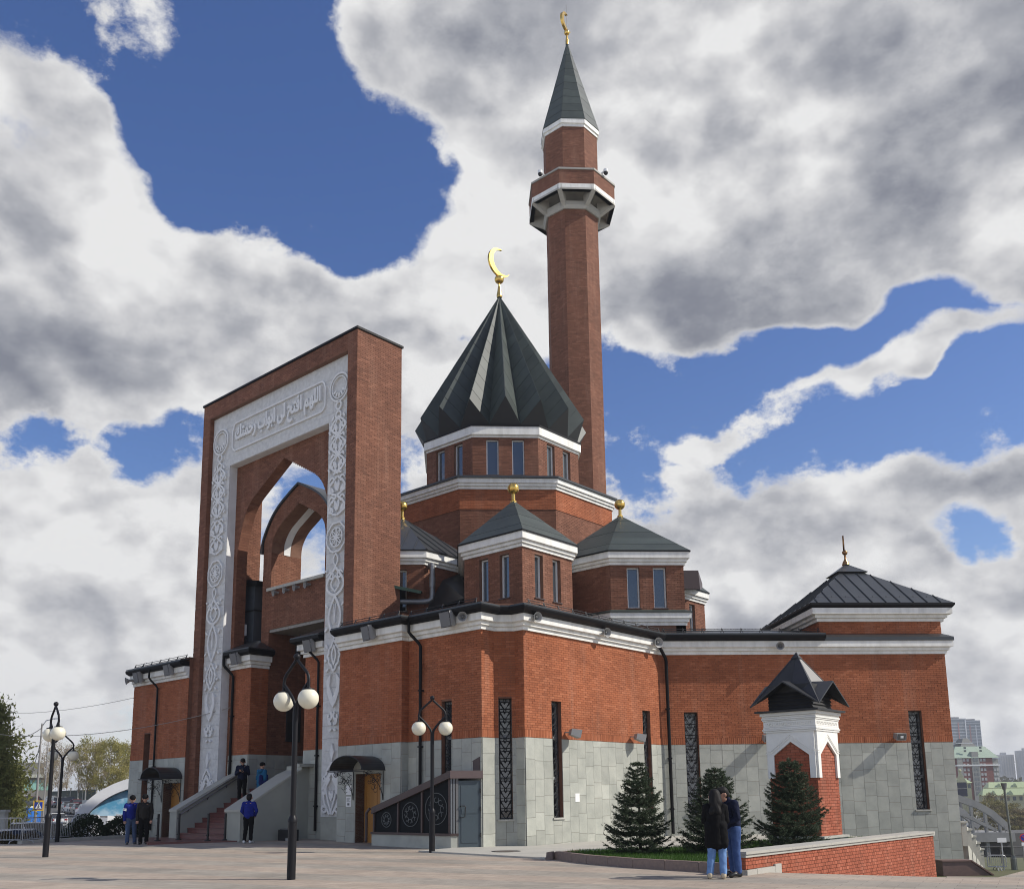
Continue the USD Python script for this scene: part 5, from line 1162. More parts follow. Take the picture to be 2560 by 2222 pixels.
for z_ in (0.35, 0.95): tube(mb, [(posts[0][0] - .07, posts[0][1], z_), (posts[0][0] - .02, posts[0][1], z_)], .018, 6)
part(p0, 'hook', mb, M_iron, kind='stuff')
for i, lab in ((1, 'thin dark barrier post at the foot of the left stair parapet'), (2, 'thin dark barrier post standing before the middle of the red steps'), (3, 'thin dark barrier post near the right stair parapet, before the steps')):
    copy_of('/World/barrier_post', 'barrier_post', (posts[i][0], posts[i][1], 0.15), label=lab, cat='post', group='posts before the staircase')

# black floodlight box on the ground right of the stairs
fb = Thing('ground_speaker', 'black box lying on the paving right of the stone stair parapet', 'box', (*PQ(20.9, 29.55)[:2], 0.09))
f_ = Frame(PQ(20.75, 29.95)[:2], (1, -1)); mb = MB(); f_.box(mb, 0, .78, 0.08, 0.50, -.35, 0); part(fb, 'case', mb, M_iron)
mb = MB(); f_.box(mb, .52, .76, 0.10, 0.20, 0, .04); part(fb, 'label_plate', mb, M_grey); mb = MB(); f_.box(mb, .05, .73, .46, .53, -.3, -.04); part(fb, 'lid', mb, M_greyD)

# ------------------------------------------------------------------ basement entrance
bas = Thing('basement_entrance', 'sloping brown roofed basement entrance with dark glass side and blue grey door', 'entrance', (*PQ(21.5, 23.0)[:2], 0))
F1 = Frame(PQ(21.12, 25.10)[:2], (1, -1)); WL1 = 25.10 - 21.31
def rz(u, base): return base + (2.41 - 1.30) * (u - 0.07) / (WL1 - 0.07)
mb = MB(); F1.box(mb, 0.0, WL1, -0.1, 0.40, -0.14, 0.0); part(bas, 'plinth', mb, M_stone[3])
corner = PQ(21.12, 21.31)[:2]; F2 = between(corner, (0.84, 30.17))
mb = MB(); F2.box(mb, 0, 0.20, -0.1, 0.40, -0.12, 0.0); part(bas, 'plinth', mb, M_stone[4])
mb = MB(); F1.box(mb, -0.03, WL1 + .02, 0.40, 0.475, -0.16, 0.03); part(bas, 'glazing_sill', mb, M_brown); mb = MB(); F2.box(mb, -0.02, 0.24, 0.40, 0.475, -0.1, 0.03); part(bas, 'glazing_sill', mb, M_brown)
us = [0.07, 1.28, 2.43, WL1 - 0.10]
for a, b in zip(us[:-1], us[1:]):
    q = F1.pt([a + .03, b - .03, b - .03, a + .03], [.475, .475, rz(b, 1.10), rz(a, 1.10)], [-.08] * 4); pn = part(bas, 'glass_panel', slab(MB(), q, -.01, .01), mat('smoked_glass', (0.008, 0.010, 0.012), rough=0.4, spec=0.06))
    S = []; g_ = np.random.default_rng(int(a * 100)); cu, cz = (a + b) / 2, 0.475 + (rz((a + b) / 2, 1.1) - .475) * .5; R_ = min(b - a, rz(a, 1.1) - .475) * .42
    for k in range(8):
        t = np.linspace(0, 5.0, 12); th = k * math.pi / 4; rr = R_ * (0.25 + 0.07 * t)
        S.append(LineString(np.c_[cu + R_ * .55 * math.cos(th) + rr * .4 * np.cos(t + th), cz + R_ * .55 * math.sin(th) + rr * .4 * np.sin(t + th)]).buffer(.009))
    S.append(Point(cu, cz).buffer(R_ * .95).difference(Point(cu, cz).buffer(R_ * .95 - .018)))
    part(pn, 'screen', F1.extrude(MB(), unary_union(S).simplify(.003).intersection(Polygon([(a + .03, .48), (b - .03, .48), (b - .03, rz(b, 1.08)), (a + .03, rz(a, 1.08))])), -.07, -.055), mat('screen_grey', (0.11, 0.12, 0.12), rough=0.45, metal=0.5), kind='stuff')
for u in us: mb = MB(); F1.box(mb, u - .035, u + .035, .475, rz(u, 1.09), -.10, -.02); part(bas, 'mullion', mb, M_brown)
mb = MB(); F1.extrude(mb, Polygon([(0.02, rz(.02, 1.08)), (WL1 + .03, rz(WL1 + .03, 1.08)), (WL1 + .03, rz(WL1 + .03, 1.30)), (0.02, rz(0.02, 1.30))]), -0.85, 0.05); part(bas, 'roof', mb, M_brown)
mb = MB(); F2.box(mb, -.03, 1.02, 2.17, 2.41, -.6, 0.06); part(bas, 'roof_front', mb, mat('brown_fascia', (0.12, 0.085, 0.08), rough=0.4))
mb = MB(); slab(mb, [PQ(21.97, 21.9, 2.45), PQ(21.93, 20.80, 2.85), PQ(21.93, 20.80, 2.42), PQ(21.97, 21.9, 2.42)], -.02, .02); part(bas, 'wall_flashing', mb, M_brown)
M_bdoor = mat('blue_grey_door', (0.055, 0.075, 0.088), rough=0.4)
mb = MB(); F2.box(mb, .245, .945, .05, 2.10, -.10, -.04); dr = part(bas, 'door', mb, M_bdoor)
for z0, z1 in ((.18, 0.95), (1.08, 1.96)): mb = MB(); F2.box(mb, .33, .86, z0, z1, -.04, -.028); part(dr, 'door_panel', mb, M_bdoor)
part(dr, 'handle', tube(MB(), F2.pt([.30, .32, .44, .46, .44, .32, .30], [1.30, 1.32, 1.32, 1.28, .98, .96, .96], [-.04, .03, .03, .03, .03, .03, -.04]), .016, 6), M_iron)
for z_ in (.35, 1.15, 1.72): mb = MB(); F2.box(mb, .925, .965, z_, z_ + .13, -.05, .0); part(dr, 'hinge', mb, M_iron)
for a, b in ((.16, .24), (.95, 1.02)): mb = MB(); F2.box(mb, a, b, .05, 2.17, -.12, -.02); part(bas, 'door_frame', mb, M_greyD)
for a, b in ((.0, .05), (.08, .13)): mb = MB(); F2.box(mb, a, b, .475, 2.17, -.08, -.02); part(bas, 'corner_post', mb, mat('grey_profile', (0.16, 0.17, 0.18), rough=0.4))
part(bas, 'downpipe', tube(MB(), [PQ(21.08, 25.16, 1.25), PQ(21.05, 25.30, 1.1), PQ(21.05, 25.30, .3), PQ(20.98, 25.22, .15)], .05, 8), M_brown)
mb = MB(); F2.box(mb, .2, 1.0, -.02, .048, -.2, .03); part(bas, 'threshold', mb, M_concrete)

# ------------------------------------------------------------------ door canopies
def canopy(qc, label, half=0.86, out=1.02, z=2.55, rise=0.48):
    c = Thing('door_canopy', label, 'canopy', (*PQ(21.62, qc)[:2], z), group='barrel canopies over the side doors')
    f_ = Frame(PQ(21.585, qc)[:2], (1, -1)); t = np.linspace(0, math.pi, 17); o = Polygon(np.c_[half * np.cos(t), z + rise * np.sin(t)]).exterior
    arc = LineString(np.c_[half * np.cos(t), z + rise * np.sin(t)]).buffer(.018, cap_style=2); part(c, 'roof', f_.extrude(MB(), arc, 0.0, out), mat('canopy_sheet', (0.022, 0.023, 0.025), rough=0.42, spec=0.4))
    mb = MB(); tube(mb, f_.pt(half * np.cos(t), z + rise * np.sin(t), out), .02, 6); part(c, 'front_rim', mb, M_iron)
    fr_m = MB()
    for dz in (0, -.05): tube(fr_m, f_.pt([-half - .12, half + .12], [z + dz - .01] * 2, [out] * 2), .012, 5)
    for s in (-1, 1): tube(fr_m, f_.pt([s * (half + .03)] * 2, [z - .01] * 2, [0, out + .1]), .014, 5)
    part(c, 'frame', fr_m, M_iron)
    for s in (-1, 1):
        mb = MB(); u = s * (half - .06)
        tube(mb, f_.pt([u, u], [z - .03, z - 1.02], [.02, .02]), .016, 5); tt = np.linspace(0, 1, 12)
        tube(mb, f_.pt(np.full(12, u), z - .06 - .95 * tt ** 1.3, .03 + .86 * (1 - tt) ** 1.9), .014, 5)
        g_ = np.random.default_rng(4)
        for k in range(26):
            a, b = g_.uniform(0, 1, 2); d_ = .06 + .80 * a; zz = z - .10 - .88 * b * (1 - a) ** .8; r = g_.uniform(.04, .08); th = np.linspace(0, g_.uniform(3.5, 5.5), 8) + g_.uniform(0, 6)
            tube(mb, f_.pt(np.full(8, u), zz + r * np.sin(th), d_ + r * np.cos(th)), .009, 4, cap=False)
        part(c, 'bracket', mb, M_iron)
canopy(25.86, 'black barrel canopy on scrolled brackets over the door right of the portal')
canopy(39.30, 'black barrel canopy on scrolled brackets over the door left of the staircase')
for k, (z0, z1) in enumerate(((1.72, 2.05), (1.30, 1.66))):
    f_ = frames[0]; q = Thing('wall_notice', ('blank white sheet pinned to the stone beside the canopy door, upper one', 'printed sheet pinned to the stone beside the canopy door, lower one')[k], 'notice', (*f_.pt(.5, 0)[:2], z0))
    mb = MB(); f_.box(mb, .52, .80, z0, z1, .032, .040); part(q, 'paper', mb, mat('notice_paper', (0.72, 0.72, 0.70)))
    if k: mb = MB(); [f_.box(mb, .56, .76 - .03 * (i % 3), z1 - .06 - i * .035, z1 - .045 - i * .035, .040, .043) for i in range(4)]; f_.box(mb, .60, .72, z0 + .05, z0 + .13, .040, .043); part(q, 'print', mb, M_greyD, kind='stuff')
f_ = frames[6]; mb = MB(); f_.box(mb, 2.52, 2.76, 1.38, 1.66, .034, .042); solo('wall_plate', mb, mat('notice_paper', (0.72, 0.72, 0.70)), 'small pale square plate on the stone wall right of the slit window', 'plate')

# ------------------------------------------------------------------ street lamps
M_post = mat('lamp_post_black', (0.009, 0.009, 0.011), rough=0.45, spec=0.22)
M_globe = mat('opal_globe', (0.72, 0.69, 0.56), (0.66, 0.63, 0.50), 3.0, 0.25, spec=0.5)
def street_lamp(label, half=0.40):
    t = Thing('street_lamp', label, 'street lamp', LAMPS[0][0], LAMPS[0][1], group='globe lamps on the square'); L0 = t.loc; t.rot_ = LAMPS[0][1]
    def W(P): P = np.asarray(P, float); c, s = math.cos(t.rot_), math.sin(t.rot_); return np.c_[P[:, 0] * c - P[:, 1] * s, P[:, 0] * s + P[:, 1] * c, P[:, 2]] + L0
    mb = tube(MB(), W([(0, 0, 0), (0, 0, 1.16)]), 0.088, 16); part(t, 'pole_foot', mb, M_post, smooth=40)
    part(t, 'collar', tube(MB(), W([(0, 0, 1.14), (0, 0, 1.20), (0, 0, 1.27)]), [0.096, 0.096, 0.06], 16), M_post, smooth=40)
    part(t, 'pole', tube(MB(), W([(0, 0, 1.2), (0, 0, 3.50)]), 0.056, 14), M_post, smooth=40)
    for s in (-1, 1):
        a = np.linspace(0, 1, 9); part(t, 'arm', tube(MB(), W(np.c_[s * half * np.sin(a * np.pi / 2) ** 1.25, 0 * a, 3.46 + 0.52 * np.sin(a * np.pi / 2) ** 0.85]), 0.034, 10), M_post, smooth=40)
        part(t, 'hook', tube(MB(), W([(s * half, 0, 3.84), (s * half, 0, 4.02), (s * half * .95, 0, 4.12), (s * half * .8, 0, 4.20), (s * .02, 0, 4.47)]), 0.032, 10), M_post, smooth=40)
        g = trimesh.creation.icosphere(3, 0.215); gl = part(t, 'globe', (W(g.vertices + [s * half, 0, 3.63]), g.faces), M_globe, smooth=True)
        mb = lathe(MB(), [(0.0, 3.865), (0.045, 3.865), (0.05, 3.845), (0.115, 3.835), (0.12, 3.808), (0.0, 3.80)], (0, 0, 0), 16); v, f = mb.get(); part(gl, 'globe_cap', (W(v + [s * half, 0, 0]), f), M_post)
    g = trimesh.creation.icosphere(2, 0.072); part(t, 'ball', (W(g.vertices + [0, 0, 4.54]), g.faces), M_post, smooth=True)
    return t.path
LAMPS = [((-3.31, 19.82, 0), math.radians(-42)), ((-0.68, 28.39, 0.0), math.radians(4)), ((-12.13, 29.41, 0), math.radians(-52)), ((-16.2, 40.3, -0.15), math.radians(3))]
lp = street_lamp('double globe street lamp standing alone in front of the carved portal, nearest one')
for i, lab in ((1, 'double globe street lamp before the glass basement entrance'), (2, 'double globe street lamp at the far left, its two globes overlapping'), (3, 'double globe street lamp by the barriers, smallest and farthest')):
    copy_of(lp, 'street_lamp', LAMPS[i][0], LAMPS[i][1], lab, 'street lamp', 'globe lamps on the square')

# ------------------------------------------------------------------ loudspeakers and floodlights on the building
def aim(P, d):
    """axes with the first along d"""
    d = np.asarray(d, float); d /= np.linalg.norm(d); u = np.cross([0, 0, 1.0], d); u /= np.linalg.norm(u); w = np.cross(d, u); return d, u, w
def horn(P, d, back, label, r=0.20, L=0.34, group='horn loudspeakers'):
    P = np.asarray(P, float); d, u, w = aim(P, d); t = Thing('horn_loudspeaker', label, 'loudspeaker', P, group=group)
    def lat(prof, n=20):
        mb = MB(); pr = np.array(prof); a = np.arange(n) / n * 2 * np.pi
        V = (P + pr[:, 1, None, None] * d + pr[:, 0, None, None] * (np.cos(a)[None, :, None] * u + np.sin(a)[None, :, None] * w)).reshape(-1, 3); k = len(pr)
        i = np.repeat(np.arange(k - 1), n); j = np.tile(np.arange(n), k - 1); j2 = (j + 1) % n; mb.add(V, np.stack([i * n + j, i * n + j2, (i + 1) * n + j2, (i + 1) * n + j], 1)); return mb
    part(t, 'bell', lat([(r, 0), (r, -.02), (r * .72, -.06), (r * .42, -.16), (r * .34, -.2), (r * .34, -L), (0, -L), (0, -L + .01), (r * .3, -.19), (r * .5, -.14), (r * .9, -.01), (r, 0)]), M_grey, smooth=30)
    g = trimesh.creation.icosphere(2, r * .28); part(t, 'core', (g.vertices * 1.0 + P - d * .10, g.faces), M_greyD, smooth=True)
    part(t, 'bracket', tube(MB(), [P - d * (L - .02), P + np.asarray(back, float)], .02, 6), M_grey)
def box_speaker(P, d, back, label, s=0.34, group='grey box loudspeakers under the gutter'):
    P = np.asarray(P, float); d, u, w = aim(P, d); t = Thing('box_loudspeaker', label, 'loudspeaker', P, group=group)
    f_ = lambda a, b, c: P + d * a + u * b + w * c
    front = [f_(0, -s, -s), f_(0, s, -s), f_(0, s, s), f_(0, -s, s)]; rear = [f_(-.46, -s * .55, -s * .55), f_(-.46, s * .55, -s * .55), f_(-.46, s * .55, s * .55), f_(-.46, -s * .55, s * .55)]
    mid_ = [f_(-.16, -s, -s), f_(-.16, s, -s), f_(-.16, s, s), f_(-.16, -s, s)]; V = np.array(front + mid_ + rear)
    F = [[i, (i + 1) % 4, 4 + (i + 1) % 4, 4 + i] for i in range(4)] + [[4 + i, 4 + (i + 1) % 4, 8 + (i + 1) % 4, 8 + i] for i in range(4)] + [[8, 9, 10, 11]]
    part(t, 'case', MB().add(V, F), M_grey); part(t, 'grille', slab(MB(), [f_(0.004, -s * .93, -s * .93), f_(0.004, s * .93, -s * .93), f_(0.004, s * .93, s * .93), f_(0.004, -s * .93, s * .93)], 0, .012, n=d), M_greyD)
    part(t, 'bracket', tube(MB(), [P - d * .44, P - d * .44 + np.asarray(back, float)], .03, 6), M_grey)
pN, qN = np.array([1, 1, 0]) / R2, np.array([-1, 1, 0]) / R2
box_speaker(PQ(21.10, 25.55, 7.32), -pN * .6 - qN * .0 + [-.55, -.25, -.28], pN * .3, 'grey box loudspeaker under the gutter just right of the portal', .26)
box_speaker(PQ(21.40, 21.85, 7.36), -pN * .6 + [-.40, -.3, -.25], pN * .35, 'grey box loudspeaker paired with a horn near the brick corner', .26)
box_speaker(PQ(21.10, 42.20, 7.28), -pN + [-.2, -.1, -.3], pN * .3, 'grey box loudspeaker at the far left end of the gutter', .25)
box_speaker(PQ(21.10, 39.40, 7.36), -pN + [-.2, -.1, -.3], pN * .3, 'grey box loudspeaker under the gutter left of the portal', .25)
box_speaker(PQ(21.85, 35.15, 7.50), -pN + [-.1, -.1, -.3], pN * .3, 'grey box loudspeaker inside the portal, on its left cornice', .25)
box_speaker(PQ(21.85, 29.98, 7.46), -pN + [-.1, -.1, -.3], pN * .3, 'grey box loudspeaker inside the portal, on its right cornice', .25)
horn(PQ(21.50, 21.15, 7.38), -pN * .7 - qN * .5 + [0, 0, -.1], pN * .4, 'grey horn loudspeaker beside a box speaker near the brick corner', .16)
horn(PQ(21.00, 42.96, 7.18), -pN + qN * .3 + [0, 0, -.2], pN * .4, 'grey horn loudspeaker hanging at the far left gutter end', .17)
horn(PQ(23.28, 19.42, 7.36), -qN + [-.15, -.1, -.12], qN * .4, 'grey horn loudspeaker on the sunlit cornice, nearest the corner', .17)
horn(PQ(27.15, 19.42, 7.32), -qN + [-.15, -.1, -.12], qN * .4, 'grey horn loudspeaker in the middle of the sunlit white cornice', .17)
horn(PQ(30.50, 19.42, 7.33), -qN + [-.25, -.2, -.10], qN * .4, 'large grey horn loudspeaker beside the inner corner downpipe', .20)
horn((12.69, 35.62, 7.24), (-.35, -1, -.1), (0, .4, 0), 'grey horn loudspeaker on the cornice above the kiosk roof', .16)
for i, (q_, lab) in enumerate(((34.03, 'first'), (33.26, 'second'), (32.53, 'third'), (31.77, 'fourth'))):
    horn(PQ(22.95, q_, 10.37), -pN + qN * .25 + [0, 0, -.15], pN * .28, f'small horn loudspeaker under the porch arch sill, {lab} from the left', .15, .30, 'horns in a row under the porch sill')
def flood(P, d, back, label):
    P = np.asarray(P, float); d, u, w = aim(P, d); t = Thing('wall_floodlight', label, 'floodlight', P, group='floodlights on the stone base line')
    f_ = lambda a, b, c: P + d * a + u * b + w * c
    C8 = [f_(a, b * k_, c * k_) for a, k_ in ((-.34, .72), (0, 1.0)) for b in (-.20, .20) for c in (-.14, .14)]
    mb = MB(); hexa(mb, C8); part(t, 'housing', mb, M_grey)
    part(t, 'lens', slab(MB(), [f_(.004, -.165, -.11), f_(.004, .165, -.11), f_(.004, .165, .11), f_(.004, -.165, .11)], 0, .012, n=d), M_glass)
    part(t, 'lamp_core', slab(MB(), [f_(.018, -.06, -.045), f_(.018, .06, -.045), f_(.018, .06, .045), f_(.018, -.06, .045)], 0, .014, n=d), M_frame)
    part(t, 'arm', tube(MB(), [P - d * .3, P - d * .3 + np.asarray(back, float)], .022, 6), M_grey)
flood(PQ(25.35, 19.42, 3.62), -qN * .5 + pN * .75 + [0, 0, -.22], qN * .42, 'grey floodlight on the sunlit wall between its two slit windows, left')
flood(PQ(29.22, 19.42, 3.62), -qN * .5 + pN * .75 + [0, 0, -.22], qN * .42, 'grey floodlight on the sunlit wall beside its right slit window')
flood((17.28, 35.68, 3.66), (0.1, -1, -.25), (0, .4, 0), 'grey floodlight beside the rightmost slit window')
flood((12.05, 35.68, 3.64), (0.1, -1, -.25), (0, .4, 0), 'grey floodlight half hidden by the kiosk head')
t = Thing('antenna_box', 'small white antenna box on a bracket inside the portal, above the left cornice', 'antenna', PQ(23.05, 36.44, 9.0)); f_ = Frame(PQ(22.95, 36.7)[:2], (1, -1))
mb = MB(); f_.box(mb, .02, .50, 8.78, 9.28, -.16, 0); part(t, 'case', mb, M_frame); part(t, 'bracket', tube(MB(), f_.pt([.26, .4, .5], [8.8, 8.6, 8.45], [-.1, -.2, -.35]), .03, 6), M_iron)
for i, (x, y, lab) in enumerate(((5.55, 54.2, 'white dome camera on the left of the minaret balcony'), (9.75, 53.9, 'white dome camera on the right of the minaret balcony'))):
    t = Thing('security_camera', lab, 'camera', (x, y, 40.9), group='cameras on the balcony rim'); part(t, 'arm', tube(MB(), [(x + (.5 if i == 0 else -.5), y + .3, 40.75), (x, y, 41.05)], .06, 6), M_frame)
    g = trimesh.creation.icosphere(2, .14); part(t, 'dome', (g.vertices + [x, y, 40.85], g.faces), M_iron, smooth=True); part(t, 'hood', tube(MB(), [(x, y, 40.9), (x, y, 41.08)], .15, 12), M_frame)

# ------------------------------------------------------------------ people
def hull_chain(chains, seg=14):
    """chains of (point, radius): hulls of neighbouring spheres, joined"""
    parts_ = []
    for ch in chains:
        sp = [m3.Manifold.sphere(r, seg).translate(tuple(map(float, p))) for p, r in ch]
        if len(sp) == 1: parts_.append(sp[0])
        for a, b in zip(sp[:-1], sp[1:]): parts_.append(m3.Manifold.batch_hull([a, b]))
    return m3.Manifold.batch_boolean(parts_, m3.OpType.Add)
def smooth_mesh(man, length=0.035, it=6):
    man = man.refine_to_length(length); k = man.to_mesh(); t = trimesh.Trimesh(k.vert_properties[:, :3], k.tri_verts, process=False)
    trimesh.smoothing.filter_taubin(t, lamb=0.5, nu=0.53, iterations=it); return t
def cloth(name, c, rough=0.85, c2=None): return mat('cloth_' + name, c, c2 or tuple(np.array(c) * 0.7), 9.0, rough, bump=0.25, bscale=22, spec=0.12)
M_skin = mat('skin', (0.42, 0.235, 0.165), (0.38, 0.205, 0.14), 8.0, 0.5)
M_hair = mat('black_hair', (0.010, 0.009, 0.009), rough=0.6, bump=0.3, bscale=60, stretch=(1, 1, 0.2), spec=0.15)
def person(label, loc, rz, J, top, legs, shoe, head, hair='short', jacket='jacket', k=1.0, cap=None, extra=None, collar=True, top_len=0.0, group=None):
    """J: joint positions in metres, figure facing -y, standing on z = 0"""
    D = dict(pelvis=(0, 0, .94), chest=(0, 0, 1.28), neck=(0, 0, 1.47), head=(0, -.01, 1.62), look=(0, -1, 0),
             hipL=(.09, 0, .92), hipR=(-.09, 0, .92), kneeL=(.10, -.01, .50), kneeR=(-.10, -.01, .50), ankL=(.10, .02, .09), ankR=(-.10, .02, .09), toeL=(.12, -.16, .04), toeR=(-.12, -.16, .04),
             shL=(.185, 0, 1.41), shR=(-.185, 0, 1.41), elL=(.235, .03, 1.13), elR=(-.235, .03, 1.13), wrL=(.23, -.06, .88), wrR=(-.23, -.06, .88))
    D.update(J); D = {a: np.array(b, float) for a, b in D.items()}
    t = Thing('person', label, 'person', loc, rz, group); c, s = math.cos(rz), math.sin(rz)
    def W(v): v = np.asarray(v, float) * k; return np.c_[v[:, 0] * c - v[:, 1] * s, v[:, 0] * s + v[:, 1] * c, v[:, 2]] + t.loc
    def put(name, tm, m_, smooth=True): return part(t, name, (W(tm.vertices), tm.faces), m_, smooth=smooth)
    lk = D['look'] / np.linalg.norm(D['look']); sd = np.cross(lk, [0, 0, 1.0]); sd /= np.linalg.norm(sd); upv = np.cross(sd, lk); H_ = D['head']
    hd = lambda a, b, z: H_ + lk * a + sd * b + upv * z
    ch = [[(D['pelvis'], .115), (D['chest'], .125), (D['neck'] - [0, 0, .06], .08)], [(D['neck'] - [0, 0, .05], .058), (hd(-.01, 0, -.08), .056)],
          [(hd(-.015, 0, .04), .098), (hd(.02, 0, -.04), .075), (hd(.035, 0, -.095), .042)], [(hd(.09, 0, 0.0), .016), (hd(.112, 0, -.035), .017)],
          [(hd(.088, .03, -.062), .012), (hd(.088, -.03, -.062), .012)], [(hd(0, .098, -.02), .022), (hd(-.01, .10, .01), .024)], [(hd(0, -.098, -.02), .022), (hd(-.01, -.10, .01), .024)]]
    for S in 'LR':
        ch += [[(D['hip' + S], .095), (D['knee' + S], .058), (D['ank' + S], .042)], [(D['ank' + S], .045), (D['toe' + S], .035)],
               [(D['sh' + S], .062), (D['el' + S], .044), (D['wr' + S], .030)], [(D['chest'] + [0, 0, .1], .09), (D['sh' + S], .06)]]
        e, w = D['el' + S], D['wr' + S]; d = w - e; d /= np.linalg.norm(d); side = np.cross(d, [0, 1, 0] if abs(d[1]) < .8 else [0, 0, 1]); side /= np.linalg.norm(side); nrm = np.cross(d, side)
        palm = w + d * .06; ch.append([(w + d * .01, .026), (palm + side * .018, .024)]); ch.append([(w + d * .01, .026), (palm - side * .018, .024)])
        for i, L in enumerate((.062, .072, .066, .052)):
            b0 = palm + d * .02 + side * (.03 - .02 * i); b1 = b0 + d * L * .55 + nrm * .006; b2 = b1 + d * L * .35 + nrm * .022; ch.append([(b0, .0095), (b1, .009), (b2, .008)])
        ch.append([(w + d * .025 + side * .022, .012), (w + d * .06 + side * .048 + nrm * .008, .010), (w + d * .085 + side * .052 + nrm * .02, .009)])
    body = smooth_mesh(hull_chain(ch, 12), .04, 3); put('body', body, M_skin)
    for b in (.034, -.034):
        g = trimesh.creation.icosphere(1, .013); put('eye', trimesh.Trimesh(g.vertices + hd(.083, b, .012), g.faces), M_hair)
    # trousers, top, shoes, hair
    tr = []
    for S in 'LR': tr.append([(D['hip' + S], .112), (D['knee' + S], .078), (D['ank' + S] + [0, 0, .02], .066)])
    tr.append([(D['pelvis'] + [0, 0, -.02], .128), (D['hipL'], .11)]); tr.append([(D['pelvis'] + [0, 0, -.02], .128), (D['hipR'], .11)])
    tm = smooth_mesh(hull_chain(tr, 14)); w_ = meshkit.noise(tm.vertices * [26, 26, 16], 3) - .5; tm.vertices += np.array(tm.vertex_normals) * (w_ * .016)[:, None]; put('trousers', tm, legs)
    tp = [[(D['pelvis'] + [.07, 0, .03 - top_len], .115), (D['chest'] + [.06, 0, .02], .128), (D['shL'] - [0.02, 0, 0.0], .078)], [(D['pelvis'] + [-.07, 0, .03 - top_len], .115), (D['chest'] + [-.06, 0, .02], .128), (D['shR'] + [0.02, 0, 0], .078)],
          [(D['pelvis'] + [.07, 0, .03 - top_len], .115), (D['pelvis'] + [-.07, 0, .03 - top_len], .115)], [(D['chest'] + [.06, 0, .02], .128), (D['chest'] + [-.06, 0, .02], .128)], [(D['shL'], .07), (D['neck'] - [0, 0, .03], .066), (D['shR'], .07)]]
    tp.append([(D['pelvis'] + [0, -.02, .03 - top_len], .128), (D['chest'] + [0, -.02, .02], .140), (D['neck'] - [0, 0, .05], .085)]); tp.append([(D['pelvis'] + [0, .03, .03 - top_len], .128), (D['chest'] + [0, .03, .02], .138)])
    if top_len: tp.append([(D['pelvis'] + [.10, 0, .02 - top_len], .125), (D['pelvis'] + [-.10, 0, .02 - top_len], .125)]); tp.append([(D['pelvis'] + [.09, .02, .1], .125), (D['pelvis'] + [.10, 0, .02 - top_len], .125)]); tp.append([(D['pelvis'] + [-.09, .02, .1], .125), (D['pelvis'] + [-.10, 0, .02 - top_len], .125)])
    for S in 'LR': d = D['wr' + S] - D['el' + S]; tp.append([(D['sh' + S], .082), (D['el' + S], .066), (D['wr' + S] - d * .06, .052)])
    if collar: tp.append([(D['neck'] - [0, 0, .03], .072), (D['neck'] + [0, 0, .02], .068)])
    tm = smooth_mesh(hull_chain(tp, 14)); w_ = meshkit.noise(tm.vertices * [22, 22, 14], 8) - .5; tm.vertices += np.array(tm.vertex_normals) * (w_ * .02)[:, None]; put(jacket, tm, top)
    for S in 'LR':
        a, b = D['ank' + S], D['toe' + S]; m_ = hull_chain([[(a + [0, .03, -.035], .048), (a * .4 + b * .6 + [0, 0, .006], .046), (b, .040)], [(a + [0, .02, .0], .052), (a + [0, .03, -.035], .048)]], 14); m_ = m_.trim_by_plane((0, 0, 1), float(min(a[2] - .09, b[2] - .04)) + .002); put('shoe', smooth_mesh(m_, .03, 2), shoe)
    if hair == 'short': hm = hull_chain([[(hd(-.035, 0, .055), .104), (hd(.03, 0, .085), .080)], [(hd(-.05, 0, -.01), .094), (hd(-.035, 0, .055), .104)]], 16)
    elif hair == 'long': hm = hull_chain([[(hd(-.03, 0, .045), .113), (hd(.02, 0, .06), .10)], [(hd(-.03, 0, .045), .113), (hd(-.05, .03, -.12), .100), (D['chest'] + [.05, .10, .05], .075)], [(hd(-.05, -.03, -.12), .100), (D['chest'] + [-.05, .10, .05], .075)], [(hd(-.03, 0, .045), .113), (hd(-.05, -.03, -.12), .100)]], 16)
    elif hair == 'cap': hm = hull_chain([[(hd(-.02, 0, .06), .106), (hd(.03, 0, .07), .098)], [(hd(.07, .05, .06), .02), (hd(.13, .03, .045), .014)], [(hd(.07, -.05, .06), .02), (hd(.13, -.03, .045), .014)], [(hd(.13, .03, .045), .014), (hd(.13, -.03, .045), .014)]], 16)
    put('cap' if hair == 'cap' else 'hair', smooth_mesh(hm, .03, 3), cap or M_hair)
    if extra: extra(t, W, D, put)
    return t
J_navy, J_jean = cloth('navy', (0.010, 0.014, 0.035)), cloth('blue_jeans', (0.035, 0.065, 0.17), c2=(0.055, 0.095, 0.22))
J_light, J_black = cloth('light_jeans', (0.17, 0.29, 0.52), c2=(0.10, 0.19, 0.38)), cloth('black', (0.006, 0.006, 0.007))
J_royal, J_teal, J_char = cloth('royal_blue', (0.014, 0.025, 0.21)), cloth('teal_blue', (0.016, 0.11, 0.22)), cloth('charcoal', (0.020, 0.018, 0.017), 0.5)
S_beige, S_black, S_white = mat('beige_suede', (0.45, 0.38, 0.27), rough=0.8), mat('black_shoe', (0.012, 0.012, 0.012), rough=0.4), mat('white_trainer', (0.6, 0.6, 0.58), rough=0.5)
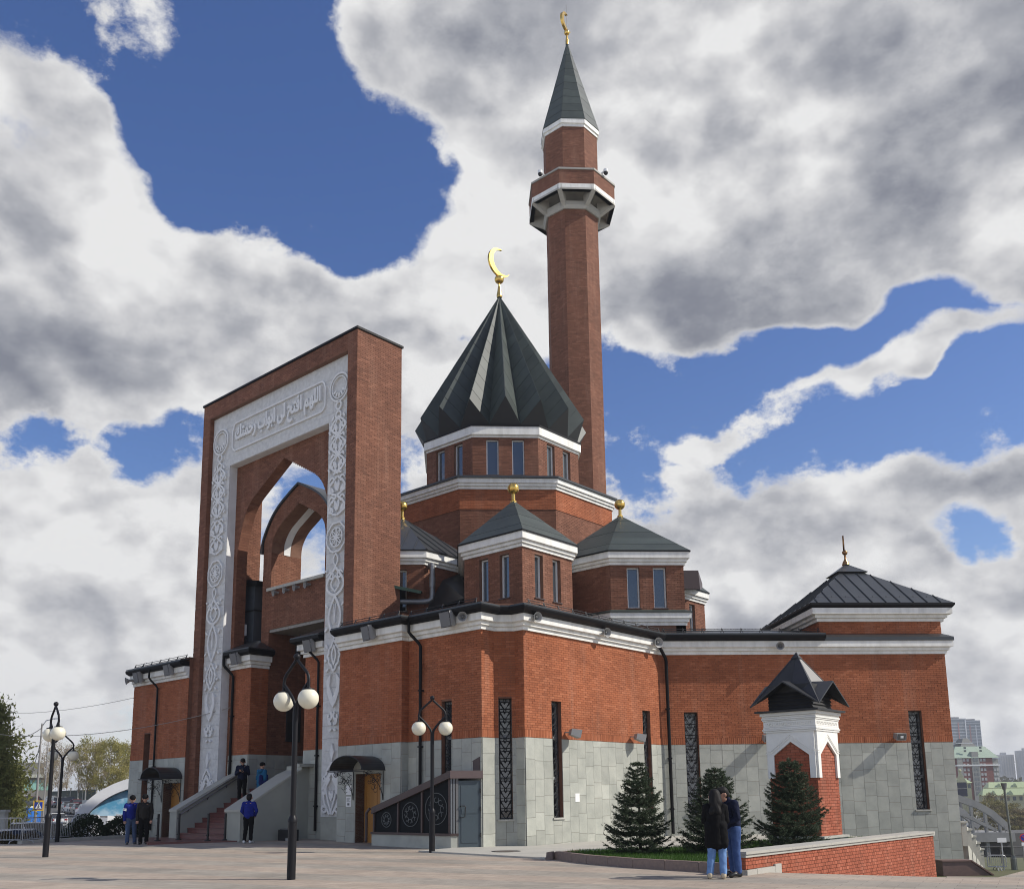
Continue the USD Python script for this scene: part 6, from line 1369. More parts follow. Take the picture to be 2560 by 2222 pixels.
person('long haired person in black coat and pale jeans, seen from behind, beside the planter', (4.99, 18.17, 0), math.radians(180 - 14), dict(head=(0, -.03, 1.53), neck=(0, 0, 1.40), look=(.25, -1, -.25), shL=(.16, 0, 1.33), shR=(-.16, 0, 1.33), chest=(0, 0, 1.2), elL=(.20, -.04, 1.08), elR=(-.20, -.04, 1.08), wrL=(.08, -.22, 1.05), wrR=(-.08, -.22, 1.05), pelvis=(0, 0, .90), kneeL=(.10, 0, .47), ankL=(.15, .03, .09), ankR=(-.10, .03, .09), toeL=(.17, -.14, .04)),
       J_black, J_light, S_beige, None, 'long', 'coat', 1.0, top_len=.26)
person('dark haired person in navy jacket and blue jeans bending over a companion', (5.42, 18.50, 0), math.radians(-78), dict(chest=(0, -.02, 1.29), neck=(0, -.09, 1.46), head=(0, -.19, 1.57), look=(0, -1, -.45), shL=(.18, -.04, 1.40), shR=(-.18, -.04, 1.40), elL=(.23, -.02, 1.12), elR=(-.23, -.02, 1.12), wrL=(.14, -.24, 1.03), wrR=(-.14, -.24, 1.03)),
       J_navy, J_jean, S_black, None, 'short', 'jacket', 1.0)
def stripes(t, W, D, put):
    for z0 in (.28, .40):
        P = D['shR'] * (1 - z0 * 1.4) + D['elR'] * z0 * 1.4; d = (D['elR'] - D['shR']); d /= np.linalg.norm(d); mb = tube(MB(), [P, P + d * .035], .081, 14); v, f = mb.get(); put('sleeve_stripe', trimesh.Trimesh(v, f, process=False), M_frame, False)
person('person in blue jacket with white sleeve stripes, black cap and jeans, left of a companion', (-11.95, 36.25, 0.0), math.radians(25), dict(head=(0, -.05, 1.61), look=(.2, -1, -.3), kneeL=(.12, -.02, .5), ankL=(.15, 0, .09), toeL=(.17, -.17, .04)), J_royal, cloth('faded_jeans', (0.075, 0.115, 0.21)), S_black, None, 'cap', 'jacket', 1.03, cap=J_black, extra=stripes)
person('person in black leather jacket, dark trousers and cap beside the stair slab', (-11.35, 35.85, 0.0), math.radians(8), dict(head=(0, -.04, 1.62), look=(-.2, -1, -.25)), J_char, J_black, S_black, None, 'cap', 'jacket', 1.04, cap=J_black)
person('person in royal blue jacket and black trousers with white shoes, seen from behind', (-7.25, 34.25, 0.09), math.radians(172), dict(elL=(.27, -.02, 1.15), elR=(-.27, -.02, 1.15), wrL=(.16, -.16, .98), wrR=(-.17, -.16, .98), ankL=(.13, .02, .09), toeL=(.15, -.15, .04)), J_royal, J_black, S_white, None, 'short', 'jacket', .97)
def phone(t, W, D, put):
    mb = MB(); v = CUBE * [.075, .012, .14] + np.array([-.04, -.33, 1.20]); mb.add(v, CF); part(t, 'phone', (W(v), CF), M_iron)
person('person in dark navy jacket coming down the stairs looking at their hands', (*PQ(21.66, 33.85)[:2], 1.49), math.radians(8), dict(head=(0, -.06, 1.61), look=(.15, -1, -.7), elR=(-.25, -.02, 1.14), wrR=(-.10, -.24, 1.24), elL=(.24, -.03, 1.14), wrL=(.06, -.25, 1.22), kneeL=(.10, -.16, .56), ankL=(.11, .02, .20), toeL=(.12, -.15, .15)), J_navy, J_black, S_black, None, 'short', 'jacket', 1.0, extra=phone)
def bag(t, W, D, put):
    m_ = smooth_mesh(hull_chain([[((-.20, -.05, 1.22), .09), ((-.22, -.02, .96), .11), ((-.12, .12, .95), .10)], [((-.12, .12, .95), .1), ((-.10, .12, 1.2), .08)]], 12)); put('shoulder_bag', m_, cloth('dark_blue_bag', (0.012, 0.02, 0.10)))
    put('hood', smooth_mesh(hull_chain([[((.08, .11, 1.43), .07), ((0, .14, 1.40), .08), ((-.08, .11, 1.43), .07)]], 12)), J_teal)
person('person in teal hooded coat with dark cap and blue shoulder bag climbing the stairs', (*PQ(21.44, 32.15)[:2], 1.30), math.radians(140), dict(look=(.2, -1, -.1), kneeR=(-.1, -.18, .58), ankR=(-.1, -.06, .26), toeR=(-.1, -.24, .22), wrL=(.2, -.14, .92)), J_teal, cloth('mid_blue', (0.03, 0.06, 0.14)), S_black, None, 'cap', 'coat', .98, cap=J_black, extra=bag, top_len=.18)

# ------------------------------------------------------------------ spruces
M_bark = mat('spruce_bark', (0.07, 0.045, 0.03), rough=0.9, bump=0.4)
M_needle = leaf_mat('spruce_needles', (0.022, 0.038, 0.018), (0.080, 0.105, 0.060), 5.5, 0.15)
def spruce(label, x, y, z0, h, R, seed):
    g = np.random.default_rng(seed); t = Thing('spruce', label, 'spruce tree', (x, y, z0)); C0 = np.array([x, y, z0])
    part(t, 'trunk', tube(MB(), [C0 - [0, 0, .05], C0 + [0.01, 0, h * .5], C0 + [0, 0, h * .97]], [.045, .028, .006], 8), M_bark)
    wood = MB(); twigs = []
    zs = np.r_[np.linspace(.06, .94, 21) + g.uniform(-.02, .02, 21)]
    for zi in zs:
        n = int(g.integers(6, 9)) if zi < .8 else 5
        ph = g.uniform(0, 6.28)
        for k in range(n):
            az = ph + k * 6.283 / n + g.uniform(-.25, .25); L = R * (1.0 - zi) ** 0.82 * g.choice([g.uniform(.55, .8), g.uniform(.8, 1.15)], p=[.3, .7]) + .05; rise = .02 + .42 * zi
            u = np.array([math.cos(az), math.sin(az), 0]); s = np.linspace(0, 1, 6)
            P = C0 + np.array([0, 0, h * zi]) + s[:, None] * L * u + np.c_[0 * s, 0 * s, L * (rise * s - .22 * s * (1 - s) * (1 - zi) * 2 + .10 * s ** 3)]
            tube(wood, P, np.linspace(.011, .003, 6), 4, cap=False); side = np.array([-u[1], u[0], 0])
            twigs.append((P[4], P[5] + (P[5] - P[4]) * .6))
            for m in np.arange(.12 if L > .3 else .3, 1.0, .055 / max(L, .2) * 1.0):
                i = min(int(m * 5), 4); b = P[i] + (P[i + 1] - P[i]) * (m * 5 - i)
                for sg in (-1, 1):
                    l = (.10 + .16 * math.sin(math.pi * min(1, m * .9 + .15)) * min(1, L / .6)) * g.uniform(.7, 1.2)
                    d = u * g.uniform(.5, .9) + sg * side * g.uniform(.5, .9) + np.array([0, 0, g.uniform(-.25, .35)]); d /= np.linalg.norm(d); twigs.append((b, b + d * l))
    for k in range(6):
        az = k * 1.05; twigs.append((C0 + [0, 0, h * .95], C0 + [.05 * math.cos(az), .05 * math.sin(az), h * .985]))
    twigs.append((C0 + [0, 0, h * .9], C0 + [0, 0, h]))
    part(t, 'branches', wood, M_bark)
    A, B = np.array([a for a, b in twigs]), np.array([b for a, b in twigs]); N = 36; k = len(A)
    s = g.uniform(0, 1.05, (k, N, 1)); d = (B - A); ln = np.linalg.norm(d, axis=1, keepdims=True); d = d / ln
    r = g.normal(size=(k, N, 3)); r -= (r * d[:, None]).sum(2, keepdims=True) * d[:, None]; r /= np.linalg.norm(r, axis=2, keepdims=True)
    base = A[:, None] + (B - A)[:, None] * s; nd = r * .78 + d[:, None] * .62; tip = base + nd * g.uniform(.030, .054, (k, N, 1)); w = np.cross(nd, g.normal(size=(k, N, 3))); w /= np.linalg.norm(w, axis=2, keepdims=True)
    V = np.stack([base + w * .0066, base - w * .0066, tip], 2).reshape(-1, 3)
    part(t, 'needles', (V, np.arange(len(V)).reshape(-1, 3)), M_needle)
spruce('small dark spruce standing clear on the grass, left of the couple', 4.62, 23.9, 0.13, 2.30, .86, 1)
spruce('bushy dark spruce directly behind the couple', 6.45, 23.4, 0.15, 2.10, 1.02, 2)
spruce('dark green spruce in front of the brick kiosk', 8.55, 23.9, 0.2, 2.28, .98, 3)

# ------------------------------------------------------------------ ground beyond the square
def polar(az, d, z=0.0): a = math.radians(az); return np.array([d * math.sin(a), d * math.cos(a), z])
def left_z(x, y):
    d = np.hypot(x, y); return -1.0 + 0.85 * smoothstep(43.6 - d + 43.6 - 43.6, -3.0, 0.0) * 0 + 2.1 * np.clip((d - 115) / 75, 0, 1.6) + 0.92 * (1 - smoothstep(d, 41.0, 46.0))
def right_z(x, y):
    d = np.hypot(x, y); return np.interp(d, [0, 33, 42, 60, 100, 140, 190, 260, 3000], [-1.36, -1.36, -1.42, -2.6, -4.6, -7.0, -8.5, -7.5, -7.0])
M_verge = mat('spring_turf', (0.055, 0.075, 0.022), (0.095, 0.085, 0.04), 0.5, 0.95, detail=8)
M_far = mat('far_fields', (0.085, 0.085, 0.045), (0.12, 0.10, 0.06), 0.02, 0.95)
def fan(az0, az1, r0s, zf, n=24):
    mb = MB(); a = np.radians(np.linspace(az0, az1, n)); r = np.array(r0s)
    X, Y = np.outer(r, np.sin(a)), np.outer(r, np.cos(a)); Z_ = zf(X.ravel(), Y.ravel()).reshape(X.shape); V = np.stack([X, Y, Z_], 2).reshape(-1, 3)
    i = np.repeat(np.arange(len(r) - 1), n - 1); j = np.tile(np.arange(n - 1), len(r) - 1); return mb.add(V, np.stack([i * n + j, i * n + j + 1, (i + 1) * n + j + 1, (i + 1) * n + j], 1))
solo('parking_lot', fan(-60, -2, [40.2, 42, 44, 46, 60, 90, 115, 150, 190, 240], left_z), M_asph, kind='structure')
solo('far_terrain', fan(-60, -2, [239, 500, 1500, 4000], lambda x, y: left_z(x, y) + .05 - 0.002 * (np.hypot(x, y) - 240).clip(0)), M_far, kind='structure')
solo('embankment', fan(19, 70, [24, 33, 42, 60, 80, 100, 120, 140, 165, 190], lambda x, y: right_z(x, y) - .01), M_verge, 48 and None, kind='structure')
solo('river_bank', fan(19, 70, [189, 230, 300, 600, 1500, 4000], right_z), M_far, kind='structure')
solo('far_terrain', fan(-3, 20, [60, 200, 1000, 4000], lambda x, y: np.full(len(x), -1.5)), M_far, kind='structure')
mb = fan(27.5, 70, [28.5, 31, 34, 37.5], lambda x, y: right_z(x, y) + .012, 40); solo('footpath', mb, M_tan, kind='structure')
ek = Thing('edge_kerb', 'low stone kerb along the left edge of the square before the dark shrubs', 'kerb', (-16.4, 39.7, 0)); f_ = between((-17.0, 38.95), (-14.35, 43.85))
for k in range(6): mb = MB(); f_.box(mb, k * .93, k * .93 + .92, -.4, .13, -.25, 0); part(ek, 'kerb_stone', mb, M_concrete)

# ------------------------------------------------------------------ crowd barriers, shrubs
M_steel = mat('galvanised_steel', (0.42, 0.43, 0.44), rough=0.4, metal=0.6)
def crowd_barrier(a, b, z, label, n=16, h=1.0):
    a, b = np.array(a, float), np.array(b, float); t = Thing('crowd_barrier', label, 'barrier', (*a, z), group='steel barriers at the edge of the square'); f_ = between(a, b, z); L = float(np.linalg.norm(b - a)); c = .10
    P = [(0.0, .16), (0, h - c), (.03, h - .03), (c, h), (L - c, h), (L - .03, h - .03), (L, h - c), (L, .16), (0, .16)]; part(t, 'frame', tube(MB(), f_.pt([p[0] for p in P], [p[1] for p in P], 0), .020, 7), M_steel)
    for u in np.linspace(0, L, n + 2)[1:-1]: part(t, 'bar', tube(MB(), f_.pt([u, u], [.16, h], [0, 0]), .008, 4), M_steel)
    for u in (.28, L - .28): part(t, 'foot', tube(MB(), f_.pt([u] * 5, [0.015, .10, .16, .10, .015], [.30, .26, 0, -.26, -.30]), .016, 6), M_steel)
crowd_barrier((-19.2, 39.6), (-17.05, 38.95), 0, 'steel crowd barrier at the left edge of the square, nearest one')
crowd_barrier((-17.0, 38.98), (-16.75, 41.0), 0.0, 'steel crowd barrier behind the farthest globe lamp')
crowd_barrier((-16.75, 41.05), (-16.3, 43.0), 0.0, 'steel crowd barrier reaching towards the dark shrubs')
def shrub(label, x, y, z, rx, ry, h, seed, m_, n=5200, leaf=.05, name='shrub', cat='shrub'):
    g = np.random.default_rng(seed); t = Thing(name, label, cat, (x, y, z)); P = g.normal(size=(n, 3)); P /= np.linalg.norm(P, axis=1, keepdims=True); P[:, 2] = np.abs(P[:, 2])
    bump_ = .72 + .55 * meshkit.fbm(P * 3.1 + seed * 7, 3, seed); P = P * (bump_ * g.uniform(.72, 1.04, n) ** .5)[:, None] * [rx, ry, h] + [x, y, z]
    d = g.normal(size=(n, 3)) * .6 + (P - [x, y, z + h * .2]) / [rx, ry, h]; d /= np.linalg.norm(d, axis=1, keepdims=True); w = np.cross(d, g.normal(size=(n, 3))); w /= np.linalg.norm(w, axis=1, keepdims=True); L = leaf * g.uniform(.6, 1.5, (n, 1))
    V = np.stack([P - d * L, P + w * L * .45, P + d * L, P - w * L * .45], 1).reshape(-1, 3); part(t, 'foliage', (V, np.arange(len(V)).reshape(-1, 4)), m_)
    wd = MB()
    for k in range(9): a = k * .7 + seed; tube(wd, [(x, y, z - .1), (x + rx * .6 * math.cos(a), y + ry * .6 * math.sin(a), z + h * .6)], [.025, .008], 4)
    part(t, 'stems', wd, M_bark)
M_junip = leaf_mat('juniper', (0.008, 0.018, 0.007), (0.022, 0.038, 0.014), 3.0, 0.15); M_dry = leaf_mat('dry_twigs', (0.085, 0.055, 0.03), (0.06, 0.055, 0.022), 1.5, 0.2)
shrub('dark juniper shrub beside the barrier end, left one of two', -16.1, 43.0, -.05, 1.05, .8, .98, 1, M_junip)
shrub('dark juniper shrub against the building corner', -14.95, 44.5, -.05, .95, .8, 1.02, 2, M_junip)
for i, (x, y) in enumerate(((-18.6, 41.0), (-17.9, 41.4))):
    shrub(('brownish hedge bush behind the nearest barrier, left half', 'brownish hedge bush between the barrier and the far lamp')[i], x, y, -.45, .85, .7, .8, 5 + i, M_dry, 3000, name='hedge_bush', cat='bush')

# ------------------------------------------------------------------ cars
def car_proto(kind, paint, label, loc, rz, group='cars parked in the lot'):
    t = Thing('parked_car', label, 'car', loc, rz, group); c, s = math.cos(rz), math.sin(rz)
    def W(v): v = np.asarray(v, float); return np.c_[v[:, 0] * c - v[:, 1] * s, v[:, 0] * s + v[:, 1] * c, v[:, 2]] + t.loc
    if kind == 'suv': lo = [(-2.2, .35), (-2.25, .75), (-2.1, .98), (-1.2, 1.06), (2.05, 1.06), (2.2, .9), (2.2, .35)]; hi = [(-1.15, 1.06), (-.55, 1.60), (.2, 1.68), (1.5, 1.64), (2.05, 1.06)]
    else: lo = [(-2.2, .32), (-2.25, .62), (-2.0, .82), (-1.0, .92), (1.7, .95), (2.2, .88), (2.25, .5), (2.2, .32)]; hi = [(-.95, .92), (-.25, 1.36), (.3, 1.44), (.95, 1.40), (1.75, .95)]
    def ext(P, w0, w1):
        P = np.array(P); n = len(P); z0, z1 = P[:, 1].min(), P[:, 1].max(); w = w0 + (w1 - w0) * (P[:, 1] - z0) / (z1 - z0); V = np.vstack([np.c_[P[:, 0], -w, P[:, 1]], np.c_[P[:, 0], w, P[:, 1]]])
        tr = trimesh.creation.triangulate_polygon(Polygon(P), engine='earcut'); idx = [int(np.argmin(((P - q) ** 2).sum(1))) for q in tr[0]]; tri = np.array(idx)[tr[1]]
        F = [list(x) for x in tri] + [[x + n for x in r_[::-1]] for r_ in tri]
        for i in range(n): j = (i + 1) % n; F += [[i, j, n + j], [i, n + j, n + i]]
        return MB().add(V, F)
    v, f = ext(lo, .88, .84).get(); part(t, 'body', (W(v), f), paint, smooth=25); v, f = ext(hi, .80, .60).get(); part(t, 'cabin', (W(v), f), M_glassD)
    top_ = [p for p in hi if p[1] > max(q[1] for q in hi) - .12]; mb = MB(); xs = [p[0] for p in top_]; v = CUBE * [max(xs) - min(xs) + .1, 1.20, .05] + [min(xs) - .05, -.60, max(q[1] for q in hi) - .03]; part(t, 'roof', (W(v), CF), paint)
    for x in (-1.4, 1.35):
        for y in (-.80, .80): m_ = tube(MB(), [(x, y - .10, .33), (x, y + .10, .33)], .33, 14); v, f = m_.get(); w = part(t, 'wheel', (W(v), f), M_tyre); m_ = tube(MB(), [(x, y - .115, .33), (x, y + .115, .33)], .19, 10); v, f = m_.get(); part(w, 'rim', (W(v), f), M_steel)
    for y in (-.62, .62): v = CUBE * [.06, .32, .14] + [-2.24, y - .16, .66]; part(t, 'headlight', (W(v), CF), M_frame); v = CUBE * [.05, .3, .16] + [2.19, y - .15, .72]; part(t, 'tail_light', (W(v), CF), mat('tail_lamp', (0.25, 0.01, 0.01), rough=0.3))
    for sx in (-.05, .95): 
        for y in (-.79, .75): v = CUBE * [.07, .04, .5 if kind == 'suv' else .38] + [sx, y, 1.02 if kind == 'suv' else .92]; part(t, 'pillar', (W(v), CF), paint)
    return t.path
M_glassD = mat('car_glass', (0.012, 0.014, 0.017), rough=0.08, spec=0.6); M_tyre = mat('tyre', (0.012, 0.012, 0.012), rough=0.8)
paints = {k: mat('paint_' + k, c, rough=0.3, coat=0.6) for k, c in dict(white=(.70, .70, .70), black=(.012, .012, .014), silver=(.32, .33, .34), red=(.16, .02, .025), dark=(.04, .045, .05)).items()}
G_ = lambda az, d: polar(az, d, float(left_z(np.array([polar(az, d)[0]]), np.array([polar(az, d)[1]]))[0]))
az_px = lambda px: math.degrees(-math.atan2(1280 - px, 2353)) + 3.54
protos = {}
def park(kind, col, px, d, rz, label):
    key = (kind, col); L = G_(az_px(px), d); r = math.radians(rz)
    if key not in protos: protos[key] = car_proto(kind, paints[col], label, L, r)
    else: copy_of(protos[key], 'parked_car', L, r, label, 'car', 'cars parked in the lot')
park('suv', 'white', 88, 49.5, 12, 'white estate car just behind the barriers, nearest car of all')
park('sedan', 'white', 42, 47.5, 15, 'low white saloon car behind the leftmost barrier')
park('sedan', 'white', 215, 66, 30, 'white car peeping between the shrubs and the tent')
row = [('suv', 'white', 226, 138, 'white off roader parked nearest the tent'), ('sedan', 'black', 208, 146, 'black saloon parked second from the tent'), ('sedan', 'silver', 193, 150, 'silver saloon parked in the right hand row behind the lamp'), ('sedan', 'dark', 180, 156, 'dark grey saloon parked in the right hand row'),
       ('sedan', 'red', 200, 172, 'red saloon in the second rank of the right hand row'), ('suv', 'black', 182, 180, 'black off roader in the second rank'), ('suv', 'dark', 167, 176, 'dark grey off roader beside a lamp post'), ('suv', 'silver', 152, 178, 'silver van like car in the middle of the lot'), ('suv', 'white', 138, 186, 'white off roader in the middle of the lot')]
for kd, cl, px, d, lab in row: park(kd, cl, px, d, -58, lab)
for kd, cl, px, d, lab in [('suv', 'white', 50, 182, 'white off roader at the far left of the lot'), ('sedan', 'silver', 62, 186, 'silver saloon at the far left of the lot'), ('suv', 'white', 70, 190, 'white off roader second along the far left row'), ('suv', 'dark', 76, 180, 'dark off roader in the far left row'), ('suv', 'red', 88, 184, 'dark red off roader at the end of the far left row')]: park(kd, cl, px, d, 75, lab)
park('sedan', 'white', 155, 112, -60, 'white patrol car with orange stripes on the drive')

# ------------------------------------------------------------------ toilet, sign, poles, wires
def at(px, d, z): a = math.radians(az_px(px)); dd = d / math.cos(a - math.radians(3.54)) if False else d; return np.array([dd * math.sin(a), dd * math.cos(a), z])
P = at(93, 97, -1.0); t = Thing('portable_toilet', 'bright blue portable toilet cabin with a white roof', 'portable toilet', P, math.radians(50)); c, s = math.cos(t.rot), math.sin(t.rot)
def Wt(v): v = np.asarray(v, float); return np.c_[v[:, 0] * c - v[:, 1] * s, v[:, 0] * s + v[:, 1] * c, v[:, 2]] + P
M_bl = mat('blue_plastic', (0.012, 0.13, 0.46), (0.010, 0.10, 0.38), 1.0, 0.4)
part(t, 'cabin', (Wt(CUBE * [1.15, 1.15, 2.15] - [.575, .575, 0]), CF), M_bl); part(t, 'roof', (Wt(CUBE * [1.22, 1.22, .12] + [-.61, -.61, 2.15]), CF), M_frame)
part(t, 'door', (Wt(CUBE * [.03, .74, 1.85] + [-.60, -.40, .14]), CF), mat('blue_door', (0.02, 0.19, 0.56), rough=0.4)); part(t, 'door_rib', (Wt(CUBE * [.04, .5, .05] + [-.62, -.28, 1.0]), CF), M_bl)
for k, y in enumerate((-.4, .3)): part(t, 'wall_rib', (Wt(CUBE * [.08, .05, 2.0] + [-.3 + .5 * k, -.605, .05]), CF), M_bl)
def pole(label, px, d, z0, z1, r=.07, lamp=None, name='street_pole', cat='pole'):
    B = at(px, d, z0); t = Thing(name, label, cat, B); part(t, 'pole', tube(MB(), [B, B + [0, 0, (z1 - z0) * .5], B + [0, 0, z1 - z0]], [r * 1.3, r, r * .7], 8), mat('grey_pole', (0.22, 0.21, 0.20), rough=0.6))
    if lamp:
        T_ = B + [0, 0, z1 - z0]; part(t, 'arm', tube(MB(), [T_ - [0, 0, .3], T_ + [lamp * .35, 0, .25], T_ + [lamp * 1.0, 0, .4]], .045, 6), M_steel); mb = MB(); v = CUBE * [.6, .25, .14] + T_ + [lamp * 1.0 - .3 + lamp * .3, -.12, .36]; part(t, 'lamp_head', (v, CF), M_frame)
    return t, B
pole('tall grey utility pole carrying the crossing sign and wires', 103, 95, -1, 8.6, .10, 1.0)
pole('grey lamp post left of the utility pole', 60, 110, -1, 5.6, .06, .5)
pole('thin pole behind the utility pole', 122, 130, -1, 9.5, .08)
pole('distant lamp post with two heads before the birches', 155, 165, .4, 8.2, .06, .5)
B = at(109, 94, 0); t = Thing('crossing_sign', 'blue square pedestrian crossing sign on a yellow board', 'road sign', (B[0], B[1], .9)); f_ = Frame(B[:2] - np.array([.40, 0]), (1, .35)); f_.o[:2] = B[:2] - f_.u[:2] * .42
for nm, a, b, z0, z1, d0, m_ in (('board', 0, .84, .86, 1.76, 0, mat('yellow_board', (0.62, 0.38, 0.04), rough=0.5)), ('blue_field', .10, .74, .99, 1.63, .012, mat('sign_blue', (0.01, 0.04, 0.33), rough=0.4))): mb = MB(); f_.box(mb, a, b, z0, z1, d0, d0 + .012); part(t, nm, mb, m_)
tri = Polygon([(.15, 1.04), (.69, 1.04), (.42, 1.58)]); part(t, 'white_triangle', f_.extrude(MB(), tri, .024, .034), M_frame)
fig = unary_union([Point(.43, 1.41).buffer(.035), LineString([(.42, 1.36), (.41, 1.23), (.35, 1.08)]).buffer(.022), LineString([(.41, 1.23), (.50, 1.08)]).buffer(.020), LineString([(.34, 1.26), (.42, 1.34), (.50, 1.25)]).buffer(.016)]).union(unary_union([sbox(.24 + k * .1, 1.045, .29 + k * .1, 1.07) for k in range(4)]))
part(t, 'walking_figure', f_.extrude(MB(), fig, .034, .042), M_iron, kind='stuff')
def wire(label, A, B, sag, r=.012, name='overhead_wire', m_=None):
    s = np.linspace(0, 1, 24)[:, None]; P = np.asarray(A) * (1 - s) + np.asarray(B) * s - np.c_[0 * s, 0 * s, sag * 4 * s * (1 - s)]; solo(name, tube(MB(), P, r, 5), m_ or M_iron, label, 'wire', 'overhead wires')
wire('pale cable strung from the left edge across to the portal downpipe', at(-60, 55, 5.15), PQ(22.22, 35.85, 5.50), .62, .014, m_=mat('pale_cable', (0.22, 0.21, 0.19), rough=0.6))
wire('thin wire high above the lamps meeting the left brick wing', at(-40, 80, 8.2), PQ(24.0, 43.4, 7.2), .5, .012)
pt = at(103, 95, 0)
for i, (dz, tgt, sg, lab) in enumerate(((8.2, at(-20, 80, 6.8), .7, 'black wire from the utility pole to the left, upper'), (6.3, at(20, 90, 3.8), .9, 'black wire looping from the utility pole to the left, lower'), (8.0, at(122, 130, 9.0), .3, 'short wire joining the two poles'), (7.0, at(75, 120, 2.6), .3, 'slack wire hanging from the utility pole'))): wire(lab, (pt[0], pt[1], dz), tgt, sg, .03)

for i, (px, d, m_, lab) in enumerate(((46, 84, M_frame, 'distant person in a pale top by the blue toilet'), (59, 84, J_black, 'distant person in black by the blue toilet'))):
    person(lab, at(px, d, -1.0), math.radians(150), {}, cloth('pale_top', (0.5, 0.48, 0.46)) if i == 0 else J_black, J_char, S_black, None, 'short', 'jacket', 1.0)

# ------------------------------------------------------------------ white event tent
TC = at(395, 62, 0); t = Thing('event_tent', 'white arched event tent with a blue banner, half hidden by the building', 'tent', (TC[0], TC[1], -1.0)); d_ = np.array([TC[0], TC[1]]) / np.hypot(TC[0], TC[1]); f_ = Frame(TC[:2], (d_[1], -d_[0]), -1.0)
th = np.linspace(math.radians(18), math.pi - math.radians(18), 33); ro, ri = (4.9, 4.15), (4.35, 3.55)
O_ = np.c_[ro[0] * np.cos(th), ro[1] * np.sin(th)]; I_ = np.c_[ri[0] * np.cos(th), ri[1] * np.sin(th)]
M_tent = mat('tent_membrane', (0.74, 0.75, 0.76), (0.68, 0.69, 0.70), .8, 0.5)
part(t, 'roof_membrane', f_.extrude(MB(), Polygon(np.vstack([O_, I_[::-1]])), -9.0, 0.0), M_tent)
bl = Polygon(I_ * .985).buffer(0).intersection(sbox(-6, 1.75, 6, 5)).buffer(0)
ban = bl.difference(affinity.translate(affinity.scale(bl, 1.0, .62, origin=(0, 1.7)), 0, 0)) if False else bl
part(t, 'banner', f_.extrude(MB(), ban, -.45, -.40), mat('sky_blue_banner', (0.10, 0.33, 0.52), (0.42, 0.60, 0.72), .9, 0.5, sharp=(.42, .58)))
for k in range(18):
    a, b = -3.9 + k * .43, -3.9 + (k + 1) * .43; h = 1.72 + .10 * math.sin(k * 2.1); part(t, 'drape', slab(MB(), f_.pt([a, b, b, a], [0, 0, h, h + .05], [-.30, -.42, -.42, -.30] if k % 2 else [-.42, -.30, -.30, -.42]), -.01, .01), M_tent)
for sg in (-1, 1):
    mb = MB()
    for o in (0, .28): tube(mb, f_.pt([sg * (4.75 - o), sg * (4.35 - o)], [0, 1.6], [.05, .05]), .035, 5)
    for k in range(6): tube(mb, f_.pt([sg * (4.75 - .065 * k), sg * (4.44 - .065 * k)], [.26 * k, .26 * k + .26], [.05, .05]), .018, 4)
    part(t, 'truss_leg', mb, M_steel)

# ------------------------------------------------------------------ trees on the left
M_birch = mat('birch_bark', (0.55, 0.53, 0.48), (0.12, 0.11, 0.10), 2.2, 0.8, sharp=(.55, .75)); M_twig = mat('grey_twigs', (0.16, 0.12, 0.085), rough=0.9)
M_bl1, M_bl2 = leaf_mat('young_birch_leaves', (0.24, 0.225, 0.055), (0.33, 0.28, 0.09), .25, .45), leaf_mat('bare_birch_haze', (0.27, 0.21, 0.13), (0.32, 0.26, 0.15), .25, .35)
M_larch = leaf_mat('larch_needles', (0.115, 0.13, 0.035), (0.18, 0.18, 0.06), .8, .4)
def crown_pts(g, n, h, r0, low=.25, shape=1.0):
    z = g.uniform(low, 1, n) ** .9; rr = r0 * np.sin(np.pi * np.clip((z - low) / (1.02 - low), 0, 1) ** shape * .82 + .38) ; a = g.uniform(0, 2 * np.pi, n); r = rr * np.sqrt(g.uniform(0.02, 1, n))
    return np.c_[r * np.cos(a), r * np.sin(a), z * h]
def tree(label, B, h, r, seed, leaf_m, bark, n=3200, leaf=.16, low=.28, name='birch_tree', cat='birch tree', limbs=26, shape=1.0, droop=0.0, trunk=.011):
    g = np.random.default_rng(seed); t = Thing(name, label, cat, B); B = np.asarray(B, float); lx = g.uniform(-.03, .03, 2) * h
    tp = np.array([[0, 0, -.3], [lx[0] * .4, lx[1] * .4, h * .4], [lx[0], lx[1], h * .97]]) + B; part(t, 'trunk', tube(MB(), tp, [h * trunk, h * trunk * .65, .01], 7), bark)
    C_ = crown_pts(g, limbs, h, r, low, shape); mb = MB()
    for p in C_: z0 = max(low * .75 * h, p[2] - h * .16 - .25 * np.hypot(p[0], p[1])); q = np.array([lx[0] * z0 / h, lx[1] * z0 / h, z0]); tube(mb, np.array([q, (q + p) / 2 + [0, 0, .03 * h], p]) + B, [h * .0038, h * .0025, .008], 4, cap=False)
    part(t, 'limbs', mb, M_twig)
    ctr = np.repeat(C_, n // limbs + 1, 0)[:n]; P = ctr + g.normal(size=(n, 3)) * [r * .17, r * .17, h * .045] - np.c_[0 * ctr[:, 0], 0 * ctr[:, 0], droop * np.abs(g.normal(size=n))]
    d = g.normal(size=(n, 3)) + [0, 0, -droop * 1.5]; d /= np.linalg.norm(d, axis=1, keepdims=True); w = np.cross(d, g.normal(size=(n, 3))); w /= np.linalg.norm(w, axis=1, keepdims=True); L = leaf * g.uniform(.5, 1.4, (n, 1))
    V = np.stack([P - d * L, P + w * L * .4, P + d * L, P - w * L * .4], 1).reshape(-1, 3) + B; part(t, 'crown', (V, np.arange(len(V)).reshape(-1, 4)), leaf_m)
zt = lambda px, d: G_(az_px(px), d)
tree('large dense yellow green larch at the left edge of the picture', at(-34, 74, -1.0), 9.4, 2.7, 3, M_larch, M_bark, 26000, .16, .06, 'larch_tree', 'larch tree', 150, .75, .35, .016)
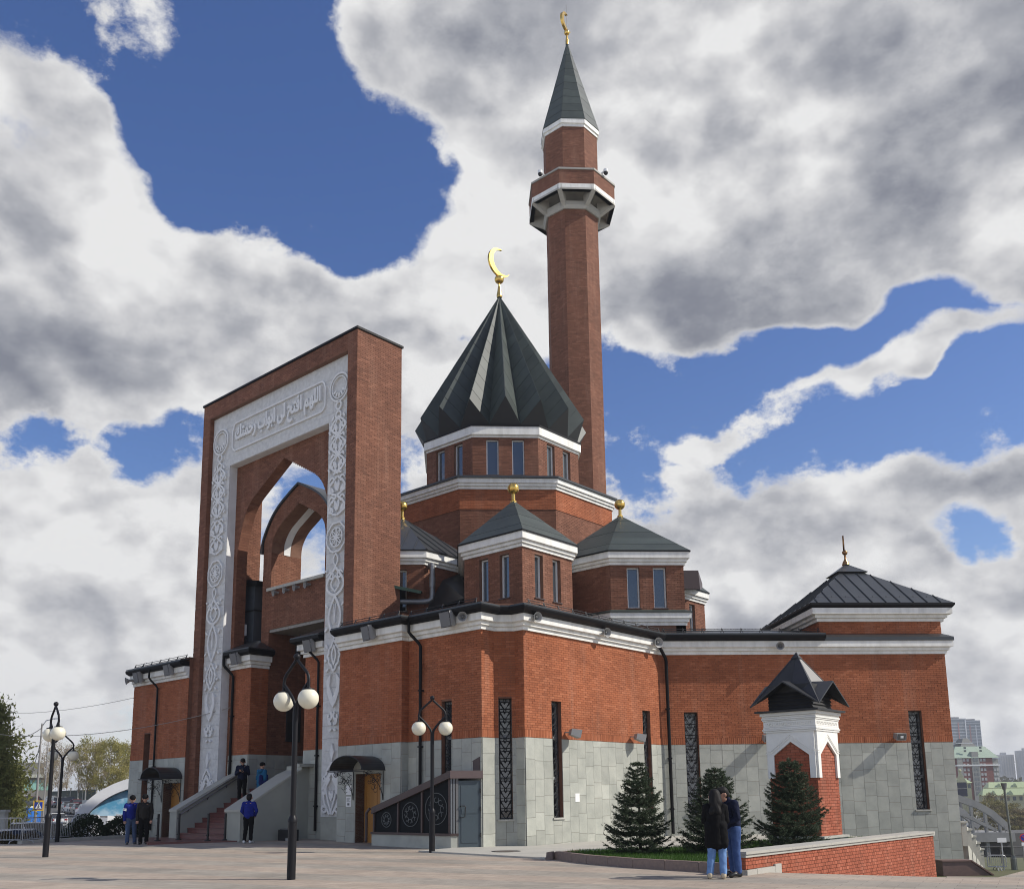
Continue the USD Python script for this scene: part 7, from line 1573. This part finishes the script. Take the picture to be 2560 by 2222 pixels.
tree('smaller larch in front of the left edge, drooping branches', at(2, 92, -1.0), 5.6, 1.9, 4, M_larch, M_bark, 14000, .16, .05, 'larch_tree', 'larch tree', 90, .75, .4, .016)
birches = [(122, 210, 11.5, 2.3, 0, 'bare birch beside the thin pole, left end of the birch row'), (140, 224, 12.5, 2.5, 0, 'bare brownish birch behind the middle of the lot'), (158, 205, 11.0, 2.6, 0, 'bare greyish birch left of the white trunk'), (176, 232, 12.0, 2.6, 0, 'bare brown birch with a pointed crown'), (205, 196, 11.3, 2.3, 0, 'birch with a bare crown rising above its neighbours'), (224, 186, 11.6, 2.6, 1, 'yellow green birch with a bright white trunk'), (243, 196, 11.2, 2.5, 0, 'bare birch between two leafing ones'), (258, 205, 11.8, 2.4, 1, 'yellow green birch, second from the brick wing'), (276, 184, 11.4, 2.9, 1, 'tallest yellow green birch of the row'), (298, 190, 10.6, 2.8, 1, 'olive birch close to the brick wing'), (318, 200, 11.2, 2.8, 1, 'olive birch partly behind the brick wing')]
for i, (px, d, h, r, lf, lab) in enumerate(birches): tree(lab, zt(px, d), h, r, 20 + i, (M_bl2, M_bl1)[lf], M_birch, 3400 if lf else 2600, .19 if lf else .12, .22)
hb = Thing('hedge_fence', 'dark green board fence behind the parked cars', 'fence', zt(180, 215)); a, b = zt(132, 225), zt(250, 190)
f_ = between(a[:2], b[:2], float(a[2])); L = float(np.linalg.norm((b - a)[:2]))
for k in range(12): mb = MB(); f_.box(mb, k * L / 12, (k + 1) * L / 12 - .08, -.4, 1.75, -.06, 0); part(hb, 'fence_panel', mb, mat('dark_green_board', (0.022, 0.036, 0.022), rough=0.7))
for k in range(0, 13, 3): mb = MB(); f_.box(mb, k * L / 12 - .25, k * L / 12 + .12, -.4, 2.25, -.1, .1); part(hb, 'fence_post', mb, M_concrete)
pale = Thing('pale_hoarding', 'pale grey sheet hoarding behind the right hand car row', 'fence', zt(225, 165)); a, b = zt(188, 196), zt(243, 150); f_ = between(a[:2], b[:2], float(b[2])); L = float(np.linalg.norm((b - a)[:2]))
for k in range(14): mb = MB(); f_.box(mb, k * L / 14, (k + 1) * L / 14 - .05, -.3, 1.9, -.05, 0); part(pale, 'sheet_panel', mb, mat('pale_sheet', (0.42, 0.43, 0.40), rough=0.6))
gp = Thing('gate_post', 'pale square gate post with railings at the far left behind the barrier', 'gate post', at(22, 52, -1)); P = at(22, 52, -1)
mb = MB(); bbox(mb, P[0] - .19, P[0] + .19, P[1] - .19, P[1] + .19, -1.2, 1.15); part(gp, 'post', mb, M_concrete); mb = MB(); bbox(mb, P[0] - .25, P[0] + .25, P[1] - .25, P[1] + .25, 1.15, 1.27); part(gp, 'cap', mb, M_concrete)
for k in range(9): x = P[0] - .3 - k * .14; part(gp, 'railing', tube(MB(), [(x, P[1], -1.0), (x, P[1], .85)], .02, 4), M_iron)
bd = Thing('low_pavilion', 'low grey building with a lit green glass front behind the lot', 'building', zt(80, 262)); a, b = zt(28, 262), zt(140, 262); f_ = between(a[:2], b[:2], float(a[2])); L = float(np.linalg.norm((b - a)[:2])); M_dull = mat('dull_grey_wall', (0.16, 0.155, 0.14), rough=0.8)
mb = MB(); f_.box(mb, -6, L, -1, 5.2, -10, 0); part(bd, 'wall', mb, M_dull); mb = MB(); f_.box(mb, -7, L + 1, 5.2, 6.0, -11, 1.0); part(bd, 'roof', mb, mat('pale_roof_edge', (0.36, 0.37, 0.33), rough=0.7)); mb = MB(); f_.box(mb, -4, L - 2, 6.0, 9.0, -10, -3); part(bd, 'upper_storey', mb, M_dull)
for k in range(7): mb = MB(); f_.box(mb, L * .36 + k * .95, L * .36 + k * .95 + .85, 2.2, 4.6, 0, .05); part(bd, 'window', mb, mat('pale_green_glass', (0.22, 0.42, 0.36), rough=0.15))

# ------------------------------------------------------------------ right hand side: granite cheek, balustrade, street furniture
ck = Thing('granite_cheek', 'dark red granite cheek wall sloping down beside the foot of the grey base', 'wall', (18.2, 33.6, -1.4)); f_ = between((17.3, 33.45), (19.25, 33.45))
part(ck, 'cheek', f_.extrude(MB(), Polygon([(0, -1.8), (1.80, -1.8), (1.80, -1.43), (1.05, -.90), (0, -.90)]), -.5, 0), mat('brown_granite', (0.135, 0.085, 0.072), (0.10, 0.066, 0.058), 5.0, 0.45))
part(ck, 'coping', f_.extrude(MB(), Polygon([(-.02, -.895), (1.06, -.895), (1.84, -1.43), (1.84, -1.37), (1.07, -.85), (-.02, -.85)]), -.54, .04), mat('brown_granite_cap', (0.16, 0.10, 0.085), rough=0.4))
M_bal = mat('pale_balustrade', (0.44, 0.43, 0.37), (0.37, 0.365, 0.32), 3.0, 0.7)
bl = Thing('stair_balustrade', 'pale stone balustrade stepping down beside the end of the building', 'balustrade', (20.8, 38.6, -1.4))
BP = [np.array([20.43 + .73 * k, 37.62 + 1.03 * k, .34 - .33 * k]) for k in range(5)]
for k, P in enumerate(BP):
    mb = MB(); bbox(mb, P[0] - .115, P[0] + .115, P[1] - .115, P[1] + .115, P[2] - .95, P[2] - .05); part(bl, 'baluster_post', mb, M_bal); mb = MB(); bbox(mb, P[0] - .15, P[0] + .15, P[1] - .15, P[1] + .15, P[2] - .05, P[2] + .03); part(bl, 'post_cap', mb, M_bal)
    if k < 4:
        Q = BP[k + 1]; d = (Q - P)[:2] / np.linalg.norm((Q - P)[:2]); a, b = P[:2] + d * .12, Q[:2] - d * .12; f_ = between(a, b); L = float(np.linalg.norm(b - a))
        mb = MB(); f_.box(mb, 0, L, P[2] - .38, P[2] - .24, -.07, .07); part(bl, 'rail', mb, M_bal)
        mb = MB(); f_.extrude(mb, Polygon([(0, P[2] - 1.5), (L, P[2] - 1.9), (L, P[2] - 1.18), (0, P[2] - .85)]), -.12, .12); part(bl, 'stair_string', mb, M_bal)
crowd_barrier((20.35, 35.9), (21.0, 35.75), -1.45, 'grey mesh crowd barrier on the footpath right of the balustrade', n=8, h=.58)
def sign_post(label, x, y, z0, z1, plate, w=.36, h=.17, rnd=None):
    t = Thing('sign_post', label, 'road sign', (x, y, z0)); part(t, 'pole', tube(MB(), [(x, y, z0), (x, y, z1)], .028, 7), M_steel)
    if plate: mb = MB(); bbox(mb, x - w / 2, x + w / 2, y - .045, y - .03, z1 - h, z1); part(t, 'plate', mb, M_frame)
    if rnd:
        for i, (zc, r, m_) in enumerate(rnd):
            t_ = np.linspace(0, 2 * np.pi, 25); f_ = Frame((x, y - .05), (1, 0)); part(t, 'disc', f_.extrude(MB(), Polygon(np.c_[r * np.cos(t_), zc + r * np.sin(t_)]), .004 * i, .004 * i + .01), m_)
    return t
sign_post('white rectangular plate on a thin post on the footpath', 20.92, 35.8, -1.5, -.22, True)
t = sign_post('round red and blue road sign at the right edge', 21.72, 35.7, -1.5, -.12, False, rnd=[(-.22, .15, mat('sign_red', (0.42, 0.02, 0.02), rough=0.4)), (-.22, .115, mat('sign_blue', (0.01, 0.04, 0.33), rough=0.4))])
f_ = Frame((21.72, 35.65), (1, 0)); part(t, 'red_bar', f_.extrude(MB(), affinity.rotate(sbox(-.11, -.235, .11, -.205), -45), .02, .026), mat('sign_red', (0.42, 0.02, 0.02))); mb = MB(); f_.box(mb, -.1, .1, -.52, -.4, .0, .012); part(t, 'small_plate', mb, M_frame)
x, y = 21.36, 35.85; t = Thing('park_lamp_post', 'grey lamp post with a thick foot on the footpath at the right', 'lamp post', (x, y, -1.6)); part(t, 'foot', tube(MB(), [(x, y, -1.7), (x, y, -1.0), (x, y, -.9)], [.11, .11, .06], 10), mat('grey_green_post', (0.13, 0.14, 0.12), rough=0.5)); part(t, 'pole', tube(MB(), [(x, y, -.95), (x - .08, y, 1.62)], .045, 8), mat('grey_green_post', (0.13, 0.14, 0.12)))
part(t, 'lantern', tube(MB(), [(x - .08, y, 1.6), (x - .08, y, 1.85)], [.07, .12], 10), M_greyD)
gr_ = Thing('path_railing', 'thin dark railing running along the path beyond the barrier', 'railing', (22.5, 39, -1.5)); f_ = between((21.1, 41.5), (27, 39.5), -1.55); mb = MB()
for z_ in (.35, .7): part(gr_, 'rail', tube(MB(), f_.pt([0, 6.2], [z_, z_], [0, 0]), .018, 5), M_greyD)
for u in np.arange(0, 6.3, .45): part(gr_, 'post', tube(MB(), f_.pt([u, u], [0, .72], [0, 0]), .016, 4), M_greyD)

# ------------------------------------------------------------------ bridge
M_br = mat('grey_bridge_steel', (0.24, 0.24, 0.235), (0.19, 0.19, 0.19), .6, 0.6)
br = Thing('arch_bridge', 'grey steel arch bridge seen past the end of the building', 'bridge', (66, 118.6, -4)); fb_ = Frame((40, 118.5), (1, 0))
arc = [(10, 3.4), (17, 2.6), (21, 1.6), (24.1, .62), (26.6, -.28), (28.4, -1.35), (30.5, -3.3)]
for d0 in (0, -7.0):
    part(br, 'arch_rib', fb_.extrude(MB(), LineString(arc).buffer(.42, cap_style=2), d0 - .5, d0), M_br)
    part(br, 'lower_rib', fb_.extrude(MB(), LineString([(10, 1.4), (21, -.3), (25.0, -1.6), (28.8, -3.5)]).buffer(.20, cap_style=2), d0 - .4, d0), M_br)
    for u, z1 in ((21.0, 1.4), (23.6, .7), (25.6, 0), (27.4, -.8), (29.2, -2.2)): mb = MB(); fb_.box(mb, u, u + .32, -4, z1, d0 - .35, d0 - .02); part(br, 'hanger', mb, M_br)
mb = MB(); fb_.box(mb, 0, 31, -4.9, -3.75, -7.6, .25); part(br, 'deck', mb, M_br); mb = MB(); fb_.box(mb, 0, 31, -5.6, -4.9, -7.0, -.5); part(br, 'girder', mb, mat('dark_girder', (0.06, 0.055, 0.055), rough=0.8))
mb = MB(); fb_.box(mb, 22.0, 24.8, -3.7, -2.3, .26, .32); part(br, 'sign_plate', mb, mat('pale_blue_plate', (0.42, 0.46, 0.55), rough=0.5))
for u in (27.3,): mb = MB(); fb_.box(mb, u, u + .45, -9, -4.9, -.6, -.1); part(br, 'pier', mb, M_br)
for u in np.arange(1, 31, 1.2): mb = MB(); fb_.box(mb, u, u + .06, -3.75, -2.95, .1, .16); part(br, 'parapet_post', mb, M_br)
rt = Thing('river_road', 'grey road ramp leading off the right end of the bridge', 'road', (80, 122, -5)); mb = MB(); hexa(mb, [(71, 119, -7), (71, 119, -3.9), (71, 127, -7), (71, 127, -3.9), (110, 124, -7), (110, 124, -3.7), (110, 132, -7), (110, 132, -3.7)]); part(rt, 'ramp', mb, M_asph)
tk = Thing('lorry', 'white lorry trailer with an orange cab on the road beyond the bridge', 'lorry', (120, 207, -6.5)); fk_ = Frame((113.6, 207.5), (1, 0))
mb = MB(); fk_.box(mb, 0, 11.4, -6.2, -4.2, -2.4, 0); part(tk, 'trailer', mb, M_frame); mb = MB(); fk_.box(mb, 11.6, 13.4, -6.4, -4.1, -2.3, 0); part(tk, 'cab', mb, mat('orange_cab', (0.50, 0.20, 0.02), rough=0.4))
for u in (1.5, 3, 9.5, 12.4): part(tk, 'wheel', tube(MB(), fk_.pt([u, u], [-6.45, -6.45], [.02, -.4]), .48, 12), M_tyre)
mb = MB(); fk_.box(mb, 0, 13.2, -6.6, -6.25, -2.2, -.1); part(tk, 'chassis', mb, M_iron)
rd = fan(19, 70, [206, 209, 216], lambda x, y: np.full(len(x), -6.95)); solo('river_road_surface', rd, M_tan, kind='structure')
bb = Thing('billboard', 'dark navy billboard box standing behind the bridge', 'billboard', (91.5, 167.3, -5)); f_ = between((90.4, 167.2), (92.9, 167.4))
mb = MB(); f_.box(mb, 0, 2.0, .5, 3.0, -1.6, 0); part(bb, 'box', mb, mat('navy_box', (0.008, 0.010, 0.030), rough=0.4)); mb = MB(); f_.box(mb, 0, 2.0, 1.82, 1.9, 0, .05); part(bb, 'strip', mb, M_grey); mb = MB(); f_.box(mb, .8, 1.2, -8.5, .5, -1, -.6); part(bb, 'post', mb, M_greyD)

# ------------------------------------------------------------------ far buildings
def window_grid(th, f_, us, zs, w, h, m_, d=0.12, name='window'):
    for u in us:
        for z_ in zs: mb = MB(); f_.box(mb, u, u + w, z_, z_ + h, -.02, d); part(th, name, mb, m_)
M_mint = mat('mint_roof', (0.20, 0.285, 0.215), (0.25, 0.33, 0.25), .1, 0.6); M_farb = mat('far_red_brick', (0.155, 0.045, 0.035), (0.19, 0.06, 0.045), .2, 0.8); M_farg = mat('far_grey_wall', (0.27, 0.275, 0.25), (0.23, 0.235, 0.22), .05, 0.8); M_fwin = mat('far_window', (0.33, 0.34, 0.34), rough=0.2)
bk = Thing('mansard_block', 'red brick apartment block with a pale green mansard roof', 'building', (222, 395, -6)); fB = between((212.8, 391.5), (228.2, 391.2), 0); LB = 15.4
mb = MB(); fB.box(mb, 0, LB, -8, 14.9, -14, 0); part(bk, 'wall', mb, M_farb)
for a, b in ((0, 2.3), (6.2, 9.6)): mb = MB(); fB.box(mb, a, b, -8, 15.3, 0, .35); part(bk, 'grey_bay', mb, M_farg)
mb = MB(); fB.box(mb, LB - .1, LB + 2.6, -8, 14.6, -12, -.2); part(bk, 'grey_side_bay', mb, M_farg); mb = MB(); fB.box(mb, -.3, LB + 2.9, 11.6, 12.2, -12, .5); part(bk, 'white_band', mb, M_frame)
mb = MB(); hexa(mb, [fB.pt(-2.2, 15, .5), fB.pt(1.4, 20, -3), fB.pt(-2.2, 15, -14), fB.pt(1.4, 20, -11), fB.pt(LB + 2.9, 15, .5), fB.pt(LB - 1.2, 20, -3), fB.pt(LB + 2.9, 15, -14), fB.pt(LB - 1.2, 20, -11)]); part(bk, 'mansard_roof', mb, M_mint)
mb = MB(); hexa(mb, [fB.pt(3.8, 20, -3), fB.pt(6.2, 23.6, -5), fB.pt(3.8, 20, -11), fB.pt(6.2, 23.6, -9), fB.pt(10.6, 20, -3), fB.pt(8.4, 23.6, -5), fB.pt(10.6, 20, -11), fB.pt(8.4, 23.6, -9)]); part(bk, 'roof_lantern', mb, mat('slate_lantern', (0.085, 0.09, 0.085), rough=0.6)); mb = MB(); fB.box(mb, 3.6, 9.6, 21.3, 21.6, -9, -3.6); part(bk, 'lantern_band', mb, M_frame)
mb = MB(); fB.box(mb, 6.5, 9.3, 15.3, 17.6, -1.6, .3); part(bk, 'dormer', mb, M_farg); window_grid(bk, fB, (3.6, 10.4), (17.6, 18.9), .9, .8, mat('far_dark_window', (0.06, 0.075, 0.075), rough=.3), d=-.4)
window_grid(bk, fB, (2.6, 4.2, 10.0, 11.4), np.arange(-.5, 14, 2.0), .95, 1.15, M_fwin); window_grid(bk, fB, (15.7, 16.9), np.arange(-.5, 13, 2.0), .9, 1.1, mat('far_window_pale', (0.42, 0.42, 0.40), rough=.3), d=-.1); window_grid(bk, fB, (7.0, 8.2), np.arange(-.5, 14, 2.0), .8, 1.4, mat('far_window_grey', (0.15, 0.165, 0.17), rough=.25), d=.42)
M_tw = mat('tower_glass', (0.085, 0.115, 0.145), (0.11, 0.14, 0.17), .02, 0.25); M_twb = mat('tower_band', (0.34, 0.37, 0.40), rough=0.6); M_tww = mat('tower_white', (0.62, 0.64, 0.66), rough=0.6); M_twr = mat('tower_red', (0.36, 0.10, 0.09), rough=0.6)
for i, (a, b, top_, lab) in enumerate((((519.0, 972), (541.5, 970.7), 76.3, 'left of two striped glass towers on the skyline'), ((543.2, 980), (559.5, 975), 74.6, 'right of two striped glass towers on the skyline'))):
    tw = Thing('glass_tower', lab, 'high rise', (a[0] + 9, a[1] + 8, -10), group='striped towers on the skyline'); f_ = between(a, b); L = float(np.hypot(b[0] - a[0], b[1] - a[1]))
    mb = MB(); f_.box(mb, 0, L, -10, top_, -18, 0); part(tw, 'glass_body', mb, M_tw); mb = MB(); f_.box(mb, L * .25, L * .75, top_, top_ + 2.0, -14, -3); part(tw, 'roof_block', mb, mat('tower_roof_block', (0.11, 0.11, 0.12), rough=.7)); mb = MB(); f_.box(mb, -.2, L + .2, top_ - .9, top_ + .2, -18.2, .3); part(tw, 'parapet', mb, M_twb)
    for z_ in np.arange(2, top_ - 2, 3.3): mb = MB(); f_.box(mb, -.05, L + .1, z_, z_ + 1.0, -18, .22); part(tw, 'floor_band', mb, M_twb)
    for u, z0, z1, m_ in (((.18, .62, 1., M_tww), (.62, .60, .96, M_twr), (.22, .36, .60, M_tww), (.50, .38, .59, M_twr), (.96, .60, 1., M_tww)), ((.38, .62, .95, M_twr), (.72, .60, .95, M_tww), (.05, .45, .6, M_twr)))[i]: mb = MB(); f_.box(mb, L * u - .4, L * u + .55, top_ * z0, top_ * z1 - 1, .2, .5); part(tw, 'coloured_strip', mb, m_)
M_fg = [mat(f'far_block_{k}', c, tuple(np.array(c) * .86), .02, .85) for k, c in enumerate(((0.40, 0.40, 0.395), (0.45, 0.44, 0.425), (0.37, 0.375, 0.38)))]
for i, (x0, y0, w, z1, k, lab) in enumerate(((683, 1175, 13, 43.5, 0, 'grey slab block on the skyline beside the mansard roof'), (694, 1178, 20, 45.5, 1, 'pale slab block in the middle of the right skyline'), (712, 1160, 22, 50, 2, 'taller grey block at the right edge of the skyline'))):
    t = Thing('far_block', lab, 'building', (x0 + w / 2, y0, 0), group='grey blocks on the skyline'); f_ = Frame((x0, y0), (1, -.25)); mb = MB(); f_.box(mb, 0, w, -10, z1, -15, 0); part(t, 'wall', mb, M_fg[k]); mb = MB(); f_.box(mb, w * .3, w * .6, z1, z1 + 3, -9, -3); part(t, 'roof_block', mb, M_fg[2])
    for u in np.arange(1.2, w - 1.5, 3.0): mb = MB(); f_.box(mb, u, u + 1.2, 20, z1 - 2, 0, .3); part(t, 'window_strip', mb, mat('far_strip', (0.28, 0.29, 0.30), rough=.6))
M_ylw = mat('pale_yellow_wall', (0.40, 0.385, 0.24), rough=0.8); M_grn = mat('pale_green_roof', (0.30, 0.37, 0.20), (0.36, 0.42, 0.25), .1, 0.6)
for i, (a, b, z0, z1, zr_, lab) in enumerate((((183.5, 318), (203, 312), .4, 2.2, 4.2, 'long pale green roofed building on the far bank, rear'), ((172, 302), (200, 292), -2.6, -.2, 2.0, 'long pale green roofed building on the far bank, front'), ((168.5, 318), (176, 316), 1.0, 4.0, 5.6, 'pale green roofed house with a ball topped gable'))):
    t = Thing('green_roof_house', lab, 'building', (*((np.array(a) + b) / 2), -6)); f_ = between(a, b); L = float(np.linalg.norm(np.array(b) - a)); mb = MB(); f_.box(mb, 0, L, -8, z1, -8, 0); part(t, 'wall', mb, M_ylw)
    mb = MB(); hexa(mb, [f_.pt(-.4, z1, .5), f_.pt(.8, zr_, -3.8), f_.pt(-.4, z1, -8.4), f_.pt(.8, zr_, -4.2), f_.pt(L + .4, z1, .5), f_.pt(L - .8, zr_, -3.8), f_.pt(L + .4, z1, -8.4), f_.pt(L - .8, zr_, -4.2)]); part(t, 'roof', mb, M_grn)
    for u in np.arange(1, L - 1, 1.9): mb = MB(); f_.box(mb, u, u + .9, z1 - 1.7, z1 - .4, -.02, .1); part(t, 'window', mb, mat('far_dark_window', (0.06, 0.075, 0.075)))
    for u in np.arange(2.5, L - 2, 5): mb = MB(); hexa(mb, [f_.pt(u, z1 + .3, .2), f_.pt(u + .6, z1 + 1.5, .1), f_.pt(u, z1 + .3, -1.5), f_.pt(u + .6, z1 + 1.5, -1.5), f_.pt(u + 1.3, z1 + .3, .2), f_.pt(u + .7, z1 + 1.5, .1), f_.pt(u + 1.3, z1 + .3, -1.5), f_.pt(u + .7, z1 + 1.5, -1.5)]); part(t, 'dormer', mb, M_grn)
    if i == 2:
        mb = MB(); hexa(mb, [f_.pt(3.2, 4.0, .3), f_.pt(4.4, 7.8, .2), f_.pt(3.2, 4.0, -.6), f_.pt(4.4, 7.8, -.5), f_.pt(6.6, 4.0, .3), f_.pt(4.7, 7.8, .2), f_.pt(6.6, 4.0, -.6), f_.pt(4.7, 7.8, -.5)]); part(t, 'gable', mb, M_ylw); g_ = trimesh.creation.icosphere(2, .55); part(t, 'gable_ball', (g_.vertices + f_.pt(4.5, 8.2, 0), g_.faces), M_ylw, smooth=True)
# bare spring trees on the far bank
M_bare = leaf_mat('bare_bank_twigs', (0.15, 0.115, 0.065), (0.19, 0.16, 0.075), .15, .3); M_bare2 = leaf_mat('olive_bank_twigs', (0.14, 0.125, 0.04), (0.18, 0.16, 0.055), .15, .3)
bank = [(2428, 228, 6.0, 3.2), (2445, 240, 7.6, 3.4), (2462, 236, 7.0, 3.6), (2478, 250, 7.4, 3.6), (2495, 244, 5.6, 3.6), (2512, 232, 4.6, 3.4), (2528, 240, 4.6, 3.6), (2545, 236, 4.8, 3.8), (2563, 240, 4.8, 3.8), (2470, 222, 4.0, 3.0), (2506, 220, 3.6, 3.2), (2540, 221, 3.6, 3.4)]
places = ['left end of the row', 'second from the left', 'behind the middle of the bridge arch', 'below the mansard block', 'right of the mansard block', 'middle of the far bank', 'before the front green roof', 'third from the right edge', 'at the right edge', 'low one nearest the bridge', 'low one in the middle', 'low one near the lamp post']
for i, (px, d, h, r) in enumerate(bank):
    P = at(px, d, -7.4); tree(f'bare spring tree on the far bank, {places[i]}', P, h, r, 60 + i, M_bare if i % 2 else M_bare2, M_twig, 1700, .22, .08, 'bank_tree', 'bare tree', 16)
wl = []
for i in range(9):
    pass
g = np.random.default_rng(5); n = 9000; a = np.radians(g.uniform(24, 60, n)); d = g.uniform(560, 900, n); zt_ = right_z(d * np.sin(a), d * np.cos(a)) + g.uniform(0, 1, n) ** 1.3 * 16 * (.7 + .5 * meshkit.noise(np.c_[a * 60, d * .02, 0 * a])); P = np.c_[d * np.sin(a), d * np.cos(a), zt_]
nd = g.normal(size=(n, 3)); nd /= np.linalg.norm(nd, axis=1, keepdims=True); w = np.cross(nd, g.normal(size=(n, 3))); w /= np.linalg.norm(w, axis=1, keepdims=True); V = np.stack([P - nd * 2, P + w * 1.2, P + nd * 2, P - w * 1.2], 1).reshape(-1, 3)
solo('far_wood', (V, np.arange(len(V)).reshape(-1, 4)), leaf_mat('far_wood_leaves', (0.085, 0.085, 0.055), (0.12, 0.11, 0.07), .01, .3), 'brownish far wood below the skyline blocks', 'wood', kind='stuff')

# the spring haze over the river: one closed box of thin air round everything
V = CUBE * [9000, 9200, 140] + [-4500, -4600, -40]
hz = usdkit.material(stage, '/World/Looks/haze', {'v': ('principled_volume', {'color': (0.80, 0.84, 0.90), 'density': HAZE, 'anisotropy': 0.2})}, [], volume='v.volume')
if HAZE > 0: solo('haze', (V, CF), hz, 'thin pale haze over the far bank and the skyline', 'haze', kind='stuff')
